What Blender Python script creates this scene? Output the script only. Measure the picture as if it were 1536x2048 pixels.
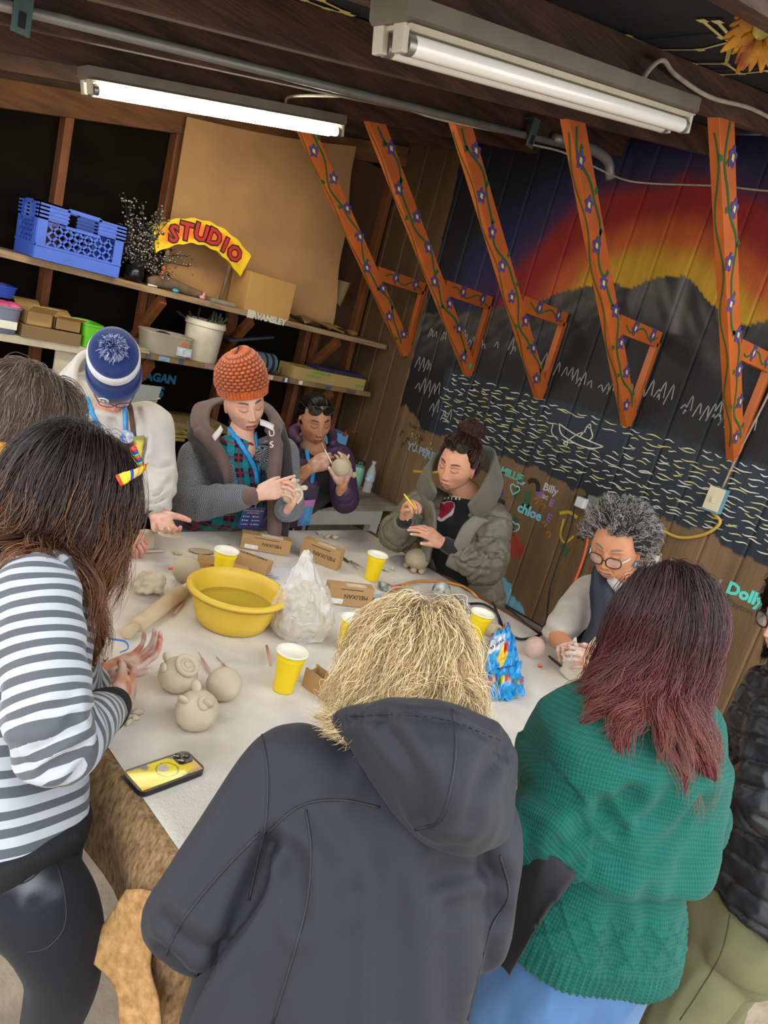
import bpy, bmesh, math, random
import numpy as np
from mathutils import Vector, Matrix, noise as mnoise
from mathutils.bvhtree import BVHTree

for _o in list(bpy.data.objects):
    bpy.data.objects.remove(_o, do_unlink=True)
SC = bpy.context.scene
COL = SC.collection

# ------------------------------------------------------------------ camera
FPX = 1420.0                       # focal length in pixels of the 1536x2048 frame
CH = 1.95                          # camera height
def _unit(v):
    v = np.array(v, float)
    return v / np.linalg.norm(v)
_up = -_unit((-1481.0, 5332.0, FPX))
_ax = _unit((1432.0, 20.0, FPX))
_ax = _unit(_ax - _up * (_ax @ _up))
_ay = np.cross(_up, _ax)
RW = np.array([_ax, _ay, _up])     # camera (right, down, forward) -> world
CAMP = np.array([0.0, 0.0, CH])
cam_data = bpy.data.cameras.new('camera')
cam = bpy.data.objects.new('camera', cam_data)
COL.objects.link(cam)
cam_data.sensor_fit = 'VERTICAL'
cam_data.sensor_height = 36.0
cam_data.lens = FPX / 2048.0 * 36.0
cam_data.clip_start = 0.02
_cx, _cy, _cz = RW @ np.array([1, 0, 0]), RW @ np.array([0, -1, 0]), RW @ np.array([0, 0, -1])
cam.matrix_world = Matrix(((_cx[0], _cy[0], _cz[0], 0), (_cx[1], _cy[1], _cz[1], 0), (_cx[2], _cy[2], _cz[2], CH), (0, 0, 0, 1)))
SC.camera = cam

# ------------------------------------------------------------------ world, exposure
world = bpy.data.worlds.new('overcast_sky')
SC.world = world
world.use_nodes = True
_bg = world.node_tree.nodes['Background']
_bg.inputs[0].default_value = (0.93, 0.97, 1.0, 1)
_bg.inputs[1].default_value = 1.9
SC.view_settings.view_transform = 'Standard'
SC.view_settings.look = 'None'
SC.view_settings.gamma = 1.0
SC.view_settings.use_curve_mapping = False
SC.view_settings.exposure = 0.74

# ------------------------------------------------------------------ measuring helpers
def ray(px, py):
    return RW @ np.array([px - 768.0, py - 1024.0, FPX])
def D(px, py, d):                  # point seen at pixel, at distance d along the optical axis
    return CAMP + ray(px, py) * d / FPX
def onx(px, py, x):
    r = ray(px, py); return CAMP + r * (x / r[0])
def ony(px, py, y):
    r = ray(px, py); return CAMP + r * (y / r[1])
def onz(px, py, z):
    r = ray(px, py); return CAMP + r * ((z - CH) / r[2])

# ------------------------------------------------------------------ scene-graph helpers
def link(o, parent=None):
    COL.objects.link(o)
    if parent is not None:
        o.parent = parent
    return o
def root_of(p):
    while p.parent is not None:
        p = p.parent
    return p
def tag(o, label, cat, group=None, kind=None):
    o['label'] = label
    if cat: o['category'] = cat
    if group: o['group'] = group
    if kind: o['kind'] = kind
    return o
def thing(name, label, cat, loc, group=None):
    o = bpy.data.objects.new(name, None)
    o.empty_display_size = 0.05
    o.location = tuple(float(c) for c in loc)
    link(o)
    return tag(o, label, cat, group)
def copy_tree(o, loc=None, parent=None, label=None):
    c = o.copy(); link(c, parent)
    if loc is not None: c.location = loc
    if label: c['label'] = label
    for ch in list(o.children):
        copy_tree(ch, parent=c)
    return c

# ------------------------------------------------------------------ mesh collecting
def nrm(v):
    v = np.asarray(v, float)
    n = np.linalg.norm(v)
    return v / n if n > 1e-12 else np.array([0, 0, 1.0])
class MB:
    def __init__(s):
        s.v = []; s.f = []; s.n = 0
    def add(s, v, f):
        v = np.asarray(v, float).reshape(-1, 3)
        s.v.append(v)
        k = s.n
        s.f.extend([tuple(int(i) + k for i in q) for q in f])
        s.n += len(v)
        return s
    def verts(s):
        return np.concatenate(s.v) if s.v else np.zeros((0, 3))
    def box(s, c, size, ax=None, bev=0.0):
        """box at centre c; ax = 3 rows of unit axes"""
        ax = np.eye(3) if ax is None else np.asarray(ax, float)
        h = np.asarray(size, float) / 2
        if bev <= 0:
            P = np.array([[x, y, z] for z in (-1, 1) for y in (-1, 1) for x in (-1, 1)]) * h
            F = [(0, 2, 3, 1), (4, 5, 7, 6), (0, 1, 5, 4), (2, 6, 7, 3), (0, 4, 6, 2), (1, 3, 7, 5)]
            return s.add(np.asarray(c) + P @ ax, F)
        bm = bmesh.new(); bmesh.ops.create_cube(bm, size=1.0)
        for q in bm.verts: q.co = Vector((q.co.x * 2 * h[0], q.co.y * 2 * h[1], q.co.z * 2 * h[2]))
        bmesh.ops.bevel(bm, geom=list(bm.edges), offset=bev, segments=2, affect='EDGES', profile=0.6)
        P = np.array([q.co[:] for q in bm.verts]); F = [[w.index for w in q.verts] for q in bm.faces]
        bm.free()
        return s.add(np.asarray(c) + P @ ax, F)
    def bar(s, p0, p1, w, h, up=(0, 0, 1), bev=0.0):
        """beam from p0 to p1, width w sideways, h along up"""
        p0 = np.asarray(p0, float); p1 = np.asarray(p1, float)
        a = nrm(p1 - p0); b = nrm(np.cross(up, a)); c = np.cross(a, b)
        return s.box((p0 + p1) / 2, (np.linalg.norm(p1 - p0), w, h), (a, b, c), bev)
    def tube(s, pts, r, n=8, closed=False, cap=True, flat=None, upv=None):
        """tube along pts; r scalar or list; flat = (sx, sy) section scale"""
        P = np.asarray(pts, float); m = len(P)
        R = np.full(m, r, float) if np.isscalar(r) else np.asarray(r, float)
        if closed:
            T = np.roll(P, -1, 0) - np.roll(P, 1, 0)
        else:
            T = np.gradient(P, axis=0)
        T /= np.maximum(np.linalg.norm(T, axis=1, keepdims=True), 1e-9)
        u = np.asarray(upv, float) if upv is not None else (np.array([0, 0, 1.0]) if abs(T[0][2]) < .9 else np.array([1.0, 0, 0]))
        a = np.linspace(0, 2 * np.pi, n, endpoint=False)
        ca, sa = np.cos(a), np.sin(a)
        if flat is not None: ca = ca * flat[0]; sa = sa * flat[1]
        V = []
        for i in range(m):
            if upv is not None: u = np.asarray(upv, float)
            b = nrm(np.cross(T[i], u)); c = np.cross(b, T[i]); 
            if upv is None: u = c
            V.append(P[i] + R[i] * (np.outer(ca, b) + np.outer(sa, c)))
        V = np.concatenate(V); F = []
        k = m if closed else m - 1
        for i in range(k):
            j = (i + 1) % m
            for q in range(n):
                F.append((i * n + q, i * n + (q + 1) % n, j * n + (q + 1) % n, j * n + q))
        if not closed and cap:
            F.append(tuple(range(n - 1, -1, -1))); F.append(tuple((m - 1) * n + q for q in range(n)))
        return s.add(V, F)
    def rings(s, rings, cap=True, closed=False):
        m, n = len(rings), len(rings[0])
        F = []
        for i in range(m if closed else m - 1):
            j = (i + 1) % m
            for q in range(n):
                F.append((i * n + q, i * n + (q + 1) % n, j * n + (q + 1) % n, j * n + q))
        if cap and not closed:
            F.append(tuple(range(n - 1, -1, -1))); F.append(tuple((m - 1) * n + q for q in range(n)))
        return s.add(np.concatenate([np.asarray(r) for r in rings]), F)
    def lathe(s, c, prof, n=32, ax=None, sx=1.0, sy=1.0, cap=True):
        """prof: list of (radius, height)"""
        ax = np.eye(3) if ax is None else np.asarray(ax, float)
        a = np.linspace(0, 2 * np.pi, n, endpoint=False)
        R = []
        for r, z in prof:
            q = np.stack([np.cos(a) * r * sx, np.sin(a) * r * sy, np.full(n, z)], 1)
            R.append(np.asarray(c) + q @ ax)
        return s.rings(R, cap=cap)
    def blob(s, c, rad, ax=None, nu=20, nv=14, fn=None):
        ax = np.eye(3) if ax is None else np.asarray(ax, float)
        u = np.linspace(0, 2 * np.pi, nu, endpoint=False); v = np.linspace(0.06, np.pi - 0.06, nv)
        R = []
        for t in v:
            q = np.stack([np.sin(t) * np.cos(u), np.sin(t) * np.sin(u), np.full(nu, np.cos(t))], 1)
            if fn is not None: q = q * fn(q)[:, None]
            R.append(np.asarray(c) + (q * np.asarray(rad)) @ ax)
        return s.rings(R[::-1])
    def prism(s, poly, c, ax, depth):
        """poly 2-D outline on axes ax[0], ax[1]; extruded along ax[2] by depth"""
        ax = np.asarray(ax, float); P = np.asarray(poly, float); n = len(P)
        A = np.asarray(c) + P[:, :1] * ax[0] + P[:, 1:2] * ax[1]
        B = A + ax[2] * depth
        F = [tuple(range(n - 1, -1, -1)), tuple(range(n, 2 * n))]
        F += [(i, (i + 1) % n, n + (i + 1) % n, n + i) for i in range(n)]
        return s.add(np.concatenate([A, B]), F)
    def grid(s, fn, nu, nv):
        """fn(u, v) -> point arrays for u, v in [0, 1]"""
        u, v = np.meshgrid(np.linspace(0, 1, nu), np.linspace(0, 1, nv), indexing='ij')
        P = fn(u.ravel(), v.ravel())
        F = [(i * nv + j, (i + 1) * nv + j, (i + 1) * nv + j + 1, i * nv + j + 1) for i in range(nu - 1) for j in range(nv - 1)]
        return s.add(P, F)
def mesh_from(name, V, F, mat=None, smooth=True, col=None, attrs=None):
    me = bpy.data.meshes.new(name)
    me.from_pydata([tuple(p) for p in np.asarray(V, float)], [], [tuple(q) for q in F])
    if smooth: me.polygons.foreach_set('use_smooth', np.ones(len(me.polygons), bool))
    if col is not None:
        a = me.color_attributes.new('Col', 'FLOAT_COLOR', 'POINT')
        c = np.ones((len(V), 4)); c[:, :3] = col
        a.data.foreach_set('color', c.ravel())
    if attrs:
        for k, arr in attrs.items():
            a = me.attributes.new(k, 'FLOAT', 'POINT'); a.data.foreach_set('value', np.asarray(arr, np.float32))
    if mat is not None: me.materials.append(mat)
    me.update()
    return me
def obj(name, mb, mat, parent=None, smooth=False, col=None, attrs=None, loc=None, angle=None):
    """ONE mesh object out of a collected mesh given in world coordinates"""
    if isinstance(mb, MB): V, F = mb.verts(), mb.f
    else: V, F = np.asarray(mb[0], float), mb[1]
    if parent is not None: base = np.array(root_of(parent).location)
    elif loc is not None: base = np.asarray(loc, float)
    else:
        base = (V.min(0) + V.max(0)) / 2; base[2] = V[:, 2].min()
    me = mesh_from(name, V - base, F, mat, smooth or angle is not None, col, attrs)
    if angle is not None:
        me.set_sharp_from_angle(angle=math.radians(angle))
    o = bpy.data.objects.new(name, me)
    link(o, parent)
    if parent is None: o.location = tuple(base)
    return o
def solo(name, mb, mat, label, cat, group=None, **k):
    return tag(obj(name, mb, mat, None, **k), label, cat, group)
def struct(name, mb, mat, **k):
    o = obj(name, mb, mat, None, loc=(0, 0, 0), **k); o['kind'] = 'structure'; return o

# ------------------------------------------------------------------ numeric helpers
def _hash(i, j, k, s):
    h = (i * 374761393 + j * 668265263 + k * 2147483647 + s * 974711) & 0xFFFFFFFF
    h = ((h ^ (h >> 13)) * 1274126177) & 0xFFFFFFFF
    h = ((h ^ (h >> 16)) * 2246822519) & 0xFFFFFFFF
    return ((h ^ (h >> 15)) & 0xFFFFFF) / float(0xFFFFFF)
def vnoise(P, scale=1.0, seed=0):
    """smooth value noise in [-1, 1] at points P"""
    Q = np.asarray(P, float) * scale
    I = np.floor(Q).astype(np.int64); Fr = Q - I
    w = Fr * Fr * Fr * (Fr * (Fr * 6 - 15) + 10)
    r = 0
    for dx in (0, 1):
        for dy in (0, 1):
            for dz in (0, 1):
                wt = (w[:, 0] if dx else 1 - w[:, 0]) * (w[:, 1] if dy else 1 - w[:, 1]) * (w[:, 2] if dz else 1 - w[:, 2])
                r = r + wt * _hash(I[:, 0] + dx, I[:, 1] + dy, I[:, 2] + dz, seed)
    return r * 2 - 1
def fbm(P, scale, seed=0, oct=3):
    r = 0; a = 1.0
    for o in range(oct):
        r = r + a * vnoise(P, scale * 2 ** o, seed + o * 17); a *= .5
    return r / 1.75
def crom(pts, k=6):
    """Catmull-Rom through the points"""
    P = np.asarray(pts, float)
    if len(P) < 3: 
        t = np.linspace(0, 1, k + 1)[:, None]; return P[0] * (1 - t) + P[-1] * t
    Q = np.concatenate([[2 * P[0] - P[1]], P, [2 * P[-1] - P[-2]]])
    out = []
    for i in range(1, len(Q) - 2):
        for t in np.linspace(0, 1, k, endpoint=False):
            a, b, c, d = Q[i - 1], Q[i], Q[i + 1], Q[i + 2]
            out.append(.5 * (2 * b + (c - a) * t + (2 * a - 5 * b + 4 * c - d) * t * t + (3 * b - a - 3 * c + d) * t ** 3))
    out.append(P[-1])
    return np.array(out)
def interp(pts, x):
    P = np.asarray(pts, float)
    return np.interp(x, P[:, 0], P[:, 1])
def sstep(a, b, x):
    t = np.clip((np.asarray(x, float) - a) / (b - a), 0, 1); return t * t * (3 - 2 * t)
def mix(a, b, t):
    t = np.asarray(t, float)
    if t.ndim == 1: t = t[:, None]
    return np.asarray(a) * (1 - t) + np.asarray(b) * t
def srgb(h):
    h = h.lstrip('#'); c = np.array([int(h[i:i + 2], 16) for i in (0, 2, 4)]) / 255.0
    return np.where(c <= .04045, c / 12.92, ((c + .055) / 1.055) ** 2.4)

# ------------------------------------------------------------------ materials
MATS = {}
def mat(name, color='#888888', rough=.6, var=.12, vscale=6.0, bump=0.0, bscale=40.0, metal=0.0, stretch=(1, 1, 1), color2=None,
        attr=False, spec=.5, trans=0.0, alpha=1.0, emit=0.0, sheen=0.0, coat=0.0, detail=5.0, sss=0.0):
    if name in MATS: return MATS[name]
    m = bpy.data.materials.new(name); m.use_nodes = True
    nt = m.node_tree; N = nt.nodes; L = nt.links
    b = N['Principled BSDF']
    b.inputs['Roughness'].default_value = rough
    b.inputs['Metallic'].default_value = metal
    b.inputs['Specular IOR Level'].default_value = spec
    b.inputs['Transmission Weight'].default_value = trans
    b.inputs['Alpha'].default_value = alpha
    b.inputs['Sheen Weight'].default_value = sheen
    b.inputs['Coat Weight'].default_value = coat
    if sss: 
        b.inputs['Subsurface Weight'].default_value = sss
        b.inputs['Subsurface Radius'].default_value = (.012, .005, .003)
        b.inputs['Subsurface Scale'].default_value = 1.0
    tc = N.new('ShaderNodeTexCoord'); mp = N.new('ShaderNodeMapping'); mp.inputs['Scale'].default_value = stretch
    L.new(tc.outputs['Object'], mp.inputs['Vector'])
    nz = N.new('ShaderNodeTexNoise'); nz.inputs['Scale'].default_value = vscale; nz.inputs['Detail'].default_value = detail
    L.new(mp.outputs[0], nz.inputs['Vector'])
    mx = N.new('ShaderNodeMix'); mx.data_type = 'RGBA'
    if attr:
        at = N.new('ShaderNodeAttribute'); at.attribute_name = 'Col'
        hv = N.new('ShaderNodeHueSaturation'); L.new(at.outputs['Color'], hv.inputs['Color'])
        mr = N.new('ShaderNodeMapRange'); mr.inputs['From Min'].default_value = .3; mr.inputs['From Max'].default_value = .7
        mr.inputs['To Min'].default_value = 1 - var; mr.inputs['To Max'].default_value = 1 + var
        L.new(nz.outputs['Fac'], mr.inputs['Value']); L.new(mr.outputs[0], hv.inputs['Value'])
        L.new(hv.outputs[0], b.inputs['Base Color'])
        cout = hv.outputs[0]
    else:
        c = srgb(color) if isinstance(color, str) else np.asarray(color, float)
        if color2 is None: c1, c2 = np.clip(c * (1 - var), 0, 1), np.clip(c * (1 + var), 0, 1)
        else: c1, c2 = c, (srgb(color2) if isinstance(color2, str) else np.asarray(color2, float))
        mx.inputs['A'].default_value = (*c1, 1); mx.inputs['B'].default_value = (*c2, 1)
        rp = N.new('ShaderNodeMapRange'); rp.inputs['From Min'].default_value = .32; rp.inputs['From Max'].default_value = .68
        L.new(nz.outputs['Fac'], rp.inputs['Value']); L.new(rp.outputs[0], mx.inputs['Factor'])
        L.new(mx.outputs['Result'], b.inputs['Base Color'])
        cout = mx.outputs['Result']
    if emit > 0:
        L.new(cout, b.inputs['Emission Color']); b.inputs['Emission Strength'].default_value = emit
    if bump > 0:
        n2 = N.new('ShaderNodeTexNoise'); n2.inputs['Scale'].default_value = bscale; n2.inputs['Detail'].default_value = 6
        L.new(mp.outputs[0], n2.inputs['Vector'])
        bp = N.new('ShaderNodeBump'); bp.inputs['Strength'].default_value = bump; bp.inputs['Distance'].default_value = .01
        L.new(n2.outputs['Fac'], bp.inputs['Height']); L.new(bp.outputs[0], b.inputs['Normal'])
    MATS[name] = m
    return m
def text_mesh(s, size, origin, xdir, ydir, mat_, parent, name, bold=0.0, depth=.0006, shear=0.0, align='LEFT'):
    """flat lettering lying on a surface"""
    cu = bpy.data.curves.new('lettering', 'FONT'); cu.body = s; cu.size = size; cu.extrude = depth; cu.offset = bold; cu.shear = shear
    cu.align_x = align; cu.resolution_u = 2
    t = bpy.data.objects.new('lettering', cu); COL.objects.link(t)
    dg = bpy.context.evaluated_depsgraph_get(); dg.update()
    me = t.evaluated_get(dg).to_mesh()
    V = np.array([v.co[:] for v in me.vertices]); F = [tuple(p.vertices) for p in me.polygons]
    bpy.data.objects.remove(t, do_unlink=True); bpy.data.curves.remove(cu)
    xd, yd = nrm(xdir), nrm(ydir); zd = np.cross(xd, yd)
    P = np.asarray(origin) + V[:, :1] * xd + V[:, 1:2] * yd + V[:, 2:3] * zd
    return obj(name, (P, F), mat_, parent)
def ribbon(mb, P, w, normal):
    """flat painted stroke of width w along P, lying on a surface with that normal"""
    P = np.asarray(P, float); T = np.gradient(P, axis=0); n = np.asarray(normal, float)
    S = np.cross(T, n); S /= np.maximum(np.linalg.norm(S, axis=1, keepdims=True), 1e-9)
    W = (np.full(len(P), w) if np.isscalar(w) else np.asarray(w))[:, None] / 2
    V = np.concatenate([P - S * W, P + S * W]); m = len(P)
    mb.add(V, [(i, m + i, m + i + 1, i + 1) for i in range(m - 1)])
# ================================================================== THE SHED
XW = 3.78            # face of the mural wall
YB = 4.42            # face of the dark back wall
def zr(x):           # underside of the sloping rafters
    return 2.315 + .23 * x
M_dirt = mat('trodden_dirt', '#9b8975', .95, .25, 5, .7, 22, color2='#b7a78f')
M_rafter = mat('old_stained_timber', '#26140b', .75, .5, 3.0, .4, 12, stretch=(1, 9, 9), color2='#553421')
M_deckm = mat('dark_painted_deck', '#191e27', .8, .3, 5, .25, 30, stretch=(6, 1, 6))
M_stud = mat('stud_timber', '#764420', .75, .3, 4, .2, 20, stretch=(8, 8, 1))
M_felt = mat('black_building_felt', '#100b06', .85, .5, 3, .5, 7, stretch=(1, 1, 2.5), spec=.1)
M_ply = mat('bare_plywood', '#4a3018', .8, .2, 3, .15, 20, stretch=(3, 3, .6))
M_shelf = mat('shelf_timber', '#7d6044', .8, .25, 5, .3, 25, stretch=(1, 8, 8), color2='#a38a68')
M_brace = mat('orange_stain', '#7a441c', .7, .25, 5, .15, 20, stretch=(1, 4, 4))
M_conc = mat('worn_concrete', '#77716a', .9, .2, 8, .4, 40)
M_mural = mat('wall_paint', attr=True, rough=.62, var=.14, vscale=3.0, bump=.22, bscale=14, stretch=(1, 7, .5))
# ground
def _g(u, v):
    x = -9 + 20 * u; y = -9 + 18 * v
    P = np.stack([x, y, np.zeros_like(x)], 1)
    P[:, 2] = .012 * vnoise(P, 1.7) + .006 * vnoise(P, 7, 3) - .018
    return P
struct('floor', MB().grid(_g, 160, 150), M_dirt, smooth=True)
# roof deck, one board after another, running across the rafters
ceil = bpy.data.objects.new('ceiling', None); link(ceil); ceil['kind'] = 'structure'
RH = .115
_k = 0
for i in range(27):
    x0 = .20 + i * .139
    sl = nrm((1, 0, .23)); nn = nrm((-.23, 0, 1))
    mbp = MB().box((x0 + .069, 2.5, zr(x0 + .069) + RH + .012 + .002 * (i % 3)), (.1385, 3.9, .02), (sl, (0, 1, 0), nn))
    obj('plank', mbp, M_deckm, ceil)
RY = [.72, 1.327, 1.93, 2.544, 3.14, 3.77, 4.36]
for y in RY:
    mb = MB().bar((.18, y, zr(.18) + RH / 2), (3.95, y, zr(3.95) + RH / 2), .046, RH, bev=.004)
    struct('rafter', mb, M_rafter)
# back wall: felt between studs, a plate following the roof
mb = MB()
def _felt(u, v):
    x = .1 + 3.7 * u; z = -.06 + v * (zr(x) + RH + .06)
    P = np.stack([x, np.full_like(x, YB), z], 1)
    P[:, 1] += .02 * vnoise(P * np.array([1, 1, .6]), 2.2, 5) + .008 * vnoise(P, 9, 6)
    return P
wb = struct('wall_back', MB().grid(_felt, 90, 60), M_felt, smooth=True)
for x in (.24, .84, 1.44, 2.05, 2.65, 3.28, 3.72):
    obj('stud', MB().bar((x, YB - .06, 0), (x, YB - .06, zr(x)), .045, .09, up=(0, 1, 0), bev=.003), M_stud, wb)
obj('wall_plate', MB().bar((.1, YB - .075, zr(.1) - .05), (3.78, YB - .075, zr(3.78) - .05), .10, .13, bev=.004), mat('plate_timber', '#66401f', .8, .35, 4, .3, 16, stretch=(1, 8, 8)), wb)
obj('plywood_infill', MB().box((3.53, YB - .03, 1.5), (.50, .012, 3.0)), M_ply, wb)
# mural wall: grooved siding, a board between each two grooves
MT = np.array([(1.42 - 3, 2.35), (.9, 2.38), (1.2, 2.47), (1.42, 2.44), (1.54, 2.41), (1.61, 2.43), (1.76, 2.51), (1.85, 2.57), (1.92, 2.6), (2.05, 2.57), (2.13, 2.53), (2.2, 2.48), (2.3, 2.51), (2.39, 2.49), (2.65, 2.4), (2.81, 2.31), (3.05, 2.25), (3.39, 2.14), (3.9, 2.06)])
def mural(y, z):
    P = np.stack([np.zeros_like(y), y, z], 1)
    n1 = vnoise(P, 3, 1); n2 = vnoise(P, 14, 2); n3 = fbm(P * np.array([1, 1, .25]), 9, 3)
    c_navy = srgb('#0c1018'); c_blue = srgb('#20204a'); c_purp = srgb('#3a2248'); c_red = srgb('#86110b'); c_or = srgb('#b04e10'); c_yel = srgb('#b88b12')
    # sunset: bands of an arch round a centre low behind the peaks
    d = np.sqrt(((y - 2.05) / 1.28) ** 2 + ((z - 2.22) / .98) ** 2) + .05 * n1 + .05 * n3
    d = np.where(y < 2.05, np.sqrt(((y - 2.05) / 1.5) ** 2 + ((z - 2.22) / .98) ** 2) + .05 * n1 + .05 * n3, d)
    C = np.tile(c_yel, (len(y), 1))
    for a, b, c in ((.42, .56, c_or), (.56, .70, c_red), (.78, .90, c_purp), (.88, 1.0, c_blue), (1.0, 1.25, c_navy)):
        C = mix(C, c, sstep(a, b, d))
    # mountains
    mz = np.interp(y, MT[:, 0], MT[:, 1]) + .008 * n2
    st1 = vnoise(np.stack([0 * y, (y * .8 + z * .9) * 14, (z - y) * 3], 1), 1.6, 5); st2 = vnoise(np.stack([0 * y, (y * .9 - z * .7) * 14, (z + y) * 3], 1), 1.6, 6); up_ = sstep(-.42, -.02, z - mz)
    lit = np.clip(.06 + .75 * np.exp(-((y - 1.915 + .18 * (2.6 - z)) / .035) ** 2) * (z > 2.3) + (.42 * np.clip(np.where(y > 2.2, st1, st2) + .35, 0, 1) + .12 * (n2 > .3)) * up_, 0, 1)
    rock = mix(srgb('#0c0c0d'), srgb('#6e6963'), lit)
    rock = mix(rock, srgb('#0a0a0c'), np.exp(-((y - 2.22) / .03) ** 2) * up_ * .8)
    rock = mix(rock, srgb('#0b0a0b'), sstep(-.22, -.45, z - mz))
    C = np.where((z < mz)[:, None], rock, C)
    # water
    C = np.where(((z < 1.78 + .01 * n2) & (y < 3.36 + .02 * n2))[:, None], mix(srgb('#10161d'), srgb('#1a2632'), np.clip(.5 + .6 * n1, 0, 1)), C)
    # bare siding below and beyond
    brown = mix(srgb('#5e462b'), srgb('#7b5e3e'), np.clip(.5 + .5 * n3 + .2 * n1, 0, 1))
    brown = np.where((y > 3.66)[:, None], brown * np.array([.62, .58, .50]), brown)  # stretch by the corner: its shade is painted into the siding brown
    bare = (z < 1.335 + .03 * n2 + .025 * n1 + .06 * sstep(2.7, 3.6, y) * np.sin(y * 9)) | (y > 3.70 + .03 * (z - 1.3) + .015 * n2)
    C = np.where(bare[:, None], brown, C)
    # old splash of light-blue paint by the ledge
    sp = (z < .66 - .33 * np.abs(y - 2.42) / .42 * (y < 2.42) - .16 * np.abs(y - 2.42) * (y > 2.42) + .05 * n2) & (y > 1.98) & (y < 2.9) & (z > .47)
    sp |= (z < .60 + .05 * n2) & (y > 2.3) & (y < 2.75) & (z > .47)
    C = np.where(sp[:, None], srgb('#6fa8c4'), C)
    for (py, pz, r, c) in ((2.38, .84, .075, '#a01c1c'), (2.48, .80, .05, '#8c2018'), (2.53, .86, .035, '#c06a20'), (2.52, .78, .03, '#263a78'), (2.62, 1.12, .045, '#2c3a80'), (2.56, 1.05, .03, '#2a3a7a'), (2.50, 1.17, .05, '#2b5a2c'), (2.45, .99, .03, '#2f4a30'), (2.64, .98, .03, '#86b8cc'), (3.24, 1.08, .04, '#8c2a20'), (2.06, .95, .025, '#1f4a3c'), (2.31, 1.22, .03, '#8a5a9a')):
        q = np.sqrt((y - py) ** 2 + (z - pz) ** 2) + .02 * n2 + .02 * vnoise(P, 30, 9)
        C = mix(C, srgb(c), sstep(r, r * .6, q) * .8)
    return C
wr = bpy.data.objects.new('wall_right', None); link(wr); wr['kind'] = 'structure'
yb = np.arange(2.105 - .2 * 12, 4.5, .2)
for a in yb:
    b = min(a + .2, YB + .02)
    if b - a < .03: continue
    ny = 17 if a > -.2 else 3
    ys = np.concatenate([[a], np.linspace(a + .006, b - .006, ny), [b]])
    zt = zr(XW) + RH
    zs = np.linspace(.46, zt, 210 if a > -.2 else 6)
    yy, zz = np.meshgrid(ys, zs, indexing='ij')
    xx = np.full_like(yy, XW); xx[0] += .006; xx[-1] += .006
    V = np.stack([xx.ravel(), yy.ravel(), zz.ravel()], 1)
    nv = len(zs)
    F = [(i * nv + j, i * nv + j + 1, (i + 1) * nv + j + 1, (i + 1) * nv + j) for i in range(len(ys) - 1) for j in range(nv - 1)]
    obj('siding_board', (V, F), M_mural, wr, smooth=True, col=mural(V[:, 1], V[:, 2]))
obj('backing', MB().box((XW + .03, 2.1, 1.7), (.03, 4.8, 3.2)), M_felt, wr)
obj('ledge', MB().box((XW - .05, 2.05, .22), (.16, 4.7, .46), bev=.008), M_conc, wr)
# white and yellow brush marks: ripples, tree line, rowing boat
M_chalk = mat('cream_brush_paint', '#cfc8b4', .7, .15, 20)
M_chalky = mat('yellow_brush_paint', '#c9bb7a', .7, .15, 20)
M_chalkg = mat('grey_brush_paint', '#9a9a98', .7, .2, 30)
rng = random.Random(4)
NX = (-1, 0, 0)
w1, w2 = MB(), MB()
z = 1.75
while z > 1.37:
    y = 3.33 + rng.uniform(-.05, .02)
    if z < 1.5: y -= (1.5 - z) * .8
    while y > -.1:
        l = rng.uniform(.04, .10)
        if not (2.0 < y < 2.42 and 1.57 < z < 1.72):
            t = np.linspace(0, 1, 6); ph = rng.uniform(0, 6)
            zz = z + rng.uniform(-.012, .012)
            P = np.stack([np.full(6, XW - .0015), y - l * t, zz + .0045 * np.sin(ph + t * 5)], 1)
            ribbon(w1 if rng.random() < .6 else w2, P, .0056 * np.array([.4, 1, 1.2, 1, .8, .3]), NX)
        y -= l + rng.uniform(.015, .05)
    z -= .026
o = obj('ripple_marks', w1, M_chalk, wr); o['kind'] = 'stuff'
o = obj('yellow_ripple_marks', w2, M_chalky, wr); o['kind'] = 'stuff'
w3 = MB()
def stroke(mb, pts, w, k=5):
    P = crom([(XW - .0018, p[0], p[1]) for p in pts], k); ribbon(mb, P, w, NX)
y = 3.55
for (y0, z0, n, s) in ((3.62, 1.95, 7, .05), (3.35, 1.96, 8, .055), (3.05, 1.98, 8, .06), (2.72, 1.96, 9, .06), (2.42, 1.92, 9, .06), (2.1, 1.92, 9, .065), (1.72, 1.93, 8, .06), (3.66, 1.72, 5, .07), (3.6, 1.55, 5, .08), (3.42, 1.44, 5, .07), (.95, 1.40, 6, .1), (1.5, 1.92, 6, .06)):
    for i in range(n):
        if rng.random() < .22: continue
        h = s * rng.uniform(.6, 1.7); yy = y0 - i * s * .62 + rng.uniform(-.012, .012); z0 = z0 + rng.uniform(-.014, .012)
        stroke(w3, [(yy, z0 + rng.uniform(-.02, .02)), (yy - s * .3, z0 + h), (yy - s * .55, z0 + h * .2)], .006, 3)
o = obj('tree_line_marks', w3, M_chalkg, wr); o['kind'] = 'stuff'
w4 = MB()
stroke(w4, [(2.36, 1.655), (2.32, 1.60), (2.2, 1.575), (2.1, 1.58), (2.03, 1.612)], .007)
stroke(w4, [(2.36, 1.655), (2.28, 1.635), (2.2, 1.622), (2.1, 1.615), (2.03, 1.612)], .007)
stroke(w4, [(2.2, 1.62), (2.18, 1.66), (2.175, 1.69)], .007); stroke(w4, [(2.175, 1.69), (2.16, 1.71), (2.15, 1.69), (2.175, 1.69)], .006)
stroke(w4, [(2.15, 1.69), (2.12, 1.65), (2.13, 1.62)], .007); stroke(w4, [(2.17, 1.66), (2.22, 1.63), (2.27, 1.57)], .006)
stroke(w4, [(2.27, 1.57), (2.29, 1.555), (2.26, 1.55), (2.27, 1.57)], .006); stroke(w4, [(2.40, 1.64), (2.39, 1.59), (2.33, 1.56)], .005)
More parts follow.
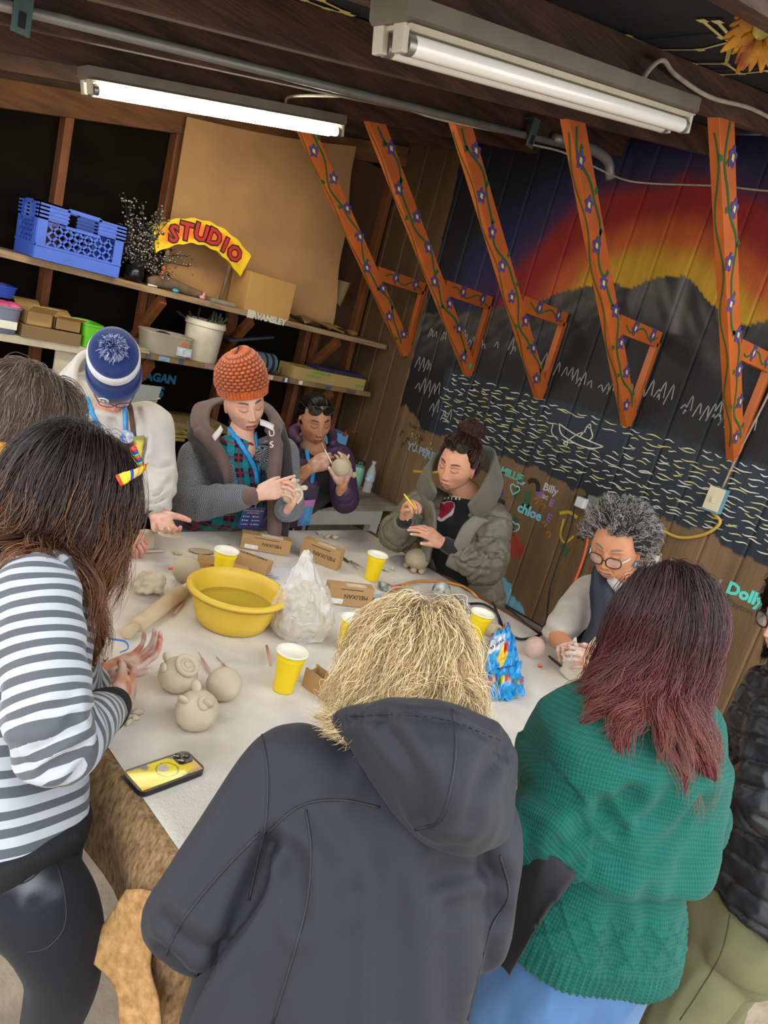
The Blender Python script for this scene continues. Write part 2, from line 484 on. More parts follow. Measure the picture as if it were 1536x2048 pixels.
obj('boat_outline', w4, M_chalk, wr)
# names and doodles
def scrawl(s, y, z, size, c, bold=.002, tilt=0.0, shear=0.0, mname=None):
    xd = np.array([0, -math.cos(tilt), math.sin(tilt)]); yd = np.array([0, math.sin(tilt), math.cos(tilt)])
    return text_mesh(s, size, (XW - .0015, y, z), xd, yd, mat('scrawl_' + c.strip('#'), c, .7, .1), wr, 'lettering', bold, .0005, shear)
scrawl('MILLIE', 2.665, 1.235, .065, '#5fb0a0', .003); scrawl('S...', 2.665, 1.175, .05, '#4f9a8a')
scrawl('chloe', 2.455, 1.055, .085, '#7cc4d8', .003); scrawl('Billy', 2.325, 1.245, .065, '#b8b8b8'); scrawl('sc', 2.31, 1.195, .05, '#a8a8a8')
scrawl('Dolly', 1.12, 1.125, .085, '#5ad0c0', .004); scrawl('Payton', 1.09, 1.07, .045, '#4a3c30', .0); scrawl('hayley', 1.2, 1.02, .035, '#4a3c30', .0)
scrawl('YU PERFECT', 3.52, 1.135, .075, '#7aa0b8', .002); scrawl('A6', 3.08, 1.075, .075, '#c8a01c', .003)
scrawl('LAUSTIN', 1.66, 1.085, .13, '#a89880', .0); scrawl('MAGGIE', 2.60, .90, .05, '#2c2018', .001); scrawl('MR.', 2.09, 1.235, .07, '#2a1c12', .003, .3)
scrawl('love this', 3.56, 1.29, .05, '#2a1c10', .0); scrawl('music', 3.50, 1.235, .05, '#2a1c10', .0); scrawl('x', 1.995, 1.06, .09, '#221812', .003); scrawl('cor', 2.52, 1.22, .045, '#8ab4c8')
scrawl('AV', .98, 1.60, .05, '#bdbdb8', .0); scrawl('n', 2.60, 1.04, .09, '#2a1c12', .002); scrawl('E', 2.235, 1.075, .07, '#8a6aa0', .002); scrawl('E', 2.25, 1.17, .06, '#9a6ab0', .003)
wh, wy, wg, wk, wo = MB(), MB(), MB(), MB(), MB()
def heart(mb, y, z, s, w):
    t = np.linspace(0, 2 * np.pi, 22)
    P = [(y - s * .06 * 16 * math.sin(a) ** 3, z + s * .06 * (13 * math.cos(a) - 5 * math.cos(2 * a) - 2 * math.cos(3 * a) - math.cos(4 * a))) for a in t]
    ribbon(mb, [(XW - .0016, p[0], p[1]) for p in P], w, NX)
heart(wh, 2.52, 1.175, .038, .009); heart(wh, 2.435, .95, .04, .009)
obj('heart_doodle', wh, mat('pale_blue_paint', '#9fd0dc', .7, .1), wr)
for i in range(46):
    yy = rng.uniform(3.05, 3.55); zz = 1.06 + rng.uniform(0, .22); s = .006
    wy.add([(XW - .0016, yy - s, zz - s), (XW - .0016, yy + s, zz - s), (XW - .0016, yy + s, zz + s), (XW - .0016, yy - s, zz + s)], [(0, 3, 2, 1)])
stroke(wy, [(3.4, 1.0), (3.2, 1.06), (3.02, 1.14), (2.95, 1.2)], .016)
stroke(wy, [(2.16, 1.15), (2.1, 1.18), (2.04, 1.17)], .02); stroke(wy, [(2.12, 1.13), (2.105, 1.03), (2.06, 1.0), (2.02, 1.06)], .014)
obj('yellow_paint_dabs', wy, mat('yellow_paint', '#bfa52a', .7, .15), wr)
stroke(wg, [(2.42, 1.20), (2.41, 1.15), (2.40, 1.10)], .05); stroke(wg, [(2.43, 1.11), (2.40, 1.06), (2.37, 1.12)], .03); stroke(wg, [(2.02, .98), (2.03, .92)], .02)
obj('green_figure_doodle', wg, mat('green_paint', '#2f5c35', .7, .2), wr)
stroke(wk, [(2.44, 1.25), (2.41, 1.275), (2.37, 1.265), (2.35, 1.22)], .03, 4); stroke(wk, [(2.61, 1.10), (2.60, 1.03), (2.57, 1.07), (2.56, 1.0), (2.54, 1.04)], .012)
for yy, zz in ((3.62, 1.2), (3.55, 1.17), (3.48, 1.13), (3.42, 1.2), (3.58, 1.12)):
    stroke(wk, [(yy, zz), (yy - .01, zz + .04), (yy - .03, zz + .03)], .01)
obj('dark_doodles', wk, mat('dark_marker', '#241a12', .7, .1), wr)
for yy, zz, s in ((2.36, 1.16, .02), (2.33, 1.18, .02), (2.30, 1.15, .015), (2.25, 1.05, .015), (2.2, 1.0, .02)):
    stroke(wo, [(yy, zz), (yy - .01, zz + s), (yy - .03, zz + .3 * s), (yy - .02, zz - s)], .009)
obj('ochre_paint_dabs', wo, mat('ochre_paint', '#a8741c', .7, .2), wr)
# constellations on the roof deck
def ondeck(px, py):
    r = ray(px, py); a = 2.315 + RH - .002
    t = (a - CH) / (r[2] - .23 * r[0]); return CAMP + r * t
ws = MB(); nd = nrm((.23, 0, -1))
for ln in ([(1255, 72), (1317, 100), (1400, 100), (1475, 80)], [(1317, 100), (1380, 127), (1440, 150), (1480, 185)], [(1462, 82), (1452, 128), (1482, 148), (1536, 142)], [(1405, 42), (1445, 76)], [(1435, 44), (1465, 78), (1452, 128), (1385, 128)], [(1440, 150), (1436, 165), (1480, 183)], [(1482, 148), (1436, 150)],
           [(606, 0), (655, 18), (700, 30)], [(640, 0), (690, 24)], [(376, 26), (402, 52), (434, 43)]):
    for a, b in zip(ln[:-1], ln[1:]):
        A, B = ondeck(*a), ondeck(*b)
        ribbon(ws, [A + (B - A) * t for t in np.linspace(0, 1, 4)], .010, nd)
    for a in ln:
        A = ondeck(*a); ribbon(ws, [A - np.array([.014, 0, .003]), A, A + np.array([.014, 0, .003])], .022, nd)
obj('constellation_marks', ws, mat('constellation_paint', '#d8cc84', .7, .1), ceil)

# ---------------------------------------------------------------- painted brackets under the rafters
M_org = mat('orange_paint', '#b65b20', .5, .12, 6, .1, 25)
M_vine = mat('vine_green', '#1f5a2a', .6, .15); M_pet = mat('petal_purple', '#4a3a78', .6, .2); M_ctr = mat('petal_yellow', '#d8c864', .6, .1); M_pk = mat('teal_paint', '#2aa890', .6, .1)
BY = [3.77, 3.14, 2.544, 1.93, 1.327]
BL = ['beneath the lit lamp, farthest of five', 'with teal heart at its tip', 'third and middle one of five', 'fourth from the back, over the rowing boat', 'nearest of five, beside the switch cable']
def flower(t, p, a, c):
    q = np.linspace(0, 2 * np.pi, 25, endpoint=False); r = .020 + .013 * np.cos(q * 5 / 2.0) ** 2 * 1.0; r = .022 + .020 * np.abs(np.cos(q * 2.5))
    P = p + np.outer(np.cos(q) * r, -a) + np.outer(np.sin(q) * r * .8, c); P[:, 1] = p[1]
    o = obj('painted_flower', MB().add(P, [tuple(range(25))]), M_pet, t)
    P = np.array([p - a * .020, p + c * .011, p + a * .015, p - c * .011]); P[:, 1] = p[1] - .0009
    obj('painted_centre', MB().add(P, [(0, 1, 2, 3)]), M_ctr, o)
for bi, y in enumerate(BY):
    t = thing('roof_bracket', 'orange diagonal roof bracket with painted flowers, ' + BL[bi], 'bracket', (XW - .02, y, 1.75), 'painted brackets along the mural wall')
    tip = np.array([XW - .03, y, 1.77]); top = np.array([2.44, y, zr(2.44) + .01])
    a = nrm(top - tip); b = np.array([0, 1.0, 0]); c = np.cross(a, b)
    if c[2] > 0: c = -c                      # c: outward underside
    W = .095; T = .042
    obj('diagonal', MB().box((tip + top) / 2 - c * .03, (np.linalg.norm(top - tip), T, W), (a, b, -c), bev=.003), M_org, t)
    obj('strut', MB().box((3.53, y, 2.25), (.46, T * .9, .085), bev=.003), M_org, t)
    obj('wall_post', MB().box((XW - .022, y, 2.0), (.04, T * .9, .47), bev=.003), M_org, t)
    vine, pet, ctr = MB(), MB(), MB()
    Lg = np.linalg.norm(top - tip); fy = y - T / 2 - .0016
    r2 = random.Random(10 + bi)
    s = np.linspace(.06, .97, 60)
    off = .026 * np.sin(s * 19 + bi) + .008 * np.sin(s * 43)
    P = np.array([tip + a * Lg * q - c * .03 + c * w for q, w in zip(s, off)]); P[:, 1] = fy
    ribbon(vine, P, .013, (0, -1, 0))
    for q in np.arange(.09, .97, .115):
        k = int((q - .06) / .91 * 59); p0 = P[min(max(k, 0), 59)]
        sd = 1 if r2.random() < .5 else -1
        ctrp = tip + a * Lg * q - c * .03 + c * sd * .024; ctrp[1] = fy - .0008
        ribbon(vine, [p0, (p0 + ctrp) / 2 + a * .01, ctrp], .007, (0, -1, 0))
        lf = p0 + a * .03 - c * sd * .012
        ribbon(vine, [lf, lf + a * .012 - c * sd * .012, lf + a * .03 - c * sd * .016], np.array([.004, .028, .003]), (0, -1, 0))
        flower(t, ctrp, a, c * sd)
    # vine over the strut
    sx = np.linspace(3.36, 3.72, 20); P = np.stack([sx, np.full(20, y - T * .45 - .0016), 2.25 + .02 * np.sin(sx * 28 + bi)], 1)
    ribbon(vine, P, .009, (0, -1, 0))
    for xx in (3.46, 3.66):
        cp = np.array([xx, y - T * .45 - .0024, 2.26])
        flower(t, cp, np.array([0, 0, 1.0]), np.array([1.0, 0, 0]))
    # small vine on the underside face
    P = np.array([tip + a * Lg * q + c * (W / 2 - .03 + .0016) for q in s]); P[:, 1] = y + .012 * np.sin(s * 24 + 2 * bi)
    ribbon(vine, P[::1], .007, -c * -1)
    o = obj('painted_vine', vine, M_vine, t); o['kind'] = 'stuff'
    if bi == 1:
        hp = tip + a * .06 - c * .03; hb = MB()
        P = [(hp + a * -.02 * .06 * (13 * math.cos(q) - 5 * math.cos(2 * q) - 2 * math.cos(3 * q) - math.cos(4 * q)) * -1 + c * .02 * .06 * 16 * math.sin(q) ** 3) for q in np.linspace(0, 6.28, 20, endpoint=False)]
        P = np.array(P); P[:, 1] = fy - .001
        hb.add(P, [tuple(range(20))]); obj('painted_heart', hb, M_pk, t)
# ---------------------------------------------------------------- strip lights
M_enam = mat('yellowed_enamel', '#b9b19f', .45, .1, 6, .05)
M_enam_d = mat('dull_steel', '#6e6656', .5, .15, 8, metal=.3)
M_tube_off = mat('unlit_glass_tube', '#e9e6df', .18, .03, 4, coat=.5)
M_tube_on = mat('lit_tube', '#fff6da', .3, .0, 4, emit=26.0)
def striplight(name, label, y, x0, x1, lit):
    a = np.array([x0, y, zr(x0)]); b = np.array([x1, y, zr(x1)]); d = nrm(b - a); dn = nrm(np.cross(d, (0, 1, 0)));
    if dn[2] > 0: dn = -dn
    side = np.array([0, 1.0, 0])
    t = thing(name, label, 'lamp', (a + b) / 2)
    c = (a + b) / 2 + dn * .036; Lg = np.linalg.norm(b - a)
    sec = [(-.055, -.034), (.055, -.034), (.055, .0), (.045, .010), (-.045, .010), (-.055, .0)]
    obj('housing', MB().prism(sec, c - d * Lg / 2, (side, dn, d), Lg), M_enam_d, t)
    obj('reflector', MB().prism([(-.056, .0), (.056, .0), (.04, .008), (-.04, .008)], c - d * Lg * .49 + dn * .010, (side, dn, d), Lg * .98), M_enam, t)
    for sgn in (-1, 1):
        p = c + side * sgn * .030 + dn * .040
        tb = obj('tube', MB().tube([p - d * Lg * .47, p + d * Lg * .47], .0195, 14), M_tube_on if lit else M_tube_off, t, angle=40)
        [obj('tube_cap', MB().tube([p + d * e * Lg * .466, p + d * e * Lg * .482], .0199, 14), mat('cap_metal', '#9a968e', .35, .05, metal=.7), tb, angle=40) for e in (-1, 1)]
        for e in (-1, 1):
            q = p + d * e * Lg * .49
            obj('lamp_holder', MB().box(q - dn * .008, (.016, .032, .052), (d, side, dn), bev=.004), M_enam, t)
    return t
striplight('strip_light', 'lit twin-tube strip light glowing over the back shelves', 3.10, 1.05, 2.24, True)
striplight('strip_light', 'unlit twin-tube strip light overhead with bare white tubes', 1.24, .945, 2.07, False)
# ---------------------------------------------------------------- conduit and wiring
M_cond = mat('grey_conduit', '#8b8a86', .45, .12, 10, metal=.4)
def zc(x): return 2.365 + .217 * x
t = thing('conduit', 'long grey conduit pipe running under the rafters to the mural wall', 'pipe', (2, 2.47, zc(2)))
obj('pipe', MB().tube([(-.6, 2.48, zc(-.6)), (1.5, 2.49, zc(1.5) - .01), (3.3, 2.49, zc(3.3) - .02)], .016, 10), M_cond, t, smooth=True)
obj('elbow', MB().tube(crom([(3.2, 2.49, zc(3.2)), (3.45, 2.49, zc(3.45) - .01), (3.60, 2.48, zc(3.6) - .05), (3.66, 2.47, zc(3.6) - .12)], 5), .026, 12), M_cond, t, smooth=True)
obj('coupling', MB().tube([(3.1, 2.49, zc(3.1)), (3.2, 2.49, zc(3.2))], .024, 12), M_cond, t, smooth=True)
M_teal = mat('teal_steel', '#4a5f5c', .5, .15, 12, metal=.3)
for x in (.66, 2.90):
    mb = MB().box((x, 2.46, zc(x) - .005), (.05, .008, .13), bev=.002).box((x, 2.485, zc(x) + .055), (.05, .06, .008))
    o = obj('pipe_strap', mb, M_teal, t)
    obj('slot', MB().box((x, 2.453, zc(x) - .035), (.018, .006, .04), bev=.002), mat('slot_dark', '#14110e', .8), o)
M_wire = mat('dusty_white_cable', '#a59c8c', .6, .2, 20)
def cable(name, label, pts, r, m, k=8, n=8, cat='cable'):
    return solo(name, MB().tube(crom(pts, k), r, n), m, label, cat, smooth=True)
cable('lamp_cable', 'white painted cable stapled along the rafter beside the unlit lamp', [(1.88, 1.27, zr(1.88) - .03), (1.89, 1.27, zr(1.9) + .03), (1.93, 1.26, zr(1.93) + .075), (2.05, 1.28, zr(2.05) + .06), (2.3, 1.29, zr(2.3) + .04), (2.6, 1.29, zr(2.6) + .05), (3.0, 1.29, zr(3.0) + .03), (3.5, 1.29, zr(3.5) + .03)], .007, M_wire)
cable('lamp_cable', 'short white cable dropping into the lit lamp', [(1.93, 3.10, zr(1.93) - .0), (1.92, 3.05, zr(1.92) + .03), (1.95, 2.8, zr(1.95) + .03), (2.05, 2.6, zr(2.05) + .03), (2.3, 2.51, zr(2.3) - .01), (2.8, 2.51, zr(2.8) - .01)], .006, M_wire)
cable('wall_cable', 'thin cream cable sagging along the top of the mural', [(2.92, 2.46, zc(2.9) - .05), (3.2, 2.46, zc(3.2) - .06), (3.6, 2.4, 3.02), (3.75, 2.3, 3.04), (3.765, 1.9, 3.05), (3.765, 1.6, 3.04), (3.765, 1.2, 3.06), (3.765, .7, 3.05)], .005, M_wire)
# ================================================================== SHELVES AND WHAT STANDS ON THEM
YS = 3.98                                  # front edge of the wall shelves
def shelf_unit(label, z, x0, x1, th, braces, m=M_shelf, depth=.36):
    t = thing('wall_shelf', label, 'shelf', ((x0 + x1) / 2, YS + depth / 2, z))
    obj('board', MB().box(((x0 + x1) / 2, YS + depth / 2, z - th / 2), (x1 - x0, depth, th), bev=.003), m, t)
    for x in braces:
        o = obj('brace', MB().bar((x + .03, YB - .10, z - th - .30), (x + .03, YS + .05, z - th - .02), .038, .06), M_brace, t)
        obj('cleat', MB().box((x + .03, YB - .13, z - th - .2), (.04, .04, .4)), M_brace, t)
    return t
sh1 = shelf_unit('long upper wall shelf carrying the blue crate and studio sign', 1.80, .25, 3.76, .035, (1.95, 2.56, 3.3), M_shelf)
sh2 = shelf_unit('lower wall shelf with painted edge holding white bucket and bins', 1.43, 1.62, 3.72, .035, (1.95, 2.75, 3.35), mat('paint_stained_board', '#6f5233', .8, .3, 6, .3, 30, color2='#8d7550'))
sh3 = shelf_unit('white painted wall shelf behind the blue beanie with boxes', 1.40, .25, 1.60, .04, (.3, 1.0), mat('chalky_white_board', '#b9ad95', .8, .15, 8, .2, 30))
obj('side_panel', MB().box((1.52, YS + .05, 1.25), (.17, .02, .24)), MATS['chalky_white_board'], sh3)
sh4 = shelf_unit('low wall shelf behind the white hoodie with grey boxes', 1.03, 1.3, 2.6, .035, (1.75, 2.5), MATS['paint_stained_board'])
text_mesh('AVANSLEY', .055, (2.555, YS - .0015, 1.764), (1, 0, 0), (0, 0, 1), mat('white_lettering', '#c9c2b4', .7, .1), sh1, 'edge_lettering', .003)
obj('paint_splotch', MB().box((2.545, YS - .002, 1.785), (.05, .003, .05), bev=.001), MATS['white_lettering'], sh1)
mb = MB()
for i, (x, w, c) in enumerate(((1.93, .03, '#44506e'), (2.03, .07, '#7d93a8'), (2.14, .03, '#3c4a78'), (2.33, .06, '#8a6a78'), (2.79, .05, '#b8b2a8'), (2.90, .018, '#2a3a72'), (2.925, .018, '#d8d4cc'), (2.945, .018, '#2a3a72'), (3.05, .03, '#d0ccc4'), (3.3, .05, '#3c4a70'), (3.52, .09, '#5a544c'))):
    obj('paint_dab', MB().box((x, YS - .0015, 1.413), (w, .003, .028)), mat('dab' + c.strip('#'), c, .7, .2, 40), sh2)
text_mesh('REAGAN', .075, (2.02, YS + .35, 1.215), (1, 0, 0), (0, 0, 1), mat('blue_lettering', '#1f6f94', .7, .1), wb, 'lettering', .004)
text_mesh('2025', .095, (2.06, YS + .35, 1.115), (1, 0, 0), (0, 0, 1), MATS['blue_lettering'], wb, 'lettering', .005)
# cardboard sheet leaning on the studs
M_card = mat('tan_cardboard', '#ad8355', .85, .12, 3, .08, 30)
def _cb(u, v):
    x = 2.04 + 1.22 * u + .13 * (1 - v) * u; zt = 2.76 + .27 * u - .02 * np.sin(u * 3.1); z = 1.80 + (zt - 1.80) * v
    y = YB - .165 + .03 * np.sin(u * 5) * (1 - v) + .015 * np.sin(u * 9) * (1 - v) ** 3 * (u > .6) - .03 * (1 - v)
    x = x + .012 * np.sin(v * 13) * u
    return np.stack([x, y, z], 1)
g = MB().grid(_cb, 40, 30); g2 = MB().grid(lambda u, v: _cb(u, v) + np.array([0, .006, 0]), 40, 30)
g.add(g2.verts(), [q[::-1] for q in g2.f])
solo('cardboard_sheet', g, M_card, 'large tan cardboard sheet leaning behind the studio sign', 'cardboard', smooth=True)
solo('torn_paper', MB().grid(lambda u, v: np.stack([3.38 + .14 * u - .05 * (1 - v), YB - .14 + .02 * np.sin(u * 6), 2.02 + .14 * v - .05 * u * u * (1 - v)], 1), 8, 8), mat('torn_kraft', '#8f7a52', .9), 'torn scrap of brown paper beside the cardboard sheet', 'paper')
# milk crate
M_crate = mat('blue_crate_plastic', '#3f5fc0', .42, .08, 6, .03, 30)
t = thing('milk_crate', 'blue plastic milk crate on the upper shelf', 'crate', (1.45, YS + .16, 1.80))
CX0, CX1, CY0, CY1, CZ0, CZ1 = 1.235, 1.665, 3.945, 4.25, 1.803, 2.075
mb = MB()
def crate_wall(p0, p1, nvec):
    """lattice wall from p0 to p1 along the shelf"""
    p0, p1 = np.array(p0), np.array(p1); d = nrm(p1 - p0); L = np.linalg.norm(p1 - p0); n = np.array(nvec, float); H = CZ1 - CZ0
    def bx(u0, u1, w0, w1, th=.008, off=0.0):
        c = p0 + d * (u0 + u1) / 2 + np.array([0, 0, CZ0 + (w0 + w1) / 2 - p0[2]]) + n * off
        mb.box(c, (abs(u1 - u0), th, abs(w1 - w0)), (d, np.cross((0, 0, 1), d), (0, 0, 1)))
    bx(0, L, 0, .062); bx(0, L, .062, .072, .016)                       # lower band
    for k in range(4):
        bx(0, L * .33, H - .018 - k * .018, H - .008 - k * .018, .016); bx(L * .67, L, H - .018 - k * .018, H - .008 - k * .018, .016)
    bx(L * .3, L * .7, H - .018, H - .004, .016)
    bx(0, .045, .06, H); bx(L - .045, L, .06, H)
    bx(0, L * .32, H - .082, H); bx(L * .68, L, H - .082, H); bx(0, L, H - .016, H)
    bx(L * .3, L * .7, H - .10, H - .085, .018)
    for e in (-1, 1):                                                     # diamond lattice
        for k in range(-5, 10):
            u0 = k * .05; pts = []
            for s_ in np.linspace(0, 1, 13):
                w = .072 + s_ * (H - .165); u = u0 + e * s_ * (H - .165)
                if .045 <= u <= L - .045: pts.append((u, w))
            if len(pts) > 1:
                a, b = pts[0], pts[-1]
                A = p0 + d * a[0] + np.array([0, 0, CZ0 + a[1] - p0[2]]); B = p0 + d * b[0] + np.array([0, 0, CZ0 + b[1] - p0[2]])
                mb.bar(A, B, .008, .010)
crate_wall((CX0, CY0, CZ0), (CX1, CY0, CZ0), (0, -1, 0)); crate_wall((CX0, CY1, CZ0), (CX1, CY1, CZ0), (0, 1, 0))
crate_wall((CX0, CY0, CZ0), (CX0, CY1, CZ0), (-1, 0, 0)); crate_wall((CX1, CY0, CZ0), (CX1, CY1, CZ0), (1, 0, 0))
obj('lattice_walls', mb, M_crate, t)
obj('base', MB().box(((CX0 + CX1) / 2, (CY0 + CY1) / 2, CZ0 + .006), (CX1 - CX0, CY1 - CY0, .012)), M_crate, t)
# glittering branches in a black pot
t = thing('branch_arrangement', 'bunch of dark glittery branches in a black pot beside the crate', 'decoration', (1.80, 4.08, 1.80))
obj('pot', MB().lathe((1.80, 4.06, 1.80), [(.02, 0), (.045, .0), (.055, .04), (.05, .085), (.044, .085), (.044, .07), (.0, .07)], 20), mat('black_foil', '#0f0e0e', .22, .2, 30, .5, 40), t, smooth=True)
r3 = random.Random(7); tw, bd = MB(), MB()
for i in range(34):
    a = np.array([1.80, 4.06, 1.87]); dx = r3.uniform(-.14, .30); dz = r3.uniform(.05, .36) if dx < .12 else r3.uniform(.0, .16)
    e = a + np.array([dx, r3.uniform(-.10, .10), dz]); md = (a + e) / 2 + np.array([r3.uniform(-.03, .03), 0, .03])
    P = crom([a, md, e], 5); tw.tube(P, np.linspace(.004, .0016, len(P)), 5)
    for p in P[3:]:
        for _ in range(4):
            c = p + np.array([r3.gauss(0, .014), r3.gauss(0, .014), r3.gauss(0, .014)]); s = r3.uniform(.003, .011)
            bd.blob(c, (s, s, s * .8), None, 6, 4)
obj('twigs', tw, mat('dark_twig', '#1c1713', .6), t)
o = obj('glitter_buds', bd, mat('glitter_silver', '#b8b2a6', .22, .5, 60, metal=.75, color2='#2a2622'), t, smooth=True); o['kind'] = 'stuff'
# STUDIO sign
t = thing('studio_sign', 'arched yellow and orange wooden sign reading STUDIO on driftwood base', 'sign', (2.15, 4.08, 1.80))
YG = 4.03
SA, SB = np.array([1.868, YG, 2.135]), np.array([2.462, YG, 2.105])
def sg(u, v):     # u along the arch, v up its height
    x = 1.865 + .60 * u; z = 1.985 + .115 * (1 - (2 * u - 1) ** 2 * 1.0) + (v - 0) * .135
    ang = (u - .5) * -.35
    return np.array([x + .10 * (v - .5) * (u - .5) * .9, YG, z])
n = 24
top = [sg(u, 1) for u in np.linspace(0, 1, n)]; bot = [sg(u, 0) for u in np.linspace(0, 1, n)]
V = []; F = []
nv = 9
for i, u in enumerate(np.linspace(0, 1, 49)):
    for j, v in enumerate(np.linspace(0, 1, nv)): V.append(sg(u, v) + np.array([0, -.011, .004 * math.sin(u * 40) * (v in (0, 1))]))
V = np.array(V); k = len(V); Vb = V + np.array([0, .022, 0])
F = [(i * nv + j, (i + 1) * nv + j, (i + 1) * nv + j + 1, i * nv + j + 1) for i in range(48) for j in range(nv - 1)]
Fb = [tuple(q + k for q in f[::-1]) for f in F]
bd_ = [i * nv for i in range(49)] + [48 * nv + j for j in range(1, nv)] + [i * nv + nv - 1 for i in range(47, -1, -1)] + [j for j in range(nv - 2, 0, -1)]
Fs = [(bd_[(i + 1) % len(bd_)], bd_[i], bd_[i] + k, bd_[(i + 1) % len(bd_)] + k) for i in range(len(bd_))]
uu = np.repeat(np.linspace(0, 1, 49), nv); vv = np.tile(np.linspace(0, 1, nv), 49)
edge = np.minimum(np.minimum(uu, 1 - uu) * 5, np.minimum(vv, 1 - vv) * 2.2)
cs = mix(srgb('#e8c414'), srgb('#e06a10'), sstep(.1, .75, edge + .12 * vnoise(V, 25)))
obj('board', (np.concatenate([V, Vb]), F + Fb + Fs), mat('sign_paint', attr=True, rough=.6, var=.12, bump=.2, bscale=60), t, col=np.concatenate([cs, cs]))
M_lr = mat('red_lettering', '#b32118', .55, .1); M_lk = mat('black_outline', '#1c0d08', .6, .1)
for ch, u, sc_, tl in (('S', .165, 1.0, .12), ('T', .285, 1.05, .05), ('U', .435, 1.02, -.08), ('D', .585, 1.0, -.16), ('I', .715, .92, -.24), ('O', .84, .95, -.30)):
    p = sg(u, .17); xd = np.array([math.cos(tl), 0, math.sin(tl)]); yd = np.array([-math.sin(tl), 0, math.cos(tl)])
    o = text_mesh(ch, .125 * sc_, p + np.array([0, -.0135, 0]), xd, yd, M_lk, t, 'letter_outline', .0105, .0008, 0, 'CENTER')
    text_mesh(ch, .125 * sc_, p + np.array([0, -.0155, 0]), xd, yd, M_lr, o, 'letter', .003, .0008, 0, 'CENTER')
obj('post', MB().tube([(1.965, YG + .01, 1.83), (1.962, YG + .01, 2.02)], .012, 7), mat('driftwood', '#6a5440', .9, .3, 12, .4, 30), t, smooth=True)
obj('post', MB().tube([(2.35, YG + .01, 1.81), (2.37, YG + .01, 2.03)], .011, 7), MATS['driftwood'], t, smooth=True)
obj('base_log', MB().tube(crom([(1.87, YG - .01, 1.825), (1.98, YG - .01, 1.842), (2.1, YG, 1.83), (2.22, YG, 1.822)], 5), [.022, .03, .034, .036, .037, .037, .035, .033, .032, .03, .03, .028, .026, .024, .022, .02][:16], 9), MATS['driftwood'], t, smooth=True)
obj('base_slab', MB().box((2.34, YG, 1.812), (.17, .12, .024), bev=.006), mat('grey_slab', '#7d7360', .9, .2, 15), t)
solo('toy_figure', MB().tube([(1.93, 4.0, 1.86), (1.935, 4.0, 1.90)], .008, 6).tube([(1.925, 4.0, 1.86), (1.915, 4.0, 1.84)], .005, 6).tube([(1.935, 4.0, 1.86), (1.945, 4.0, 1.84)], .005, 6).blob((1.936, 4.0, 1.915), (.011, .011, .012), None, 8, 6), mat('toy_orange', '#d8581a', .5), 'tiny orange toy figure under the studio sign', 'toy', smooth=True)
solo('pebble', MB().blob((2.03, 3.995, 1.811), (.022, .015, .011), None, 10, 8), mat('toy_blue', '#3f9fc8', .5), 'small blue pebble on the upper shelf edge', 'pebble', smooth=True)
solo('pink_shell', MB().blob((2.205, 3.995, 1.811), (.022, .012, .012), None, 8, 6).blob((2.21, 3.995, 1.826), (.008, .008, .016), None, 8, 6), mat('toy_pink', '#e08a90', .5), 'small pink shell on the upper shelf edge', 'shell', smooth=True)
solo('chalk_stick', MB().tube([(1.86, 3.995, 1.807), (1.915, 3.995, 1.807)], .006, 7), mat('toy_white', '#d8cfc4', .6), 'short white chalk stick on the upper shelf edge', 'chalk', smooth=True)
# boxes, bucket, bins
M_box = mat('brown_box_card', '#a5834f', .85, .08, 4, .05, 40)
def carton(name, label, c, size, yaw=0.0, m=M_box, flaps=0, cat='box', group=None, tilt=0.0):
    ca, sa = math.cos(yaw), math.sin(yaw); ax = np.array([(ca, sa, 0), (-sa, ca, 0), (0, 0, 1)])
    if tilt:
        ct, st = math.cos(tilt), math.sin(tilt); ax = np.array([ax[0] * ct + ax[2] * st, ax[1], ax[2] * ct - ax[0] * st])
    c = np.array(c, float); t = thing(name, label, cat, c, group)
    w, d, h = size
    if not flaps:
        obj('body', MB().box(c + ax[2] * h / 2, (w, d, h), ax, bev=.002), m, t)
    else:
        mb = MB(); th = .004
        mb.box(c + ax[2] * th / 2, (w, d, th), ax)
        for s_ in (-1, 1):
            mb.box(c + ax[1] * s_ * (d / 2 - th / 2) + ax[2] * h / 2, (w, th, h), ax); mb.box(c + ax[0] * s_ * (w / 2 - th / 2) + ax[2] * h / 2, (th, d, h), ax)
        obj('body', mb, m, t)
        for s_ in (-1, 1):
            o_ = flaps
            dirv = ax[1] * s_ * math.cos(o_) + ax[2] * math.sin(o_); e = c + ax[1] * s_ * d / 2 + ax[2] * h
            obj('flap', MB().box(e + dirv * d * .24, (w, d * .48, th), (ax[0], dirv, np.cross(ax[0], dirv))), m, t)
    return t, ax
carton('cardboard_box', 'plain tan box on the upper shelf beside the studio sign', (2.665, 4.09, 1.80), (.36, .2, .235), .05, mat('tan_box', '#b58a4e', .85, .06, 4))
t = thing('paint_bucket', 'white plastic bucket full of paintbrushes on the lower shelf', 'bucket', (2.315, 4.09, 1.43))
obj('pail', MB().lathe((2.315, 4.09, 1.43), [(.0, 0), (.098, 0), (.104, .01), (.118, .21), (.126, .215), (.126, .23), (.119, .245), (.124, .25), (.112, .25), (.108, .23), (.095, .03), (0, .03)], 36), mat('scuffed_white_plastic', '#b4aa98', .5, .12, 9, color2='#d4cbb8'), t, angle=40)
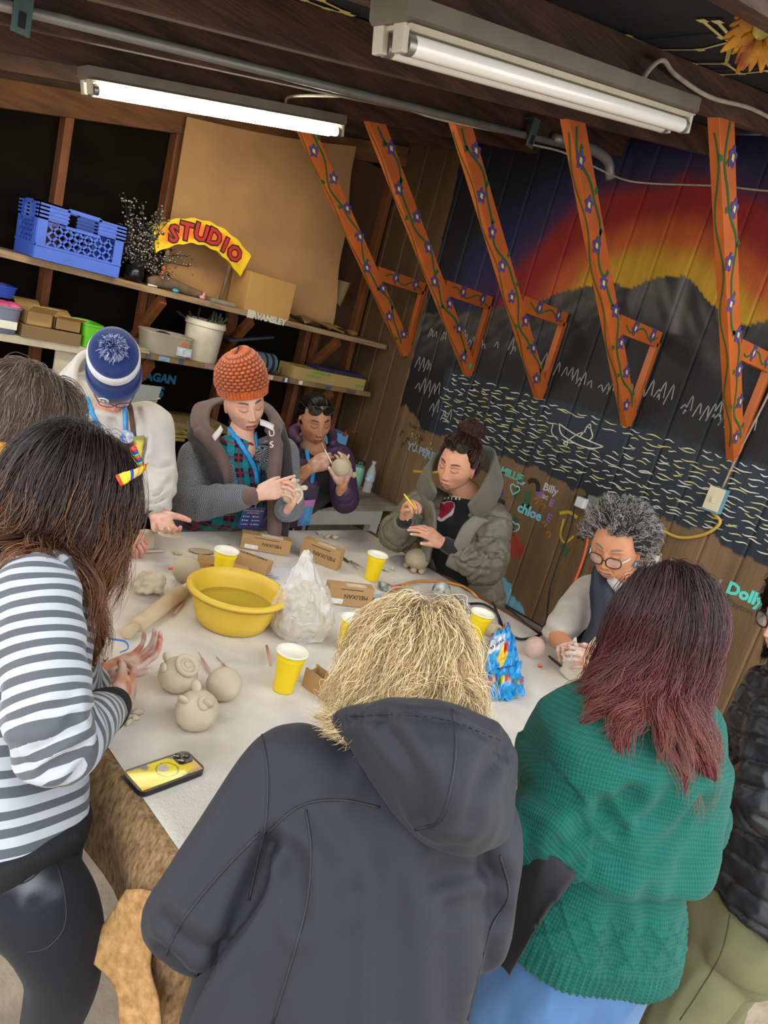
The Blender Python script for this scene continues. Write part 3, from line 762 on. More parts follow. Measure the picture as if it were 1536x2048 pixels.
for i in range(12):
    a = r3.uniform(0, 6.28); p = np.array([2.315 + .06 * math.cos(a), 4.09 + .06 * math.sin(a), 1.62]); q = p + np.array([r3.gauss(0, .04), r3.gauss(0, .03), r3.uniform(.045, .085)])
    b = obj('brush', MB().tube([p, q], .005, 6), mat(('brush_a', 'brush_b', 'brush_c')[i % 3], ('#2f4a3c', '#3c3a36', '#5a4a34')[i % 3], .6), t)
    obj('bristles', MB().tube([q, q + nrm(q - p) * .02, q + nrm(q - p) * .045], [.006, .010, .004], 6), mat('bristle', '#2c2a26', .8), b)
M_clear = mat('cloudy_clear_plastic', '#b8ad98', .3, .1, 5, alpha=.5)
def tub(name, label, c, size, m, yaw=0.0, contents=None, label_c=None, taper=.9):
    t = thing(name, label, 'bin', c); c = np.array(c, float); w, d, h = size
    def ring(s_, z, k):
        a = np.linspace(0, 2 * np.pi, 32, endpoint=False); e = 4.0
        x = np.sign(np.cos(a)) * np.abs(np.cos(a)) ** (2 / e) * w / 2 * k - s_; y = np.sign(np.sin(a)) * np.abs(np.sin(a)) ** (2 / e) * d / 2 * k
        cy, sy = math.cos(yaw), math.sin(yaw)
        return np.stack([c[0] + x * cy - y * sy, c[1] + x * sy + y * cy, np.full(32, c[2] + z)], 1)
    obj('shell', MB().rings([ring(0, 0, taper * .96), ring(0, .004, taper), ring(0, h * .93, 1), ring(0, h * .93, 1.04), ring(0, h, 1.04), ring(0, h, .98), ring(0, .01, taper * .96)]), m, t, angle=35)
    return t
t = tub('storage_bin', 'cloudy clear plastic bin on the lower shelf beside the bucket', (2.055, 4.06, 1.43), (.30, .2, .13), M_clear)
obj('sticker', MB().box((2.135, 3.957, 1.475), (.095, .003, .05)), mat('sticker_blue', '#8fa3b8', .5, .3, 60, color2='#e0e0e0'), t)
obj('logo_dab', MB().box((2.13, 3.953, 1.52), (.03, .003, .02)), mat('sticker_red', '#c4563a', .5), t)
solo('bin_contents', MB().tube(crom([(1.95, 4.06, 1.50), (2.03, 4.06, 1.535), (2.13, 4.07, 1.50)], 5), .03, 8), mat('dark_bundle', '#2c2a30', .7), 'dark bundle inside the cloudy clear bin', 'bundle', smooth=True)
solo('paper_pad', MB().box((1.84, 4.05, 1.437), (.16, .2, .014), bev=.002).box((1.85, 4.05, 1.449), (.14, .18, .01), bev=.002), mat('pad_tan', '#8f8468', .85), 'small tan paper pad lying beside the clear bin', 'pad')
t = tub('storage_bin', 'grey clear bin with white label at the far shelf end', (1.10, 4.07, 1.40), (.27, .22, .14), mat('grey_clear_plastic', '#8a8fa4', .3, .1, 5, alpha=.6))
obj('label_strip', MB().box((1.13, 3.953, 1.45), (.15, .003, .04), bev=.001), mat('label_paper', '#d6d0c4', .7), t)
for i, (c, dx) in enumerate((('#d86a4a', 0), ('#e0b040', .05), ('#c8486a', .1), ('#e08a5a', -.05), ('#d85a88', .14))):
    solo('craft_pouch', MB().blob((1.06 + dx, 4.06 + .02 * (i % 2), 1.535), (.045, .06, .022), None, 12, 8), mat('pouch%d' % i, c, .4, .2, 20), ('coral', 'yellow', 'rose', 'peach', 'pink')[i] + ' craft pouch heaped in the labelled grey bin', 'pouch', 'craft pouches in the grey bin', smooth=True)
t = tub('stacking_tray', 'bright blue plastic trays stacked above the grey bin', (1.10, 4.16, 1.565), (.26, .2, .06), mat('tray_blue', '#2848a8', .4, .08))
carton('cardboard_box', 'flat brown carton under two open boxes on the white shelf', (1.385, 4.07, 1.40), (.30, .2, .065), 0, mat('dark_card', '#7a6140', .85, .08))
carton('cardboard_box', 'small open tan box leaning left on the flat carton', (1.315, 4.07, 1.467), (.13, .16, .07), .05, M_box, .5)
carton('cardboard_box', 'small open tan box right of its twin on the flat carton', (1.465, 4.07, 1.467), (.135, .16, .062), 0, M_box, .3)
t = tub('green_bin', 'bright green plastic bin beside the tan boxes', (1.60, 4.08, 1.40), (.12, .22, .13), mat('lime_plastic', '#5cb81c', .4, .06))
t = thing('rolled_mat', 'rolled slate blue mat with black strap on the lower shelf', 'mat', (2.70, 4.05, 1.43))
obj('roll', MB().tube([(2.55, 4.02, 1.495), (2.83, 4.05, 1.495)], .065, 20), mat('slate_foam', '#4c5c74', .7, .12), t, angle=50)
for x in (2.73, 2.78): obj('strap', MB().tube([(x, 4.04, 1.495), (x + .016, 4.042, 1.495)], .068, 20), mat('black_strap', '#17171a', .6), t, angle=50)
cable('loose_strap', 'loose black strap end lying by the rolled mat', [(2.80, 3.99, 1.44), (2.85, 3.985, 1.436), (2.88, 4.0, 1.45), (2.885, 4.01, 1.49)], .004, MATS['black_strap'], cat='strap')
solo('folded_stand', MB().bar((2.50, 4.12, 1.585), (2.84, 4.14, 1.665), .07, .014), mat('gunmetal', '#2f343c', .45, .2), 'dark flat folded stand lying over the blue mat', 'stand')
t, ax = carton('long_box', 'long tan carton with green print on the lower shelf', (3.32, 4.09, 1.43), (.66, .2, .085), 0, mat('printed_card', '#a58a54', .85, .06))
for x, w in ((3.22, .17), (3.16, .12), (3.60, .09)):
    obj('green_print', MB().box((x, 3.9885, 1.50 if w > .13 else 1.47 if w > .1 else 1.462), (w, .002, .018)), mat('print_green', '#6f8f3c', .8, .3, 60), t)
solo('box_lid', MB().box((3.42, 4.09, 1.528), (.42, .16, .026), bev=.003), mat('navy_lid', '#22264a', .5, .1), 'dark blue flat box lying on the long tan carton', 'box')
t = thing('paper_heap', 'crumpled kraft paper and stick on the upper shelf end', 'paper', (3.2, 4.05, 1.80))
obj('sheet', MB().grid(lambda u, v: np.stack([2.98 + .48 * u, 3.99 + .26 * v, 1.806 + .04 * np.abs(np.sin(u * 7 + v * 3)) * (1 - u * .3) + .01 * np.sin(v * 9)], 1), 26, 14), mat('kraft_scrap', '#7d6238', .9, .15), t, smooth=True)
obj('stick', MB().tube([(2.93, 3.985, 1.86), (3.32, 3.98, 1.812)], .007, 6), mat('stick_wood', '#8a5a2c', .7), t)
# low shelf
t, ax = carton('grey_document_box', 'open pale grey box with coloured papers on low shelf', (1.90, 4.07, 1.03), (.22, .24, .11), .1, mat('pale_grey_card', '#a8b0ac', .7, .05), 1.35)
for i, c in enumerate(('#c8a848', '#5a8a84', '#b8503c', '#d8cfb8')):
    solo('paper_sheet', MB().box((1.90 + .015 * i, 4.05, 1.135 + .007 * i), (.19, .2, .004), ((math.cos(.25), 0, math.sin(.25)), (0, 1, 0), (-math.sin(.25), 0, math.cos(.25)))), mat('sheet%d' % i, c, .8), ('ochre', 'teal', 'red', 'cream')[i] + ' paper sheet in the open grey box', 'paper', 'papers in the grey box')
carton('grey_document_box', 'second pale grey box half behind the white hoodie', (1.66, 4.09, 1.03), (.22, .24, .21), 0, MATS['pale_grey_card'])
solo('board_stack', MB().box((2.05, 4.06, .985), (.4, .24, .018), bev=.002).box((2.05, 4.06, .962), (.42, .25, .018), bev=.002).box((2.04, 4.06, .94), (.4, .25, .018), bev=.002), mat('yellow_board', '#6a5a2c', .8, .4, 20, color2='#a8963c'), 'stack of paint-stained boards under the low shelf', 'boards')
# folding chair behind
t = thing('folding_chair', 'beige metal folding chair standing behind the hoodie sleeve', 'chair', (1.62, 3.45, 0))
M_ch = mat('beige_chair_metal', '#8c826c', .45, .12, metal=.2)
obj('back_frame', MB().tube(crom([(1.5, 3.6, .45), (1.51, 3.62, .85), (1.56, 3.62, 1.0), (1.7, 3.62, 1.0), (1.75, 3.62, .85), (1.76, 3.6, .45)], 6), .012, 8), M_ch, t, smooth=True)
obj('backrest', MB().box((1.63, 3.625, .88), (.24, .014, .17), bev=.005), M_ch, t)
obj('seat', MB().box((1.63, 3.42, .45), (.38, .38, .025), bev=.01), M_ch, t)
for x in (1.47, 1.79):
    obj('leg', MB().tube([(x, 3.25, .0), (x, 3.55, .5)], .011, 8), M_ch, t); obj('leg', MB().tube([(x, 3.6, .0), (x, 3.32, .46)], .011, 8), M_ch, t)
# ------------------------------------------------------------------ workbench in the corner
t = thing('corner_workbench', 'white painted workbench with worn grey top in the corner', 'workbench', (3.3, 3.85, 0))
M_wtop = mat('worn_grey_top', '#6b6156', .75, .3, 6, .2, 30, color2='#94897a'); M_wpaint = mat('white_bench_paint', '#b8b5ab', .6, .1, 8)
for i in range(5): obj('plank', MB().box((3.195, 3.50 + i * .178, .70), (1.13, .174, .04), bev=.003), M_wtop, t)
obj('apron', MB().box((3.12, 3.445, .625), (1.0, .025, .11)), M_wpaint, t)
for x in (2.68, 3.58):
    for y in (3.47, 4.25): obj('leg', MB().box((x, y, .34), (.08, .06, .68)), M_wpaint, t)
BZ = .722
def bench(px, py): return onz(px, py, BZ)
p = bench(704, 995)
t = thing('water_bottle', 'teal ombre steel water bottle with black lid on the corner workbench', 'bottle', p)
prof = [(0, 0), (.036, 0), (.039, .01), (.039, .20), (.034, .225), (.03, .235)]
V = MB().lathe(p, prof[:2] + [(.039, h) for h in np.linspace(.01, .2, 12)] + prof[-2:], 24, cap=True)
zz = V.verts()[:, 2] - p[2]
obj('body', V, mat('bottle_paint', attr=True, rough=.35, var=.04), t, angle=50, col=mix(srgb('#14465a'), srgb('#6fae94'), sstep(.02, .17, zz)))
obj('lid', MB().lathe(p + np.array([0, 0, .235]), [(0, 0), (.034, 0), (.034, .035), (.03, .042), (0, .042)], 24), mat('black_lid', '#191b1c', .4), t, angle=50)
obj('collar', MB().lathe(p + np.array([0, 0, .238]), [(.0345, 0), (.0352, .004), (.0345, .010)], 24), mat('teal_band', '#4f8f7a', .4), t, smooth=True)
obj('straw', MB().tube([p + np.array([.012, 0, .27]), p + np.array([.04, 0, .335])], .006, 8), MATS['black_lid'], t)
p = np.minimum(bench(752, 985), (3.68, 9, 9))
t = thing('plastic_bottle', 'clear plastic drinking bottle with blue label on the corner workbench', 'bottle', p)
obj('shell', MB().lathe(p, [(0, 0), (.032, 0), (.034, .01), (.031, .04), (.034, .05), (.031, .08), (.034, .09), (.034, .15), (.028, .18), (.013, .21), (.013, .225), (.017, .226), (.017, .245), (0, .245)], 24), mat('clear_pet', '#dfe4e4', .12, .02, alpha=.38), t, smooth=True)
obj('label_band', MB().lathe(p, [(.0347, .095), (.0347, .14)], 24, cap=False), mat('blue_label', '#2f62a8', .5, .3, 30, color2='#dfe6ee'), t, smooth=True)
p = bench(720, 945)
carton('blue_print_box', 'light blue box with small bird prints behind the purple coat', (3.42, 4.05, BZ + .16), (.34, .16, .21), -.12, mat('sky_box', '#5a9cc8', .6, .1, 3))
carton('cardboard_box', 'grey-topped carton supporting the light blue box', (3.40, 4.08, BZ), (.36, .22, .155), -.1, mat('dim_card', '#5c5044', .8))
for i, (px, py, c) in enumerate(((665, 857, '#b4402c'), (690, 868, '#a83c30'), (708, 862, '#7a3a28'))):
    q = ony(px, py, 3.95)
    solo('bird_print', MB().prism([(-.028, -.01), (.0, -.02), (.03, -.004), (.012, .008), (.0, .03), (-.012, .006)], q, ((1, 0, 0), (0, 0, 1), (0, -1, 0)), .003), mat('bird%d' % i, c, .6), ('red bird print farthest left', 'red bird print in the middle', 'brown bird print farthest right')[i] + ' on the light blue box', 'print', 'bird prints on the blue box')
solo('envelope', MB().box(bench(728, 970) + np.array([0, .02, .03]), (.16, .03, .10), bev=.004), mat('mustard_paper', '#a87a20', .8, .15), 'mustard paper pouch behind the plastic bottle', 'pouch')
q = np.minimum(bench(782, 965), (3.60, 9, 9))
solo('picture_book', MB().box(q + np.array([.02, .02, .013]), (.2, .16, .026), ((.94, -.34, 0), (.34, .94, 0), (0, 0, 1)), bev=.003), mat('lilac_cover', '#a88cb4', .6, .2, 10, color2='#b86a4a'), 'lilac edged book with orange cover lying on the corner workbench', 'book')
for i, (px, py, c, n_) in enumerate(((728, 925, '#b88a78', 'pink'), (722, 915, '#c49a84', 'peach'), (735, 935, '#2c4a58', 'dark teal'))):
    q = np.minimum(bench(728, 945), (3.55, 3.95, 9)) + np.array([-.02 * i, .02 * i, .010 + .0195 * i])
    ya = .2 + .25 * i; solo('picture_book', MB().box(q, (.26, .2, .018), ((math.cos(ya), -math.sin(ya), 0), (math.sin(ya), math.cos(ya), 0), (0, 0, 1)), bev=.002), mat('cover%d' % i, c, .6, .25, 15), n_ + ' picture book sliding off the pile by the water bottle', 'book', 'books piled behind the water bottle')
# ------------------------------------------------------------------ switch box, outlet and cords on the mural wall
q = onx(1436, 1000, XW)
t = thing('switch_box', 'cream wall switch on a blue surface box with cable', 'switch', q)
obj('box', MB().box(q + np.array([-.03, 0, 0]), (.055, .085, .13), bev=.005), mat('switch_blue', '#5d8a9c', .6, .15), t)
obj('plate', MB().box(q + np.array([-.06, .0, .005]), (.008, .08, .12), bev=.003), mat('switch_cream', '#cbbf9c', .5, .05), t)
obj('toggle', MB().box(q + np.array([-.068, 0, .0]), (.02, .012, .026), bev=.002), MATS['switch_cream'], t)
cable('switch_cable', 'thin pink-tan cable rising from the wall switch to the roof', [q + np.array([-.02, -.005, .065]), onx(1480, 900, XW - .015), onx(1536, 790, XW - .015), onx(1600, 650, XW - .015)], .006, mat('tan_cable', '#9a7d68', .6))
cable('yellow_cable', 'yellow cable looping from the wall switch along the siding', [q + np.array([-.02, .0, -.065]), onx(1440, 1045, XW - .02), onx(1410, 1068, XW - .02), onx(1360, 1075, XW - .02), onx(1318, 1058, XW - .02), onx(1290, 1050, XW - .02), onx(1230, 1030, XW - .02)], .009, mat('yellow_cord', '#b8963c', .5, .1))
q = onx(1190, 1010, XW)
t = thing('wall_outlet', 'grey wall outlet with white plug adapter beside the curly grey hair', 'outlet', q)
obj('box', MB().box(q + np.array([-.025, 0, 0]), (.05, .07, .10), bev=.004), mat('outlet_grey', '#77726a', .5, .15), t)
obj('adapter', MB().box(q + np.array([-.07, .05, -.005]), (.045, .06, .06), bev=.008), mat('adapter_white', '#c8c8c8', .5), t)
cable('black_cord', 'thin black cord hanging from the white plug adapter', [q + np.array([-.08, .08, -.02]), onx(1140, 1062, XW - .06), onx(1118, 1120, XW - .08), onx(1100, 1180, XW - .1), onx(1093, 1240, XW - .12), onz(1085, 1258, .9) * .5 + onx(1085, 1258, XW - .2) * .5], .005, mat('black_cord', '#15171a', .5))
cable('orange_cord', 'bright orange extension cord hanging down from the outlet', [q + np.array([-.03, .0, -.05]), onx(1178, 1060, XW - .05), onx(1168, 1110, XW - .06), onx(1150, 1160, XW - .08), onx(1125, 1215, XW - .1), onx(1090, 1330, XW - .2)], .0075, mat('orange_cord', '#d8562a', .5))
# sunflower on the rafter
q = CAMP + ray(1524, 58) * (.88 / ray(1524, 58)[1])
t = thing('silk_sunflower', 'yellow silk sunflower hanging from the rafter', 'flower', q)
M_pt = mat('sunflower_petal', '#d8a020', .6, .3, 20, color2='#8a3c14'); fw = nrm(CAMP - q + np.array([.1, -.2, -.3])); ri = nrm(np.cross(fw, (0, 0, 1))); uu_ = np.cross(ri, fw)
for i in range(26):
    a = i * 2.399; e = ri * math.cos(a) + uu_ * math.sin(a); r0, L_ = .015 + .005 * (i % 3), .044 + .010 * (i % 2); dn = np.array([0, 0, -1.0])
    P = [q + e * r0, q + e * (r0 + L_ * .5) + fw * .008, q + e * (r0 + L_) - fw * .006 + dn * .015]
    obj('petal', MB().tube(crom(P, 3), [.006, .011, .014, .014, .011, .007, .002][:7], 6, flat=(1, .15), upv=fw), M_pt, t, smooth=True)
obj('heart', MB().blob(q + fw * .006, (.020, .020, .010), (ri, uu_, fw), 14, 8), mat('sunflower_heart', '#a8a05a', .9, .3, 60, .5, 80), t, smooth=True)
# ================================================================== THE WORK TABLE
TZ = .88
TX0, TX1, TY0, TY1 = .69, 2.63, .86, 2.59
M_canvas = mat('clay_dusted_canvas', '#c9bfae', .9, .09, 2.2, .25, 120, color2='#ddd6cb', detail=8)
M_felt2 = mat('brown_speckled_felt', '#674a2e', .9, .3, 95, .35, 120, color2='#a5855c', detail=9, stretch=(1, 1, .45))
M_twood = mat('table_wood', '#8a623a', .7, .2, 5, .1, 20, stretch=(1, 8, 8))
t = thing('work_table', 'large wooden work table under the canvas cloth', 'table', ((TX0 + TX1) / 2, (TY0 + TY1) / 2, 0))
obj('tabletop', MB().box(((TX0 + TX1) / 2 + .02, (TY0 + TY1) / 2, TZ - .026), (TX1 - TX0 + .06, TY1 - TY0, .038), bev=.004), M_twood, t)
for x in (TX0 + .1, (TX0 + TX1) / 2, TX1 - .1):
    for y in (TY0 + .1, TY1 - .1): obj('leg', MB().box((x, y, (TZ - .05) / 2), (.085, .085, TZ - .05), bev=.004), M_twood, t)
obj('apron', MB().box(((TX0 + TX1) / 2, TY1 - .06, TZ - .09), (TX1 - TX0 - .1, .03, .09)), M_twood, t); obj('apron', MB().box(((TX0 + TX1) / 2, TY0 + .06, TZ - .09), (TX1 - TX0 - .1, .03, .09)), M_twood, t)
# felt under-cloth hanging over the near edges
per = []
for y in np.linspace(2.55, TY0 + .05, 46): per.append((TX0, y, -1, 0))
for a in np.linspace(0, math.pi / 2, 14)[1:-1]: per.append((TX0 + .05 - .05 * math.cos(a), TY0 + .05 - .05 * math.sin(a), -math.cos(a), -math.sin(a)))
for x in np.linspace(TX0 + .05, 2.55, 46): per.append((x, TY0, 0, -1))
rows = []
nv = 22
for k, (x, y, nx, ny) in enumerate(per):
    cr = math.exp(-((k - 51.5) / 4.8) ** 2); cl = math.exp(-((k - 46) / 9.0) ** 2)
    fl = math.exp(-((k - 42.5) / 1.6) ** 2)
    drop = .165 + .012 * math.sin(k * .35) + .06 * float(sstep(30, 41, k)) * (k < 52) + .24 * cr
    row = [(x - nx * .30, y - ny * .30, TZ - .005), (x - nx * .03, y - ny * .03, TZ - .004)]
    for j in range(nv):
        v = j / (nv - 1); out = .008 + .03 * math.sin(v * 1.6) + .018 * v * math.sin(k * .6) * (1 - cr) + .05 * cr * v + .02 * math.sin(v * 5) * cl
        dz = TZ - .003 - .006 * (1 - (1 - min(v * 6, 1)) ** 2) - drop * v
        row.append((x + nx * out, y + ny * out, dz))
    rows.append(np.array(row))
g = MB(); m_ = len(rows[0]); g.add(np.concatenate(rows), [(i * m_ + j, i * m_ + j + 1, (i + 1) * m_ + j + 1, (i + 1) * m_ + j) for i in range(len(rows) - 1) for j in range(m_ - 1)])
o = solo('felt_undercloth', g, M_felt2, 'brown speckled felt cloth hanging over the near table edge', 'cloth', smooth=True)
sm = o.modifiers.new('thickness', 'SOLIDIFY'); sm.thickness = .004; sm.offset = -1
fc = [[(262, 1772, .655), (300, 1772, .665), (345, 1790, .68)], [(218, 1838, .635), (262, 1846, .65), (320, 1862, .675)], [(178, 1893, .60), (236, 1908, .635), (310, 1925, .67)], [(238, 1962, .635), (272, 1972, .65), (325, 1985, .67)], [(250, 2050, .64), (285, 2055, .65), (335, 2062, .67)]]
fr_ = np.array([crom([onx(p[0], p[1], p[2] - .035) for p in r], 6) for r in fc]); fr_ = np.array([crom(fr_[:, j], 6) for j in range(fr_.shape[1])]).transpose(1, 0, 2); a_, b_ = fr_.shape[:2]
o2 = obj('folded_corner', (fr_.reshape(-1, 3) - np.array([.012, .004, 0]), [(i * b_ + j, (i + 1) * b_ + j, (i + 1) * b_ + j + 1, i * b_ + j + 1) for i in range(a_ - 1) for j in range(b_ - 1)]), mat('felt_underside', '#8a6538', .9, .25, 60, .35, 90, color2='#b48a58', detail=8), o, smooth=True)
for _o in (o2,):
    md_ = _o.modifiers.new('thickness', 'SOLIDIFY'); md_.thickness = .004
# canvas
def _cv(u, v):
    x = TX0 + .012 + (TX1 - TX0 - .02) * u; y = TY0 + .012 + (TY1 - TY0 - .014) * v
    P = np.stack([x, y, np.zeros_like(x)], 1)
    P[:, 2] = TZ + .0004 + .0016 * (1 + vnoise(P, 5, 2)) + .0022 * np.maximum(0, vnoise(P * np.array([1, .35, 1]), 16, 8)) ** 2
    P[:, 0] += .006 * vnoise(P, 4, 7) * (np.abs(u - .5) > .49)
    edge = np.minimum(np.minimum(u, 1 - u), np.minimum(v, 1 - v)); P[:, 2] -= .003 * (edge < .004)
    return P
c1 = MB().grid(_cv, 150, 140)
V = c1.verts()
stain = np.clip(.0 + .8 * sstep(.25, .8, fbm(V, 2.2, 4)) + .5 * np.exp(-(((V[:, 0] - .90) / .08) ** 2 + ((V[:, 1] - 1.20) / .05) ** 2)) + .25 * sstep(.3, .9, vnoise(V, 9, 3)), 0, 1)
cc = mix(srgb('#dcd6cc'), srgb('#b8a486'), stain * .75 * sstep(.9, 2.0, V[:, 1] + .3) + .12)
solo('canvas_cloth', c1, mat('canvas_weave', attr=True, rough=.9, var=.06, vscale=14, bump=.3, bscale=160), 'pale clay-stained canvas cloth covering the work table', 'cloth', smooth=True, col=cc)
def T(px, py, dz=0.0):
    return onz(px, py, TZ + .004 + dz)
# ---------------------------------------------------------------- basin
M_basin = mat('yellow_basin_plastic', '#dfb93a', .42, .06, 4, .05, 12)
c = T(462, 1243)
t = thing('washing_basin', 'round yellow plastic basin half filled with cloudy water', 'basin', c)
RB = .150
prof = [(0, 0), (RB * .72, 0), (RB * .78, .006), (RB * .86, .035), (RB * .865, .038), (RB * .97, .10), (RB * .985, .112), (RB * 1.10, .116), (RB * 1.11, .110), (RB * 1.125, .122), (RB * 1.05, .131), (RB * .97, .124), (RB * .93, .10), (RB * .82, .04), (RB * .74, .012), (0, .012)]
obj('tub', MB().lathe(c, prof, 64), M_basin, t, smooth=True)
obj('water', MB().lathe(c, [(0, .066), (RB * .875, .066), (RB * .875, .064), (0, .064)], 48), mat('cloudy_water', '#b39a35', .06, .05, 3), t, smooth=False)
obj('lip_hole', MB().lathe(c + np.array([.10, -.125, .129]), [(.006, 0), (.009, .002), (.011, .0)], 14), mat('basin_hole', '#8a6a10', .6), t)
# ---------------------------------------------------------------- cups
M_cup = mat('yellow_cup', '#f0cf0a', .38, .04, 3); M_cupw = mat('cup_white', '#f0ead8', .4, .02, 3)
def cup(label, base, h=.12):
    t = thing('party_cup', label, 'cup', base, 'yellow plastic cups on the work table'); r0, r1 = .0295, .044
    obj('wall', MB().lathe(base, [(0, 0), (r0, 0), (r0 + .0012, .004), (r0 + .002, .03 * h / .12), (r1 - .0035, h * .82), (r1 - .0018, h * .825), (r1 - .003, h * .90), (r1 - .0012, h * .905), (r1, h * .975)], 40, cap=False), M_cup, t, angle=45)
    obj('liner', MB().lathe(base, [(r1, h * .975), (r1 - .0014, h * .97), (r1 - .0065, h * .8), (r0 - .003, .01), (0, .008)], 40, cap=False), M_cupw, t, smooth=True)
    obj('rim', MB().tube([base + np.array([(r1 + .001) * math.cos(a), (r1 + .001) * math.sin(a), h * .985]) for a in np.linspace(0, 6.2832, 40, endpoint=False)], .0026, 8, closed=True), M_cupw, t, smooth=True)
    return t
cup('yellow plastic cup standing alone in front of the clay bag', T(566, 1378), .125)
cup('yellow plastic cup behind the basin beside flat boxes', T(441, 1158), .12)
cup('yellow plastic cup by the orange cord at table centre', T(742, 1158), .12)
cup('yellow plastic cup half hidden by the blonde hair', T(692, 1300), .12)
cup('yellow plastic cup just behind the blue balloon packet', T(948, 1280), .12)
# ---------------------------------------------------------------- tool boxes
M_kit = mat('kraft_kit_box', '#b08a5a', .8, .06, 5, .04, 40); M_prn = mat('kit_print', '#3b2c1c', .7, .05); M_stk = mat('kit_sticker', '#e2ded6', .6, .1, 90); M_tape = mat('packing_tape', '#cdb796', .25, .3, 30, color2='#e8e0d2')
def kit(label, a, b, h, depth, flip=True, dz=0.0, back=None, tape=True):
    """box whose near bottom edge runs from table pixel a to b"""
    A, B = T(*a, dz), T(*b, dz); ex = nrm(B - A); ez = np.array([0, 0, 1.0]); ey = np.cross(ez, ex); w = np.linalg.norm(B - A)
    c = (A + B) / 2 + ey * depth / 2
    t = thing('clay_kit_box', label, 'box', c, 'kraft clay tool boxes')
    obj('body', MB().box(c + ez * h / 2, (w, depth, h), (ex, ey, ez), bev=.0015), M_kit, t)
    f = (A + B) / 2 - ey * .0008
    s_ = -1 if flip else 1
    text_mesh('MEUXAN', h * .30, f + ez * h * (.60 if flip else .40) - ex * s_ * w * .12, ex * s_, ez * s_, M_prn, t, 'lettering', .0, .0004, 0, 'CENTER')
    obj('barcode_sticker', MB().box(f - ex * w * .28 + ez * h * .22, (w * .27, .0012, h * .25), (ex, ey, ez)), M_stk, t)
    obj('print_line', MB().box(f + ez * h * .85, (w * .5, .001, h * .03), (ex, ey, ez)), M_prn, t)
    if tape: obj('tape', MB().box((A + B) / 2 + ez * (h + .0006) + ey * depth * .35 + ex * w * .1, (w * .45, depth * .5, .0012), (ex, ey, ez)), M_tape, t)
    return t
kit('kraft tool box standing behind the clay bag top', (597, 1113), (672, 1142), .088, .055)
kit('kraft tool box in the back row nearest the orange beanie', (479, 1096), (577, 1113), .07, .055)
kit('kraft tool box beside the blue packet at table centre', (651, 1208), (740, 1217), .082, .05)
A, B = T(395, 1150), T(490, 1160)
kit('flat kraft tool box behind the basin under a tilted one', (392, 1140), (495, 1157), .035, .085, True, tape=False)
# tilted long box lying on two others
t = thing('clay_kit_box', 'long kraft box lying tilted across the back row', 'box', T(485, 1120), 'kraft clay tool boxes')
P0, P1 = T(452, 1112, .05), T(520, 1136, .045); ex = nrm(P1 - P0); ez = nrm(np.array([.05, .1, 1.0])); ez = nrm(ez - ex * (ez @ ex)); ey = np.cross(ez, ex)
obj('body', MB().box((P0 + P1) / 2 + ey * .04 + ez * .0, (.20, .075, .045), (ex, ey, ez), bev=.0015), M_kit, t)
text_mesh('MEUXAN', .028, (P0 + P1) / 2 + ey * .065 + ez * .0232 + ex * .02, -ex, -ey, M_prn, t, 'lettering', .0, .0004, 0, 'CENTER')
# open kraft box by the blonde hair
t = thing('open_kit_box', 'open kraft carton with curved cut flap beside the blonde hair', 'box', T(640, 1392))
A, B = T(606, 1372), T(672, 1420); ex = nrm(B - A); ez = np.array([0, 0, 1.0]); ey = np.cross(ez, ex)
mb = MB().box((A + B) / 2 + ez * .03 + ey * .045, (.15, .003, .06), (ex, ey, ez)).box((A + B) / 2 + ez * .03 - ey * .0, (.15, .003, .06), (ex, ey, ez)).box((A + B) / 2 + ez * .002 + ey * .022, (.15, .045, .003), (ex, ey, ez))
obj('body', mb, M_kit, t)
n_ = [(0, 0), (.048, 0), (.048, .035), (.04, .028), (.024, .022), (.008, .028), (0, .035)]
obj('end_flap', MB().prism(n_, A - ex * .0 + ez * .028, (ey, ez, ex), .003), M_kit, t)
# paper and plastic-wrapped clay
q = T(560, 1160)
solo('paper_sheet', MB().grid(lambda u, v: q + np.stack([(u - .5) * .30 + .08 * (v - .5), (v - .5) * .22 - .06 * (u - .5), .003 + .002 * np.sin(u * 6 + v * 3)], 1), 12, 10), mat('white_paper', '#d4d3dc', .8, .03), 'white printed sheet lying behind the clay bag', 'paper', smooth=True)
sheet = bpy.data.objects['paper_sheet.004'] if 'paper_sheet.004' in bpy.data.objects else None
if sheet:
    for i in range(5):
        obj('print_line', MB().box(q + np.array([-.06, .07 - i * .018, .0062]), (.12 - .01 * (i % 3), .003, .0006)), mat('grey_print', '#8a8a98', .8), sheet)
c = T(592, 1268)
t = thing('clay_bag', 'crumpled clear plastic bag tied round a block of clay', 'bag', c)
def bagpt(u, v):
    a = u * 2 * np.pi
    r = np.interp(v, [0, .08, .3, .5, .72, .9, 1], [.085, .112, .118, .10, .066, .034, .018])
    P = np.stack([np.cos(a) * r, np.sin(a) * r * .8, .29 * v], 1)
    P[:, 0] += -.03 * sstep(.4, 1, v) + .01; P[:, 1] += .0
    n = np.abs(vnoise(P * np.array([1, 1, .55]) + 3, 26, 3)) * 1.1 + np.abs(vnoise(P + 5, 48, 4)) * .55 - .6
    k = 1 + .20 * n * (.45 + .55 * v) + .10 * np.sin(a * 6 + 5 * v) * v * v
    P[:, 0] = P[:, 0] * k; P[:, 1] = P[:, 1] * k
    P[:, 2] += .012 * vnoise(P, 34, 8) - .03 * np.cos(a + .6) * v
    return P + c
bg = MB().grid(bagpt, 84, 54)
M_bag = mat('milky_film', '#f4f1e8', .10, .04, 20, .25, 90, alpha=.42, spec=1.0, coat=.8)
obj('film', bg, M_bag, t)
mb = MB().blob(c + np.array([.005, 0, .05]), (.095, .075, .052), None, 28, 18, lambda q: 1 + .06 * vnoise(q, 2.2, 4))
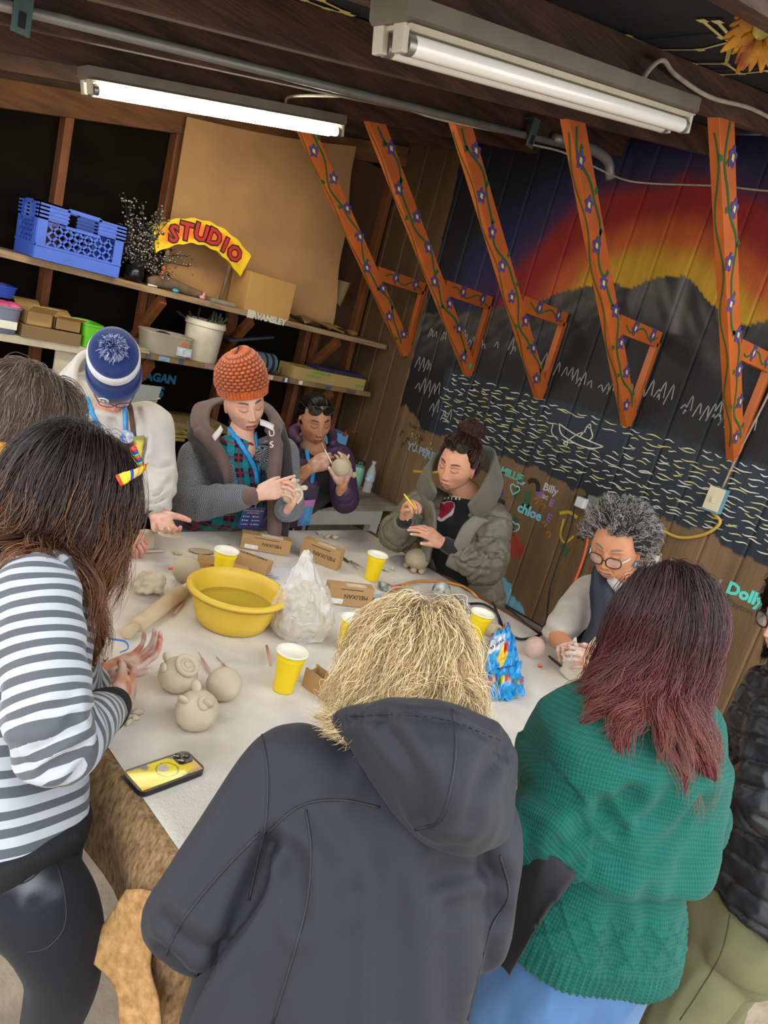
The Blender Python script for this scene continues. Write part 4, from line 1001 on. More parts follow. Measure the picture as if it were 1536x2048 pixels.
mb.blob(c + np.array([-.0, 0, .115]), (.062, .05, .08), None, 24, 16, lambda q: 1 + .1 * vnoise(q, 2.5, 9))
M_clay = mat('damp_buff_clay', '#c2b196', .75, .08, 9, .25, 35, color2='#d6c8b0'); M_clayd = mat('grey_buff_clay', '#b5a488', .8, .08, 9, .25, 35)
obj('clay_block', mb, M_clayd, t, smooth=True)
# ---------------------------------------------------------------- clay pieces
def lumpy(s=.03, f=3, sd=1):
    return lambda q: 1 + s * vnoise(q, f, sd)
c0 = T(350, 1378)
t = thing('clay_pig', 'clay pig head with coiled round snout held by the striped sleeve', 'clay figure', c0)
cc = c0 + np.array([0, 0, .044]); R_ = .052
obj('head', MB().blob(cc, (R_, R_, R_ * .92), None, 36, 24, lumpy(.02)), M_clay, t, smooth=True)
fv = nrm(np.array([.10, -.45, .75])); rv = nrm(np.cross(fv, (0, 0, 1))); uv = np.cross(rv, fv); pc = cc + fv * R_ * .93
obj('snout', MB().tube([pc + (rv * math.cos(a) + uv * math.sin(a)) * .027 for a in np.linspace(0, 6.283, 30, endpoint=False)], .0075, 8, closed=True), M_clay, t, smooth=True)
obj('snout_disc', MB().blob(pc - fv * .002, (.022, .022, .006), (rv, uv, fv), 20, 8), M_clay, t, smooth=True)
obj('nostril_knob', MB().blob(pc + fv * .004, (.011, .011, .007), (rv, uv, fv), 14, 8), M_clay, t, smooth=True)
for e, d in ((T(325, 1338, .05), 0), (cc + np.array([-.03, .035, .045]), 1)): obj('ear', MB().blob(cc + np.array([-.048 + .02 * d, .0 + .03 * d, .03 + .012 * d]), (.008, .014, .013), None, 12, 8), M_clay, t, smooth=True)
c0 = T(387, 1450); cc = c0 + np.array([0, 0, .043]); R_ = .054
t = thing('clay_pig', 'clay pig with two ears and button snout nearest the phone', 'clay figure', c0)
obj('body', MB().blob(cc, (R_, R_, R_ * .95), None, 40, 26, lambda q: 1 + .02 * vnoise(q, 3) - .10 * np.clip(-q[:, 2] - .72, 0, 1)), M_clay, t, smooth=True)
fv = nrm(np.array([-.12, -.55, .72])); rv = nrm(np.cross(fv, (0, 0, 1))); uv = np.cross(rv, fv)
obj('snout', MB().blob(cc + fv * R_ * .98, (.015, .019, .008), (rv, uv, fv), 18, 10), M_clay, t, smooth=True)
def earat(px, py, d, rot):
    p = D(px, py, d); n_ = nrm(p - cc); a = nrm(np.cross(n_, (0.3, 0.2, 1))); b = np.cross(n_, a)
    a2 = a * math.cos(rot) + b * math.sin(rot); b2 = -a * math.sin(rot) + b * math.cos(rot)
    return MB().blob(cc + n_ * R_ * 1.10, (.015, .008, .018), (a2, b2, n_), 16, 10)
dpt = 1.72
obj('ear', earat(361, 1393, dpt, .2), M_clay, t, smooth=True); obj('ear', earat(424, 1402, dpt, -.4), M_clay, t, smooth=True); obj('crest', earat(392, 1372, dpt + .05, .9), M_clay, t, smooth=True)
c0 = T(442, 1395); t = solo('clay_ball', MB().blob(c0 + np.array([0, 0, .042]), (.048, .048, .045), None, 36, 24, lumpy(.025, 3, 5)), M_clay, 'smooth clay ball behind the clay pigs with tools', 'clay ball', smooth=True)
c0 = T(368, 1162); solo('clay_ball', MB().blob(c0 + np.array([0, 0, .046]), (.05, .05, .05), None, 32, 22, lumpy(.02, 3, 8)), M_clayd, 'greyish clay ball beside the far cup with orange tip', 'clay ball', smooth=True)
q = D(341, 1137, 2.5); solo('balloon_tip', MB().blob(q, (.010, .006, .005), None, 8, 6), mat('tip_orange', '#e8552a', .5), 'tiny orange balloon tip poking beside the greyish clay ball', 'balloon', smooth=True)
c0 = T(296, 1185)
def crumpl(q): return 1 + .22 * vnoise(q, 2.4, 3) + .12 * np.abs(vnoise(q, 6, 5)) - .1
solo('clay_lump', MB().blob(c0 + np.array([0, 0, .036]), (.058, .05, .044), None, 54, 36, crumpl), M_clay, 'rough torn lump of raw clay beside the rolling pin', 'clay lump', smooth=True)
# scraps
def scrap(px, py, s, label, sd, m=None):
    c = T(px, py); mb = MB(); r = random.Random(sd)
    for i in range(4):
        mb.blob(c + np.array([r.gauss(0, s * .7), r.gauss(0, s * .5), s * .35]), (s * r.uniform(.5, .9), s * r.uniform(.3, .5), s * .35), (nrm((1, r.uniform(-.6, .6), 0)), nrm((-r.uniform(-.6, .6), 1, 0)), (0, 0, 1)), 12, 8, lumpy(.2, 3, sd))
    solo('clay_scrap', mb, m or M_clay, label, 'clay scrap', 'clay scraps on the cloth', smooth=True)
scrap(264, 1440, .022, 'curled clay scraps beside the striped cuff', 1); scrap(772, 1140, .022, 'crumbled clay scraps behind the centre cup', 2); scrap(663, 1076, .028, 'folded clay scraps at the far table edge', 3); scrap(640, 1068, .014, 'small clay crumb beside folded scraps at the far edge', 5); scrap(350, 1108, .016, 'thin clay curl behind the greyish clay ball', 4)
c0 = T(402, 1104); solo('clay_slab', MB().blob(c0 + np.array([0, 0, .004]), (.052, .03, .006), ((.94, -.3, 0), (.3, .94, 0), (0, 0, 1)), 24, 8), M_clayd, 'thin oval clay slab behind the flat kraft box', 'clay slab', smooth=True)
# turtle-like clay body on stub feet
c0 = T(828, 1140); t = thing('clay_turtle', 'round clay animal on stubby feet before the olive jacket', 'clay figure', c0); cc = c0 + np.array([0, 0, .058])
obj('body', MB().blob(cc, (.062, .058, .050), None, 32, 22, lumpy(.02, 3, 2)), M_clayd, t, smooth=True)
for a in (-2.5, -1.5, -.6, .8, 2.2): obj('foot', MB().blob(c0 + np.array([.042 * math.cos(a), .042 * math.sin(a), .012]), (.016, .016, .014), None, 14, 10), M_clayd, t, smooth=True)
# rolling pin
A, B = T(252, 1268, .02), T(380, 1172, .02); d = nrm(B - A); L_ = np.linalg.norm(B - A); t = thing('rolling_pin', 'clay-dusted wooden rolling pin lying beside the basin', 'rolling pin', (A + B) / 2 - np.array([0, 0, .02]))
M_pin = mat('dusty_beech', '#c0a684', .75, .12, 6, .1, 40, color2='#d6c4a6')
obj('roller', MB().tube([A + d * L_ * q for q in (.14, .15, .17, .5, .83, .85, .86)], [.012, .022, .0255, .027, .0255, .022, .012], 22), M_pin, t, smooth=True)
for s_, e in ((0, 1), (1, -1)):
    E0 = A if s_ == 0 else B
    obj('handle', MB().tube([E0 + d * e * L_ * q for q in (0, .01, .05, .10, .15)], [.012, .018, .019, .0155, .013], 16), M_pin, t, smooth=True)
# pink loop tools
M_hand = mat('pink_wood_handle', '#c99a86', .6, .08); M_wirem = mat('tool_steel', '#9a9a98', .3, .05, metal=.9)
def tool(label, a, b, dz=.006, r=.0042, mh=M_hand, tip=.3):
    A, B = T(*a, dz), T(*b, dz); d = nrm(B - A); t = thing('clay_tool', label, 'tool', (A + B) / 2 - np.array([0, 0, dz]), 'clay modelling tools')
    L_ = np.linalg.norm(B - A); obj('handle', MB().tube([A, A + d * L_ * .2, B - d * L_ * tip], [r * .8, r, r * .85], 8), mh, t, smooth=True)
    obj('needle', MB().tube([B - d * L_ * tip, B], .0012, 6), M_wirem, t)
tool('pink-handled needle tool leaning behind the coiled pig, the one further back', (421, 1346), (397, 1305)); tool('pink-handled needle tool beside the plain clay ball', (476, 1360), (433, 1314)); tool('pink-handled needle tool tucked under the rolling pin', (368, 1203), (344, 1234), tip=.15); tool('pink-handled tool standing behind the lone front cup', (541, 1330), (533, 1290), .02, .005, tip=.05)
M_knife = mat('dark_tool_handle', '#5a4632', .6, .1)
tool('brown metal-tipped tool beside the standing kraft box', (682, 1112), (715, 1138), .008, .006, M_knife, .55); tool('dark modelling tool lying between balloon and clay rabbit', (1098, 1312), (1132, 1340), .006, .005, mat('black_tool', '#2c2622', .6), .1)
tool('thin silver tool near the far cup', (700, 1122), (728, 1136), .006, .004, M_wirem, .4); tool('small silver loop tool behind the tilted kraft box', (436, 1096), (462, 1088), .006, .003, M_wirem, .5)
# ---------------------------------------------------------------- phone
c4 = [T(247, 1556), T(372, 1513), T(399, 1543), T(287, 1594)]
cc = sum(c4) / 4; ex = nrm(c4[1] - c4[0]); ez = np.array([0, 0, 1.0]); ey = np.cross(ez, ex)
t = thing('phone', 'smartphone lying face down in black-rimmed yellow patterned case', 'phone', cc)
def rr(w, h, r, n=8):
    P = []
    for cx, cy, a0 in ((w / 2 - r, h / 2 - r, 0), (-w / 2 + r, h / 2 - r, 90), (-w / 2 + r, -h / 2 + r, 180), (w / 2 - r, -h / 2 + r, 270)):
        for k in range(n): 
            a = math.radians(a0 + 90 * k / (n - 1)); P.append((cx + r * math.cos(a), cy + r * math.sin(a)))
    return P
LW, LH = .165, .082
obj('case', MB().prism(rr(LW, LH, .016), cc, (ex, ey, ez), .0125), mat('black_case', '#15191c', .35, .1), t, angle=40)
V = []; F = []; nx_, ny_ = 60, 30
for i in range(nx_):
    for j in range(ny_): V.append(cc + ex * ((i / (nx_ - 1) - .5) * (LW - .012)) + ey * ((j / (ny_ - 1) - .5) * (LH - .012)) + ez * .0130)
V = np.array(V); F = [(i * ny_ + j, (i + 1) * ny_ + j, (i + 1) * ny_ + j + 1, i * ny_ + j + 1) for i in range(nx_ - 1) for j in range(ny_ - 1)]
U = (V - cc) @ np.array([ex, ey, ez]).T
nn_ = fbm(U, 28, 3); col = mix(srgb('#8a7a86'), srgb('#e8d020'), sstep(-.15, .0, .22 - np.abs(U[:, 1] - .01 * np.sin(U[:, 0] * 40)) * 9 + .5 * nn_ + .15))
col = mix(col, srgb('#d8a878'), sstep(.04, .075, U[:, 0]) * .7)
ring_ = np.abs(np.sqrt((U[:, 0] - .005) ** 2 + U[:, 1] ** 2) - .024); col = mix(col, srgb('#6a5f1c'), (ring_ < .0016) * .8); col = mix(col, srgb('#a8a0c8'), (np.sqrt((U[:, 0] - .0) ** 2 + (U[:, 1] - .008) ** 2) < .012) * .7)
obj('back_panel', (V, F), mat('case_print', attr=True, rough=.5, var=.05, coat=.12), t, col=col)
bp = cc + ex * (LW / 2 - .026) + ey * (LH / 2 - .024)
o = obj('camera_bump', MB().prism(rr(.038, .038, .010), bp + ez * .0128, (ex, ey, ez), .0035), mat('bump_black', '#1c1e20', .3), t, angle=40)
for a, b in ((-.009, .009), (-.009, -.009), (.009, .0)):
    obj('lens', MB().lathe(bp + ex * a + ey * b + ez * .0162, [(0, .0), (.0075, 0), (.0078, .002), (.0062, .0024), (.006, .001), (0, .001)], 18, (ex, ey, ez)), mat('lens_glass', '#2a2420', .1, .2, 200, coat=1.0), o, angle=40)
# ---------------------------------------------------------------- balloon, packet, rabbit, rattle, cords
c0 = T(1074, 1316); t = thing('balloon', 'small peach balloon lying on the cloth', 'balloon', c0); cc = c0 + np.array([-.01, .02, .038])
obj('skin', MB().blob(cc, (.041, .041, .044), None, 32, 22), mat('peach_latex', '#f8cfc0', .12, .03, 4, alpha=.4, spec=.8), t, smooth=True)
q = D(1079, 1328, 2.70); obj('knot', MB().tube([q, q + nrm(q - cc) * .012], [.004, .009], 8), mat('peach_knot', '#e8694a', .4), t, smooth=True)
c0 = T(1148, 1352); t = thing('clay_rabbit', 'pale clay rabbit figure between working hands', 'clay figure', c0)
obj('body', MB().rings([c0 + np.array([0, 0, h]) + np.stack([np.cos(a_) * r, np.sin(a_) * r * .9, .004 * np.sin(3 * a_)], 1) for a_ in [np.linspace(0, 6.283, 30, endpoint=False)] for r, h in ((.03, 0), (.062, .002), (.062, .014), (.057, .02), (.062, .05), (.056, .085), (.046, .11), (.03, .128), (.01, .135))]), mat('pale_clay', '#d2c8b0', .7, .06, 9, .2, 35), t, smooth=True)
for dx in (-.05, .03):
    e0 = c0 + np.array([dx, -dx * .3, .10]); obj('ear', MB().tube([e0, e0 + np.array([dx * .2, 0, .03]), e0 + np.array([dx * .35, 0, .065])], [.012, .016, .004], 10, flat=(1, .5)), MATS['pale_clay'], t, smooth=True)
obj('snout_fold', MB().tube(crom([c0 + np.array([-.01, -.055, .035]), c0 + np.array([.02, -.064, .03]), c0 + np.array([.045, -.05, .04])], 4), .007, 8), MATS['pale_clay'], t, smooth=True)
obj('slip_coil', MB().tube(crom([c0 + np.array([-.02, -.03, .10]), c0 + np.array([.01, -.04, .115]), c0 + np.array([.04, -.03, .10]), c0 + np.array([.05, 0, .11])], 4), .009, 8), MATS['pale_clay'], t, smooth=True)
M_speck = mat('black_white_marble', '#20242a', .45, .1, 30, color2='#cfcfc6'); 
A, B = T(882, 1185, .03), T(948, 1222, .015); d = nrm(B - A)
t = thing('rattle', 'marbled black and white rattle with bulb and tapered handle', 'rattle', (A + B) / 2 - np.array([0, 0, .03]))
obj('bulb', MB().blob(A + np.array([0, 0, .008]), (.042, .042, .040), None, 26, 18), M_speck, t, smooth=True); obj('handle', MB().tube([A, A + d * .06, B], [.02, .019, .016], 12), M_speck, t, smooth=True)
A, B = T(756, 1170, .014), T(782, 1178, .014); t = thing('cord_plug', 'marbled dark plug end joined to orange cord by the centre cup', 'plug', (A + B) / 2 - np.array([0, 0, .014]))
obj('plug_body', MB().tube([A, (A + B) / 2, B], [.016, .021, .016], 12), M_speck, t, smooth=True); obj('socket', MB().tube([B, T(800, 1172, .012)], [.013, .009], 10), mat('orange_socket', '#c8744a', .5), t, smooth=True)
cable('orange_cord', 'faded orange cord curving across the table to the wall', [T(798, 1172, .01), T(835, 1162, .008), T(880, 1163, .008), T(925, 1172, .008), T(952, 1192, .01), onz(965, 1215, .80), onz(985, 1240, .6)], .0065, mat('faded_orange_cord', '#d08a4a', .55))
cable('black_cord', 'black cord trailing along the table to the wall', [T(930, 1208, .01), T(965, 1208, .008), T(990, 1222, .008), T(1000, 1240, .008), T(1010, 1262, .008), T(1040, 1278, .008), T(1075, 1272, .02), onz(1088, 1262, .9)], .0055, MATS['black_cord'])
cable('black_cord', 'short black cord arching behind the clay dome', [T(985, 1205, .0), T(992, 1220, .05), T(998, 1240, .03), T(1000, 1258, .01)], .005, MATS['black_cord'])
cable('black_cord', 'black cord arching over the far table edge', [T(1012, 1215, .01), T(1030, 1228, .05), T(1055, 1250, .04), T(1080, 1268, .02)], .005, MATS['black_cord'])
c0 = T(984, 1268); solo('clay_dome', MB().blob(c0 + np.array([0, 0, .016]), (.05, .045, .03), None, 26, 16, lumpy(.03)), M_clay, 'low clay dome behind the cup near the wall', 'clay dome', smooth=True)
A = T(770, 1212); ex = nrm(T(850, 1212) - A); ey = np.cross((0, 0, 1.0), ex)
t = thing('blue_packet', 'blue and white packet lying behind the blonde hair', 'packet', A); obj('sleeve', MB().box(A + ex * .02 + np.array([0, 0, .014]), (.17, .09, .028), (ex, ey, (0, 0, 1)), bev=.004), mat('packet_blue', '#2a5fa8', .4, .15, 8), t); obj('flap', MB().box(A + ex * .01 + ey * .02 + np.array([0, 0, .031]), (.14, .05, .004), (ex, ey, (0, 0, 1))), mat('packet_pale', '#a8bcd8', .5), t)
solo('blue_flyer', MB().box(T(822, 1196, .02), (.12, .07, .03), (nrm((.8, -.6, .1)), nrm((.6, .8, 0)), nrm(np.cross((.8, -.6, .1), (.6, .8, 0)))), bev=.003), mat('flyer_blue', '#5a86d0', .4, .1), 'bright blue folded flyer beside the marbled rattle', 'flyer')
# balloon packet (crumpled foil bag)
q0 = T(985, 1400); t = thing('balloon_packet', 'crumpled blue foil packet of latex balloons with printed lettering', 'packet', T(1000, 1350))
def pkp(u, v):
    L0, L1 = T(972, 1405), T(1046, 1402); U0, U1 = T(972, 1300, .0), T(1012, 1290, .0)
    M0, M1 = T(968, 1345), T(1036, 1348)
    a = (1 - u)[:, None]; b = u[:, None]; w = v[:, None]
    lo = L0 * a + L1 * b; mi = M0 * a + M1 * b; hi = U0 * a + U1 * b
    P = np.where(w < .45, lo + (mi - lo) * (w / .45), mi + (hi - mi) * ((w - .45) / .55))
    Q = np.stack([u * 3, v * 4, u * 0], 1)
    P[:, 2] += .012 + .05 * sstep(.3, .75, v) * np.sin(np.pi * np.clip(u, 0, 1)) ** .5 + .02 * np.abs(vnoise(Q, 2.2, 3)) + .012 * vnoise(Q, 5, 5) + .03 * v
    return P
pg = MB().grid(pkp, 48, 60); V = pg.verts(); uu = np.repeat(np.linspace(0, 1, 48), 60); vv = np.tile(np.linspace(0, 1, 60), 48)
col = np.tile(srgb('#2a9ad8'), (len(V), 1)); Q = np.stack([uu * 3, vv * 4, uu * 0], 1)
col = mix(col, srgb('#e8eef2'), sstep(.02, .06, .30 - np.sqrt(((uu - .2) / 1.0) ** 2 + ((vv - .72) / .55) ** 2)) )
col = mix(col, srgb('#e8c030'), ((np.abs(uu - .42) + np.abs(vv - .52) * 1.2) < .16) * 1.0); col = mix(col, srgb('#d83a30'), (np.sqrt((uu - .5) ** 2 + (vv - .6) ** 2) < .07) * 1.0)
dots = (np.abs(vv - .22) < .05) | (vv > .93); hues = [srgb(h) for h in ('#d83c34', '#e88a28', '#6a3a98', '#3aa04a', '#e8d040')]
hi = np.array([hues[int(k) % 5] for k in np.floor(uu * 11)]); col = np.where((dots & (np.mod(uu * 11, 1) > .2))[:, None], hi, col)
o = obj('foil', pg, mat('packet_foil', attr=True, rough=.3, var=.08, vscale=20, coat=.4), t, smooth=True, col=col)
sm = o.modifiers.new('thickness', 'SOLIDIFY'); sm.thickness = .002
pv = V.reshape(48, 60, 3)
def pk_text(s, size, i, j):
    p = pv[i, j] ; ex_ = nrm(pv[min(i + 8, 47), j] - p); ey_ = nrm(pv[i, min(j + 6, 59)] - p); nn = nrm(np.cross(ex_, ey_)); ey_ = np.cross(nn, ex_)
    text_mesh(s, size, p + nn * .008, ex_, ey_, mat('packet_navy', '#1f3a80', .5), t, 'lettering', .0003, .0003)
pk_text('alloons', .022, 3, 44); pk_text('ex latex', .020, 3, 38); pk_text('latex balloon', .014, 14, 22)
# ================================================================== FIGURE BUILDING
def mesh_arrays(me):
    V = np.zeros(len(me.vertices) * 3); me.vertices.foreach_get('co', V)
    return V.reshape(-1, 3), [tuple(p.vertices) for p in me.polygons]
def fast_obj(name, V, F4, m, parent, col=None, attrs=None):
    """smooth mesh from a numpy quad array"""
    base = np.array(root_of(parent).location); V = V - base
    me = bpy.data.meshes.new(name); nq = len(F4)
    me.vertices.add(len(V)); me.vertices.foreach_set('co', V.ravel())
    me.loops.add(nq * 4); me.loops.foreach_set('vertex_index', F4.ravel().astype(np.int32))
    me.polygons.add(nq); me.polygons.foreach_set('loop_start', np.arange(0, nq * 4, 4, dtype=np.int32))
    me.update(calc_edges=True); me.validate()
    me.polygons.foreach_set('use_smooth', np.ones(len(me.polygons), bool))
    if col is not None:
        a = me.color_attributes.new('Col', 'FLOAT_COLOR', 'POINT'); c = np.ones((len(V), 4)); c[:, :3] = col; a.data.foreach_set('color', c.ravel())
    if attrs:
        for k, arr in attrs.items():
            a = me.attributes.new(k, 'FLOAT', 'POINT'); a.data.foreach_set('value', np.asarray(arr, np.float32))
    me.materials.append(m)
    o = bpy.data.objects.new(name, me); link(o, parent)
    return o
def remesh(mb, voxel):
    V0 = mb.verts(); me = mesh_from('tmp', V0, mb.f, None, False)
    o = bpy.data.objects.new('tmp', me); COL.objects.link(o)
    md = o.modifiers.new('r', 'REMESH'); md.mode = 'VOXEL'; md.voxel_size = voxel
    dg = bpy.context.evaluated_depsgraph_get(); dg.update()
    ev = o.evaluated_get(dg); m2 = ev.to_mesh()
    V = np.zeros(len(m2.vertices) * 3); m2.vertices.foreach_get('co', V); V = V.reshape(-1, 3)
    n = len(m2.polygons); ls = np.zeros(len(m2.loops), np.int32); m2.loops.foreach_get('vertex_index', ls)
    F = ls.reshape(-1, 4) if len(ls) == n * 4 else np.array([(list(p.vertices) + [p.vertices[-1]])[:4] for p in m2.polygons])
    ev.to_mesh_clear(); bpy.data.objects.remove(o, do_unlink=True); bpy.data.meshes.remove(me)
    return V, F
def smooth(V, F, it, lam=.6):
    e = np.concatenate([F[:, [0, 1]], F[:, [1, 2]], F[:, [2, 3]], F[:, [3, 0]]])
    n = len(V); cnt = np.maximum(np.bincount(e[:, 0], minlength=n) + np.bincount(e[:, 1], minlength=n), 1)
    for _ in range(it):
        S = np.stack([np.bincount(e[:, 0], V[e[:, 1], k], n) + np.bincount(e[:, 1], V[e[:, 0], k], n) for k in range(3)], 1)
        V = V + lam * (S / cnt[:, None] - V)
    return V
def vnormals(V, F):
    a = np.cross(V[F[:, 2]] - V[F[:, 0]], V[F[:, 3]] - V[F[:, 1]]); N = np.zeros_like(V)
    for k in range(4):
        for c in range(3): N[:, c] += np.bincount(F[:, k], a[:, c], len(V))
    return N / np.maximum(np.linalg.norm(N, axis=1, keepdims=True), 1e-12)
def limb(mb, pts, rad, n=18, k=6, flat=None, upv=None):
    """tapering limb with rounded ends"""
    P = crom(pts, k); m = len(pts); R = np.interp(np.linspace(0, m - 1, len(P)), np.arange(m), rad)
    t0, t1 = nrm(P[0] - P[1]), nrm(P[-1] - P[-2])
    A = [P[0] + t0 * R[0] * s for s in (.9, .7, .35)]; B = [P[-1] + t1 * R[-1] * s for s in (.35, .7, .9)]
    P = np.concatenate([A, P, B]); R = np.concatenate([[R[0] * .35, R[0] * .7, R[0] * .93], R, [R[-1] * .93, R[-1] * .7, R[-1] * .35]])
    return mb.tube(P, R, n, flat=flat, upv=upv)
def trunk(mb, secs, n=40, k=5, e=2.5):
    """secs: (centre, half-width, half-depth, right, front)"""
    m = len(secs); C = crom([s[0] for s in secs], k); t = np.linspace(0, m - 1, len(C)); I = np.arange(m)
    W = np.interp(t, I, [s[1] for s in secs]); Dp = np.interp(t, I, [s[2] for s in secs])
    Rt = np.stack([np.interp(t, I, [s[3][c] for s in secs]) for c in range(3)], 1); Fr = np.stack([np.interp(t, I, [s[4][c] for s in secs]) for c in range(3)], 1)
    a = np.linspace(0, 2 * np.pi, n, endpoint=False); ca = np.sign(np.cos(a)) * np.abs(np.cos(a)) ** (2 / e); sa = np.sign(np.sin(a)) * np.abs(np.sin(a)) ** (2 / e)
    rings = [C[i] + np.outer(ca * W[i], nrm(Rt[i])) + np.outer(sa * Dp[i], nrm(Fr[i])) for i in range(len(C))]
    r0 = C[0] + (rings[0] - C[0]) * .6 ; r1 = C[-1] + (rings[-1] - C[-1]) * .6
    d0, d1 = nrm(C[0] - C[1]), nrm(C[-1] - C[-2])
    return mb.rings([r0 + d0 * .02] + rings + [r1 + d1 * .02])
def slab(rows, dep, th):
    """padded sheet whose outer face passes through photo positions at given depths"""
    k = len(rows[0]); R_ = np.array([crom([(a, b, 0) for a, b in r], 4)[:, :2] for r in rows]); Dp = np.array([np.interp(np.linspace(0, k - 1, R_.shape[1]), np.arange(k), d) for d in dep])
    nr, nc = R_.shape[:2]
    A = np.array([[D(R_[i, j, 0], R_[i, j, 1], Dp[i, j]) for j in range(nc)] for i in range(nr)]); A = np.array([crom(A[:, j], 4) for j in range(nc)]).transpose(1, 0, 2); nr = A.shape[0]
    B = A + nrm(A.mean((0, 1)) - CAMP) * th
    V = np.concatenate([A.reshape(-1, 3), B.reshape(-1, 3)]); n = nr * nc
    F = [(i * nc + j, (i + 1) * nc + j, (i + 1) * nc + j + 1, i * nc + j + 1) for i in range(nr - 1) for j in range(nc - 1)]
    G = [tuple(q + n for q in f[::-1]) for f in F]
    e = [j for j in range(nc)] + [i * nc + nc - 1 for i in range(1, nr)] + [(nr - 1) * nc + j for j in range(nc - 2, -1, -1)] + [i * nc for i in range(nr - 2, 0, -1)]
    S = [(e[i], e[(i + 1) % len(e)], e[(i + 1) % len(e)] + n, e[i] + n) for i in range(len(e))]
    return MB().add(V, F + G + S)
def band(mb, A, B, th, k=5):
    """thick strip of cloth between two edges"""
    A, B = crom(A, k), crom(B, k); n = len(A); T_ = np.gradient((A + B) / 2, axis=0); N = np.cross(T_, B - A); N /= np.maximum(np.linalg.norm(N, axis=1, keepdims=True), 1e-9); h = N * th / 2
    mb.rings([np.array([A[i] + h[i], (A[i] + B[i]) / 2 + h[i] * 1.3, B[i] + h[i], B[i] - h[i], (A[i] + B[i]) / 2 - h[i] * 1.3, A[i] - h[i]]) for i in range(n)])
    return mb
def chain_coords(V, chains):
    """nearest limb axis per vertex: index, distance along, angle around (as arc length)"""
    best = np.full(len(V), 1e9); cid = np.zeros(len(V)); S = np.zeros(len(V)); U = np.zeros(len(V))
    for ci, (pts, upv, rad) in enumerate(chains):
        P = crom(pts, 4) if len(pts) > 2 else np.asarray(pts, float); acc = 0.0
        for i in range(len(P) - 1):
            d = P[i + 1] - P[i]; L = np.linalg.norm(d); d = d / L; q = V - P[i]; t = np.clip(q @ d, 0 if i else -.3, L if i < len(P) - 2 else L + .3)
            r = q - np.outer(t, d); ds = np.linalg.norm(r, axis=1) - rad
            a = nrm(np.asarray(upv) - d * (np.asarray(upv) @ d)); b = np.cross(d, a)
            ang = np.arctan2(r @ b, r @ a)
            m = ds < best
            best = np.where(m, ds, best); cid = np.where(m, ci, cid); S = np.where(m, acc + q @ d, S); U = np.where(m, ang * rad * 1.25, U); acc += L
    return cid, S, U
def garment(name, parent, mb, m, voxel=.009, it=5, wr=.004, seed=0, chains=None, disp=None, wscale=9.0, stretch=(1, 1, .6), col=None, creases=()):
    V, F = remesh(mb, voxel); V = smooth(V, F, it); N = vnormals(V, F)
    if creases:
        tr = BVHTree.FromPolygons([tuple(v) for v in V], [tuple(f) for f in F]); dsp = np.zeros(len(V))
        for pix, amp, w in creases:
            P = [hit(tr, a, b)[0] for a, b, _ in crom([(p[0], p[1], 0) for p in pix], 8)]; P = np.array([p for p in P if p is not None])
            if len(P) < 2: continue
            d2 = np.min(((V[:, None, :] - P[None, :, :]) ** 2).sum(2), 1) if len(V) * len(P) < 6e6 else np.min(np.stack([((V - p) ** 2).sum(1) for p in P]), 0)
            dsp += -amp * np.exp(-d2 / w ** 2) + .5 * amp * np.exp(-(np.sqrt(d2) - 1.9 * w) ** 2 / w ** 2)
        V = V + N * dsp[:, None]; N = vnormals(V, F)
    if wr > 0:
        Q = V * np.array(stretch); n1 = vnoise(Q + .2 * vnoise(Q, 4, seed + 9)[:, None], wscale, seed); n2 = vnoise(Q, wscale * 2.3, seed + 4)
        V = V + N * (wr * (1 - 2 * np.abs(n1)) + .4 * wr * n2)[:, None]
    cid = S = U = None; at = {}
    if chains is not None:
        cid, S, U = chain_coords(V, chains)
        if len(chains) == 1: S = smooth(np.stack([S, S, S], 1), F, 14, .7)[:, 0]
        at = {'cid': cid, 's': S, 'u': U}
    if disp is not None:
        V = V + N * disp(V, cid, S, U)[:, None]
    c = col(V, cid, S, U, N) if col is not None else None
    return fast_obj(name, V, F, m, parent, c, at)
def bvh(o):
    base = np.array(root_of(o).location); V, F = mesh_arrays(o.data); return BVHTree.FromPolygons([tuple(v + base) for v in V], F)
def hit(tree, px, py):
    """where the sight line through a photo position meets the surface"""
    r = ray(px, py); r = r / np.linalg.norm(r); h = tree.ray_cast(Vector(CAMP), Vector(r))
    return (np.array(h[0]), np.array(h[1])) if h[0] is not None else (None, None)
def seam(name, parent, tree, pix, m, r=.0022, off=.0, n=6, k=6):
    P = []
    Q = crom([(a, b, 0) for a, b in pix], k)
    for a, b, _ in Q:
        h, nn = hit(tree, a, b)
        if h is not None:
            if nn @ (CAMP - h) < 0: nn = -nn
            P.append(h + nn * off)
    if len(P) > 2: return obj(name, MB().tube(np.array(P), r, n), m, parent, smooth=True)
def patch(name, parent, tree, quad, m, off=.004, nu=10, nv=10, col=None, th=.0):
    """piece of cloth or print lying on a surface; quad = 4 photo positions"""
    q = np.array(quad, float); V = []
    last = None
    for i in range(nu):
        for j in range(nv):
            u, v = i / (nu - 1), j / (nv - 1); p = (q[0] * (1 - u) + q[1] * u) * (1 - v) + (q[3] * (1 - u) + q[2] * u) * v
            h, nn = hit(tree, *p)
            if h is None: h, nn = (last if last is not None else (D(*p, 3), np.array([0, -1.0, 0])))
            if nn @ (CAMP - h) < 0: nn = -nn
            last = (h, nn); V.append(h + nn * off)
    F = [(i * nv + j, i * nv + j + 1, (i + 1) * nv + j + 1, (i + 1) * nv + j) for i in range(nu - 1) for j in range(nv - 1)]
    V = np.array(V)
    o = obj(name, (V, F), m, parent, smooth=True, col=None if col is None else col(np.repeat(np.linspace(0, 1, nu), nv), np.tile(np.linspace(0, 1, nv), nu)))
    if th:
        s = o.modifiers.new('thickness', 'SOLIDIFY'); s.thickness = th; s.offset = 0
    return o
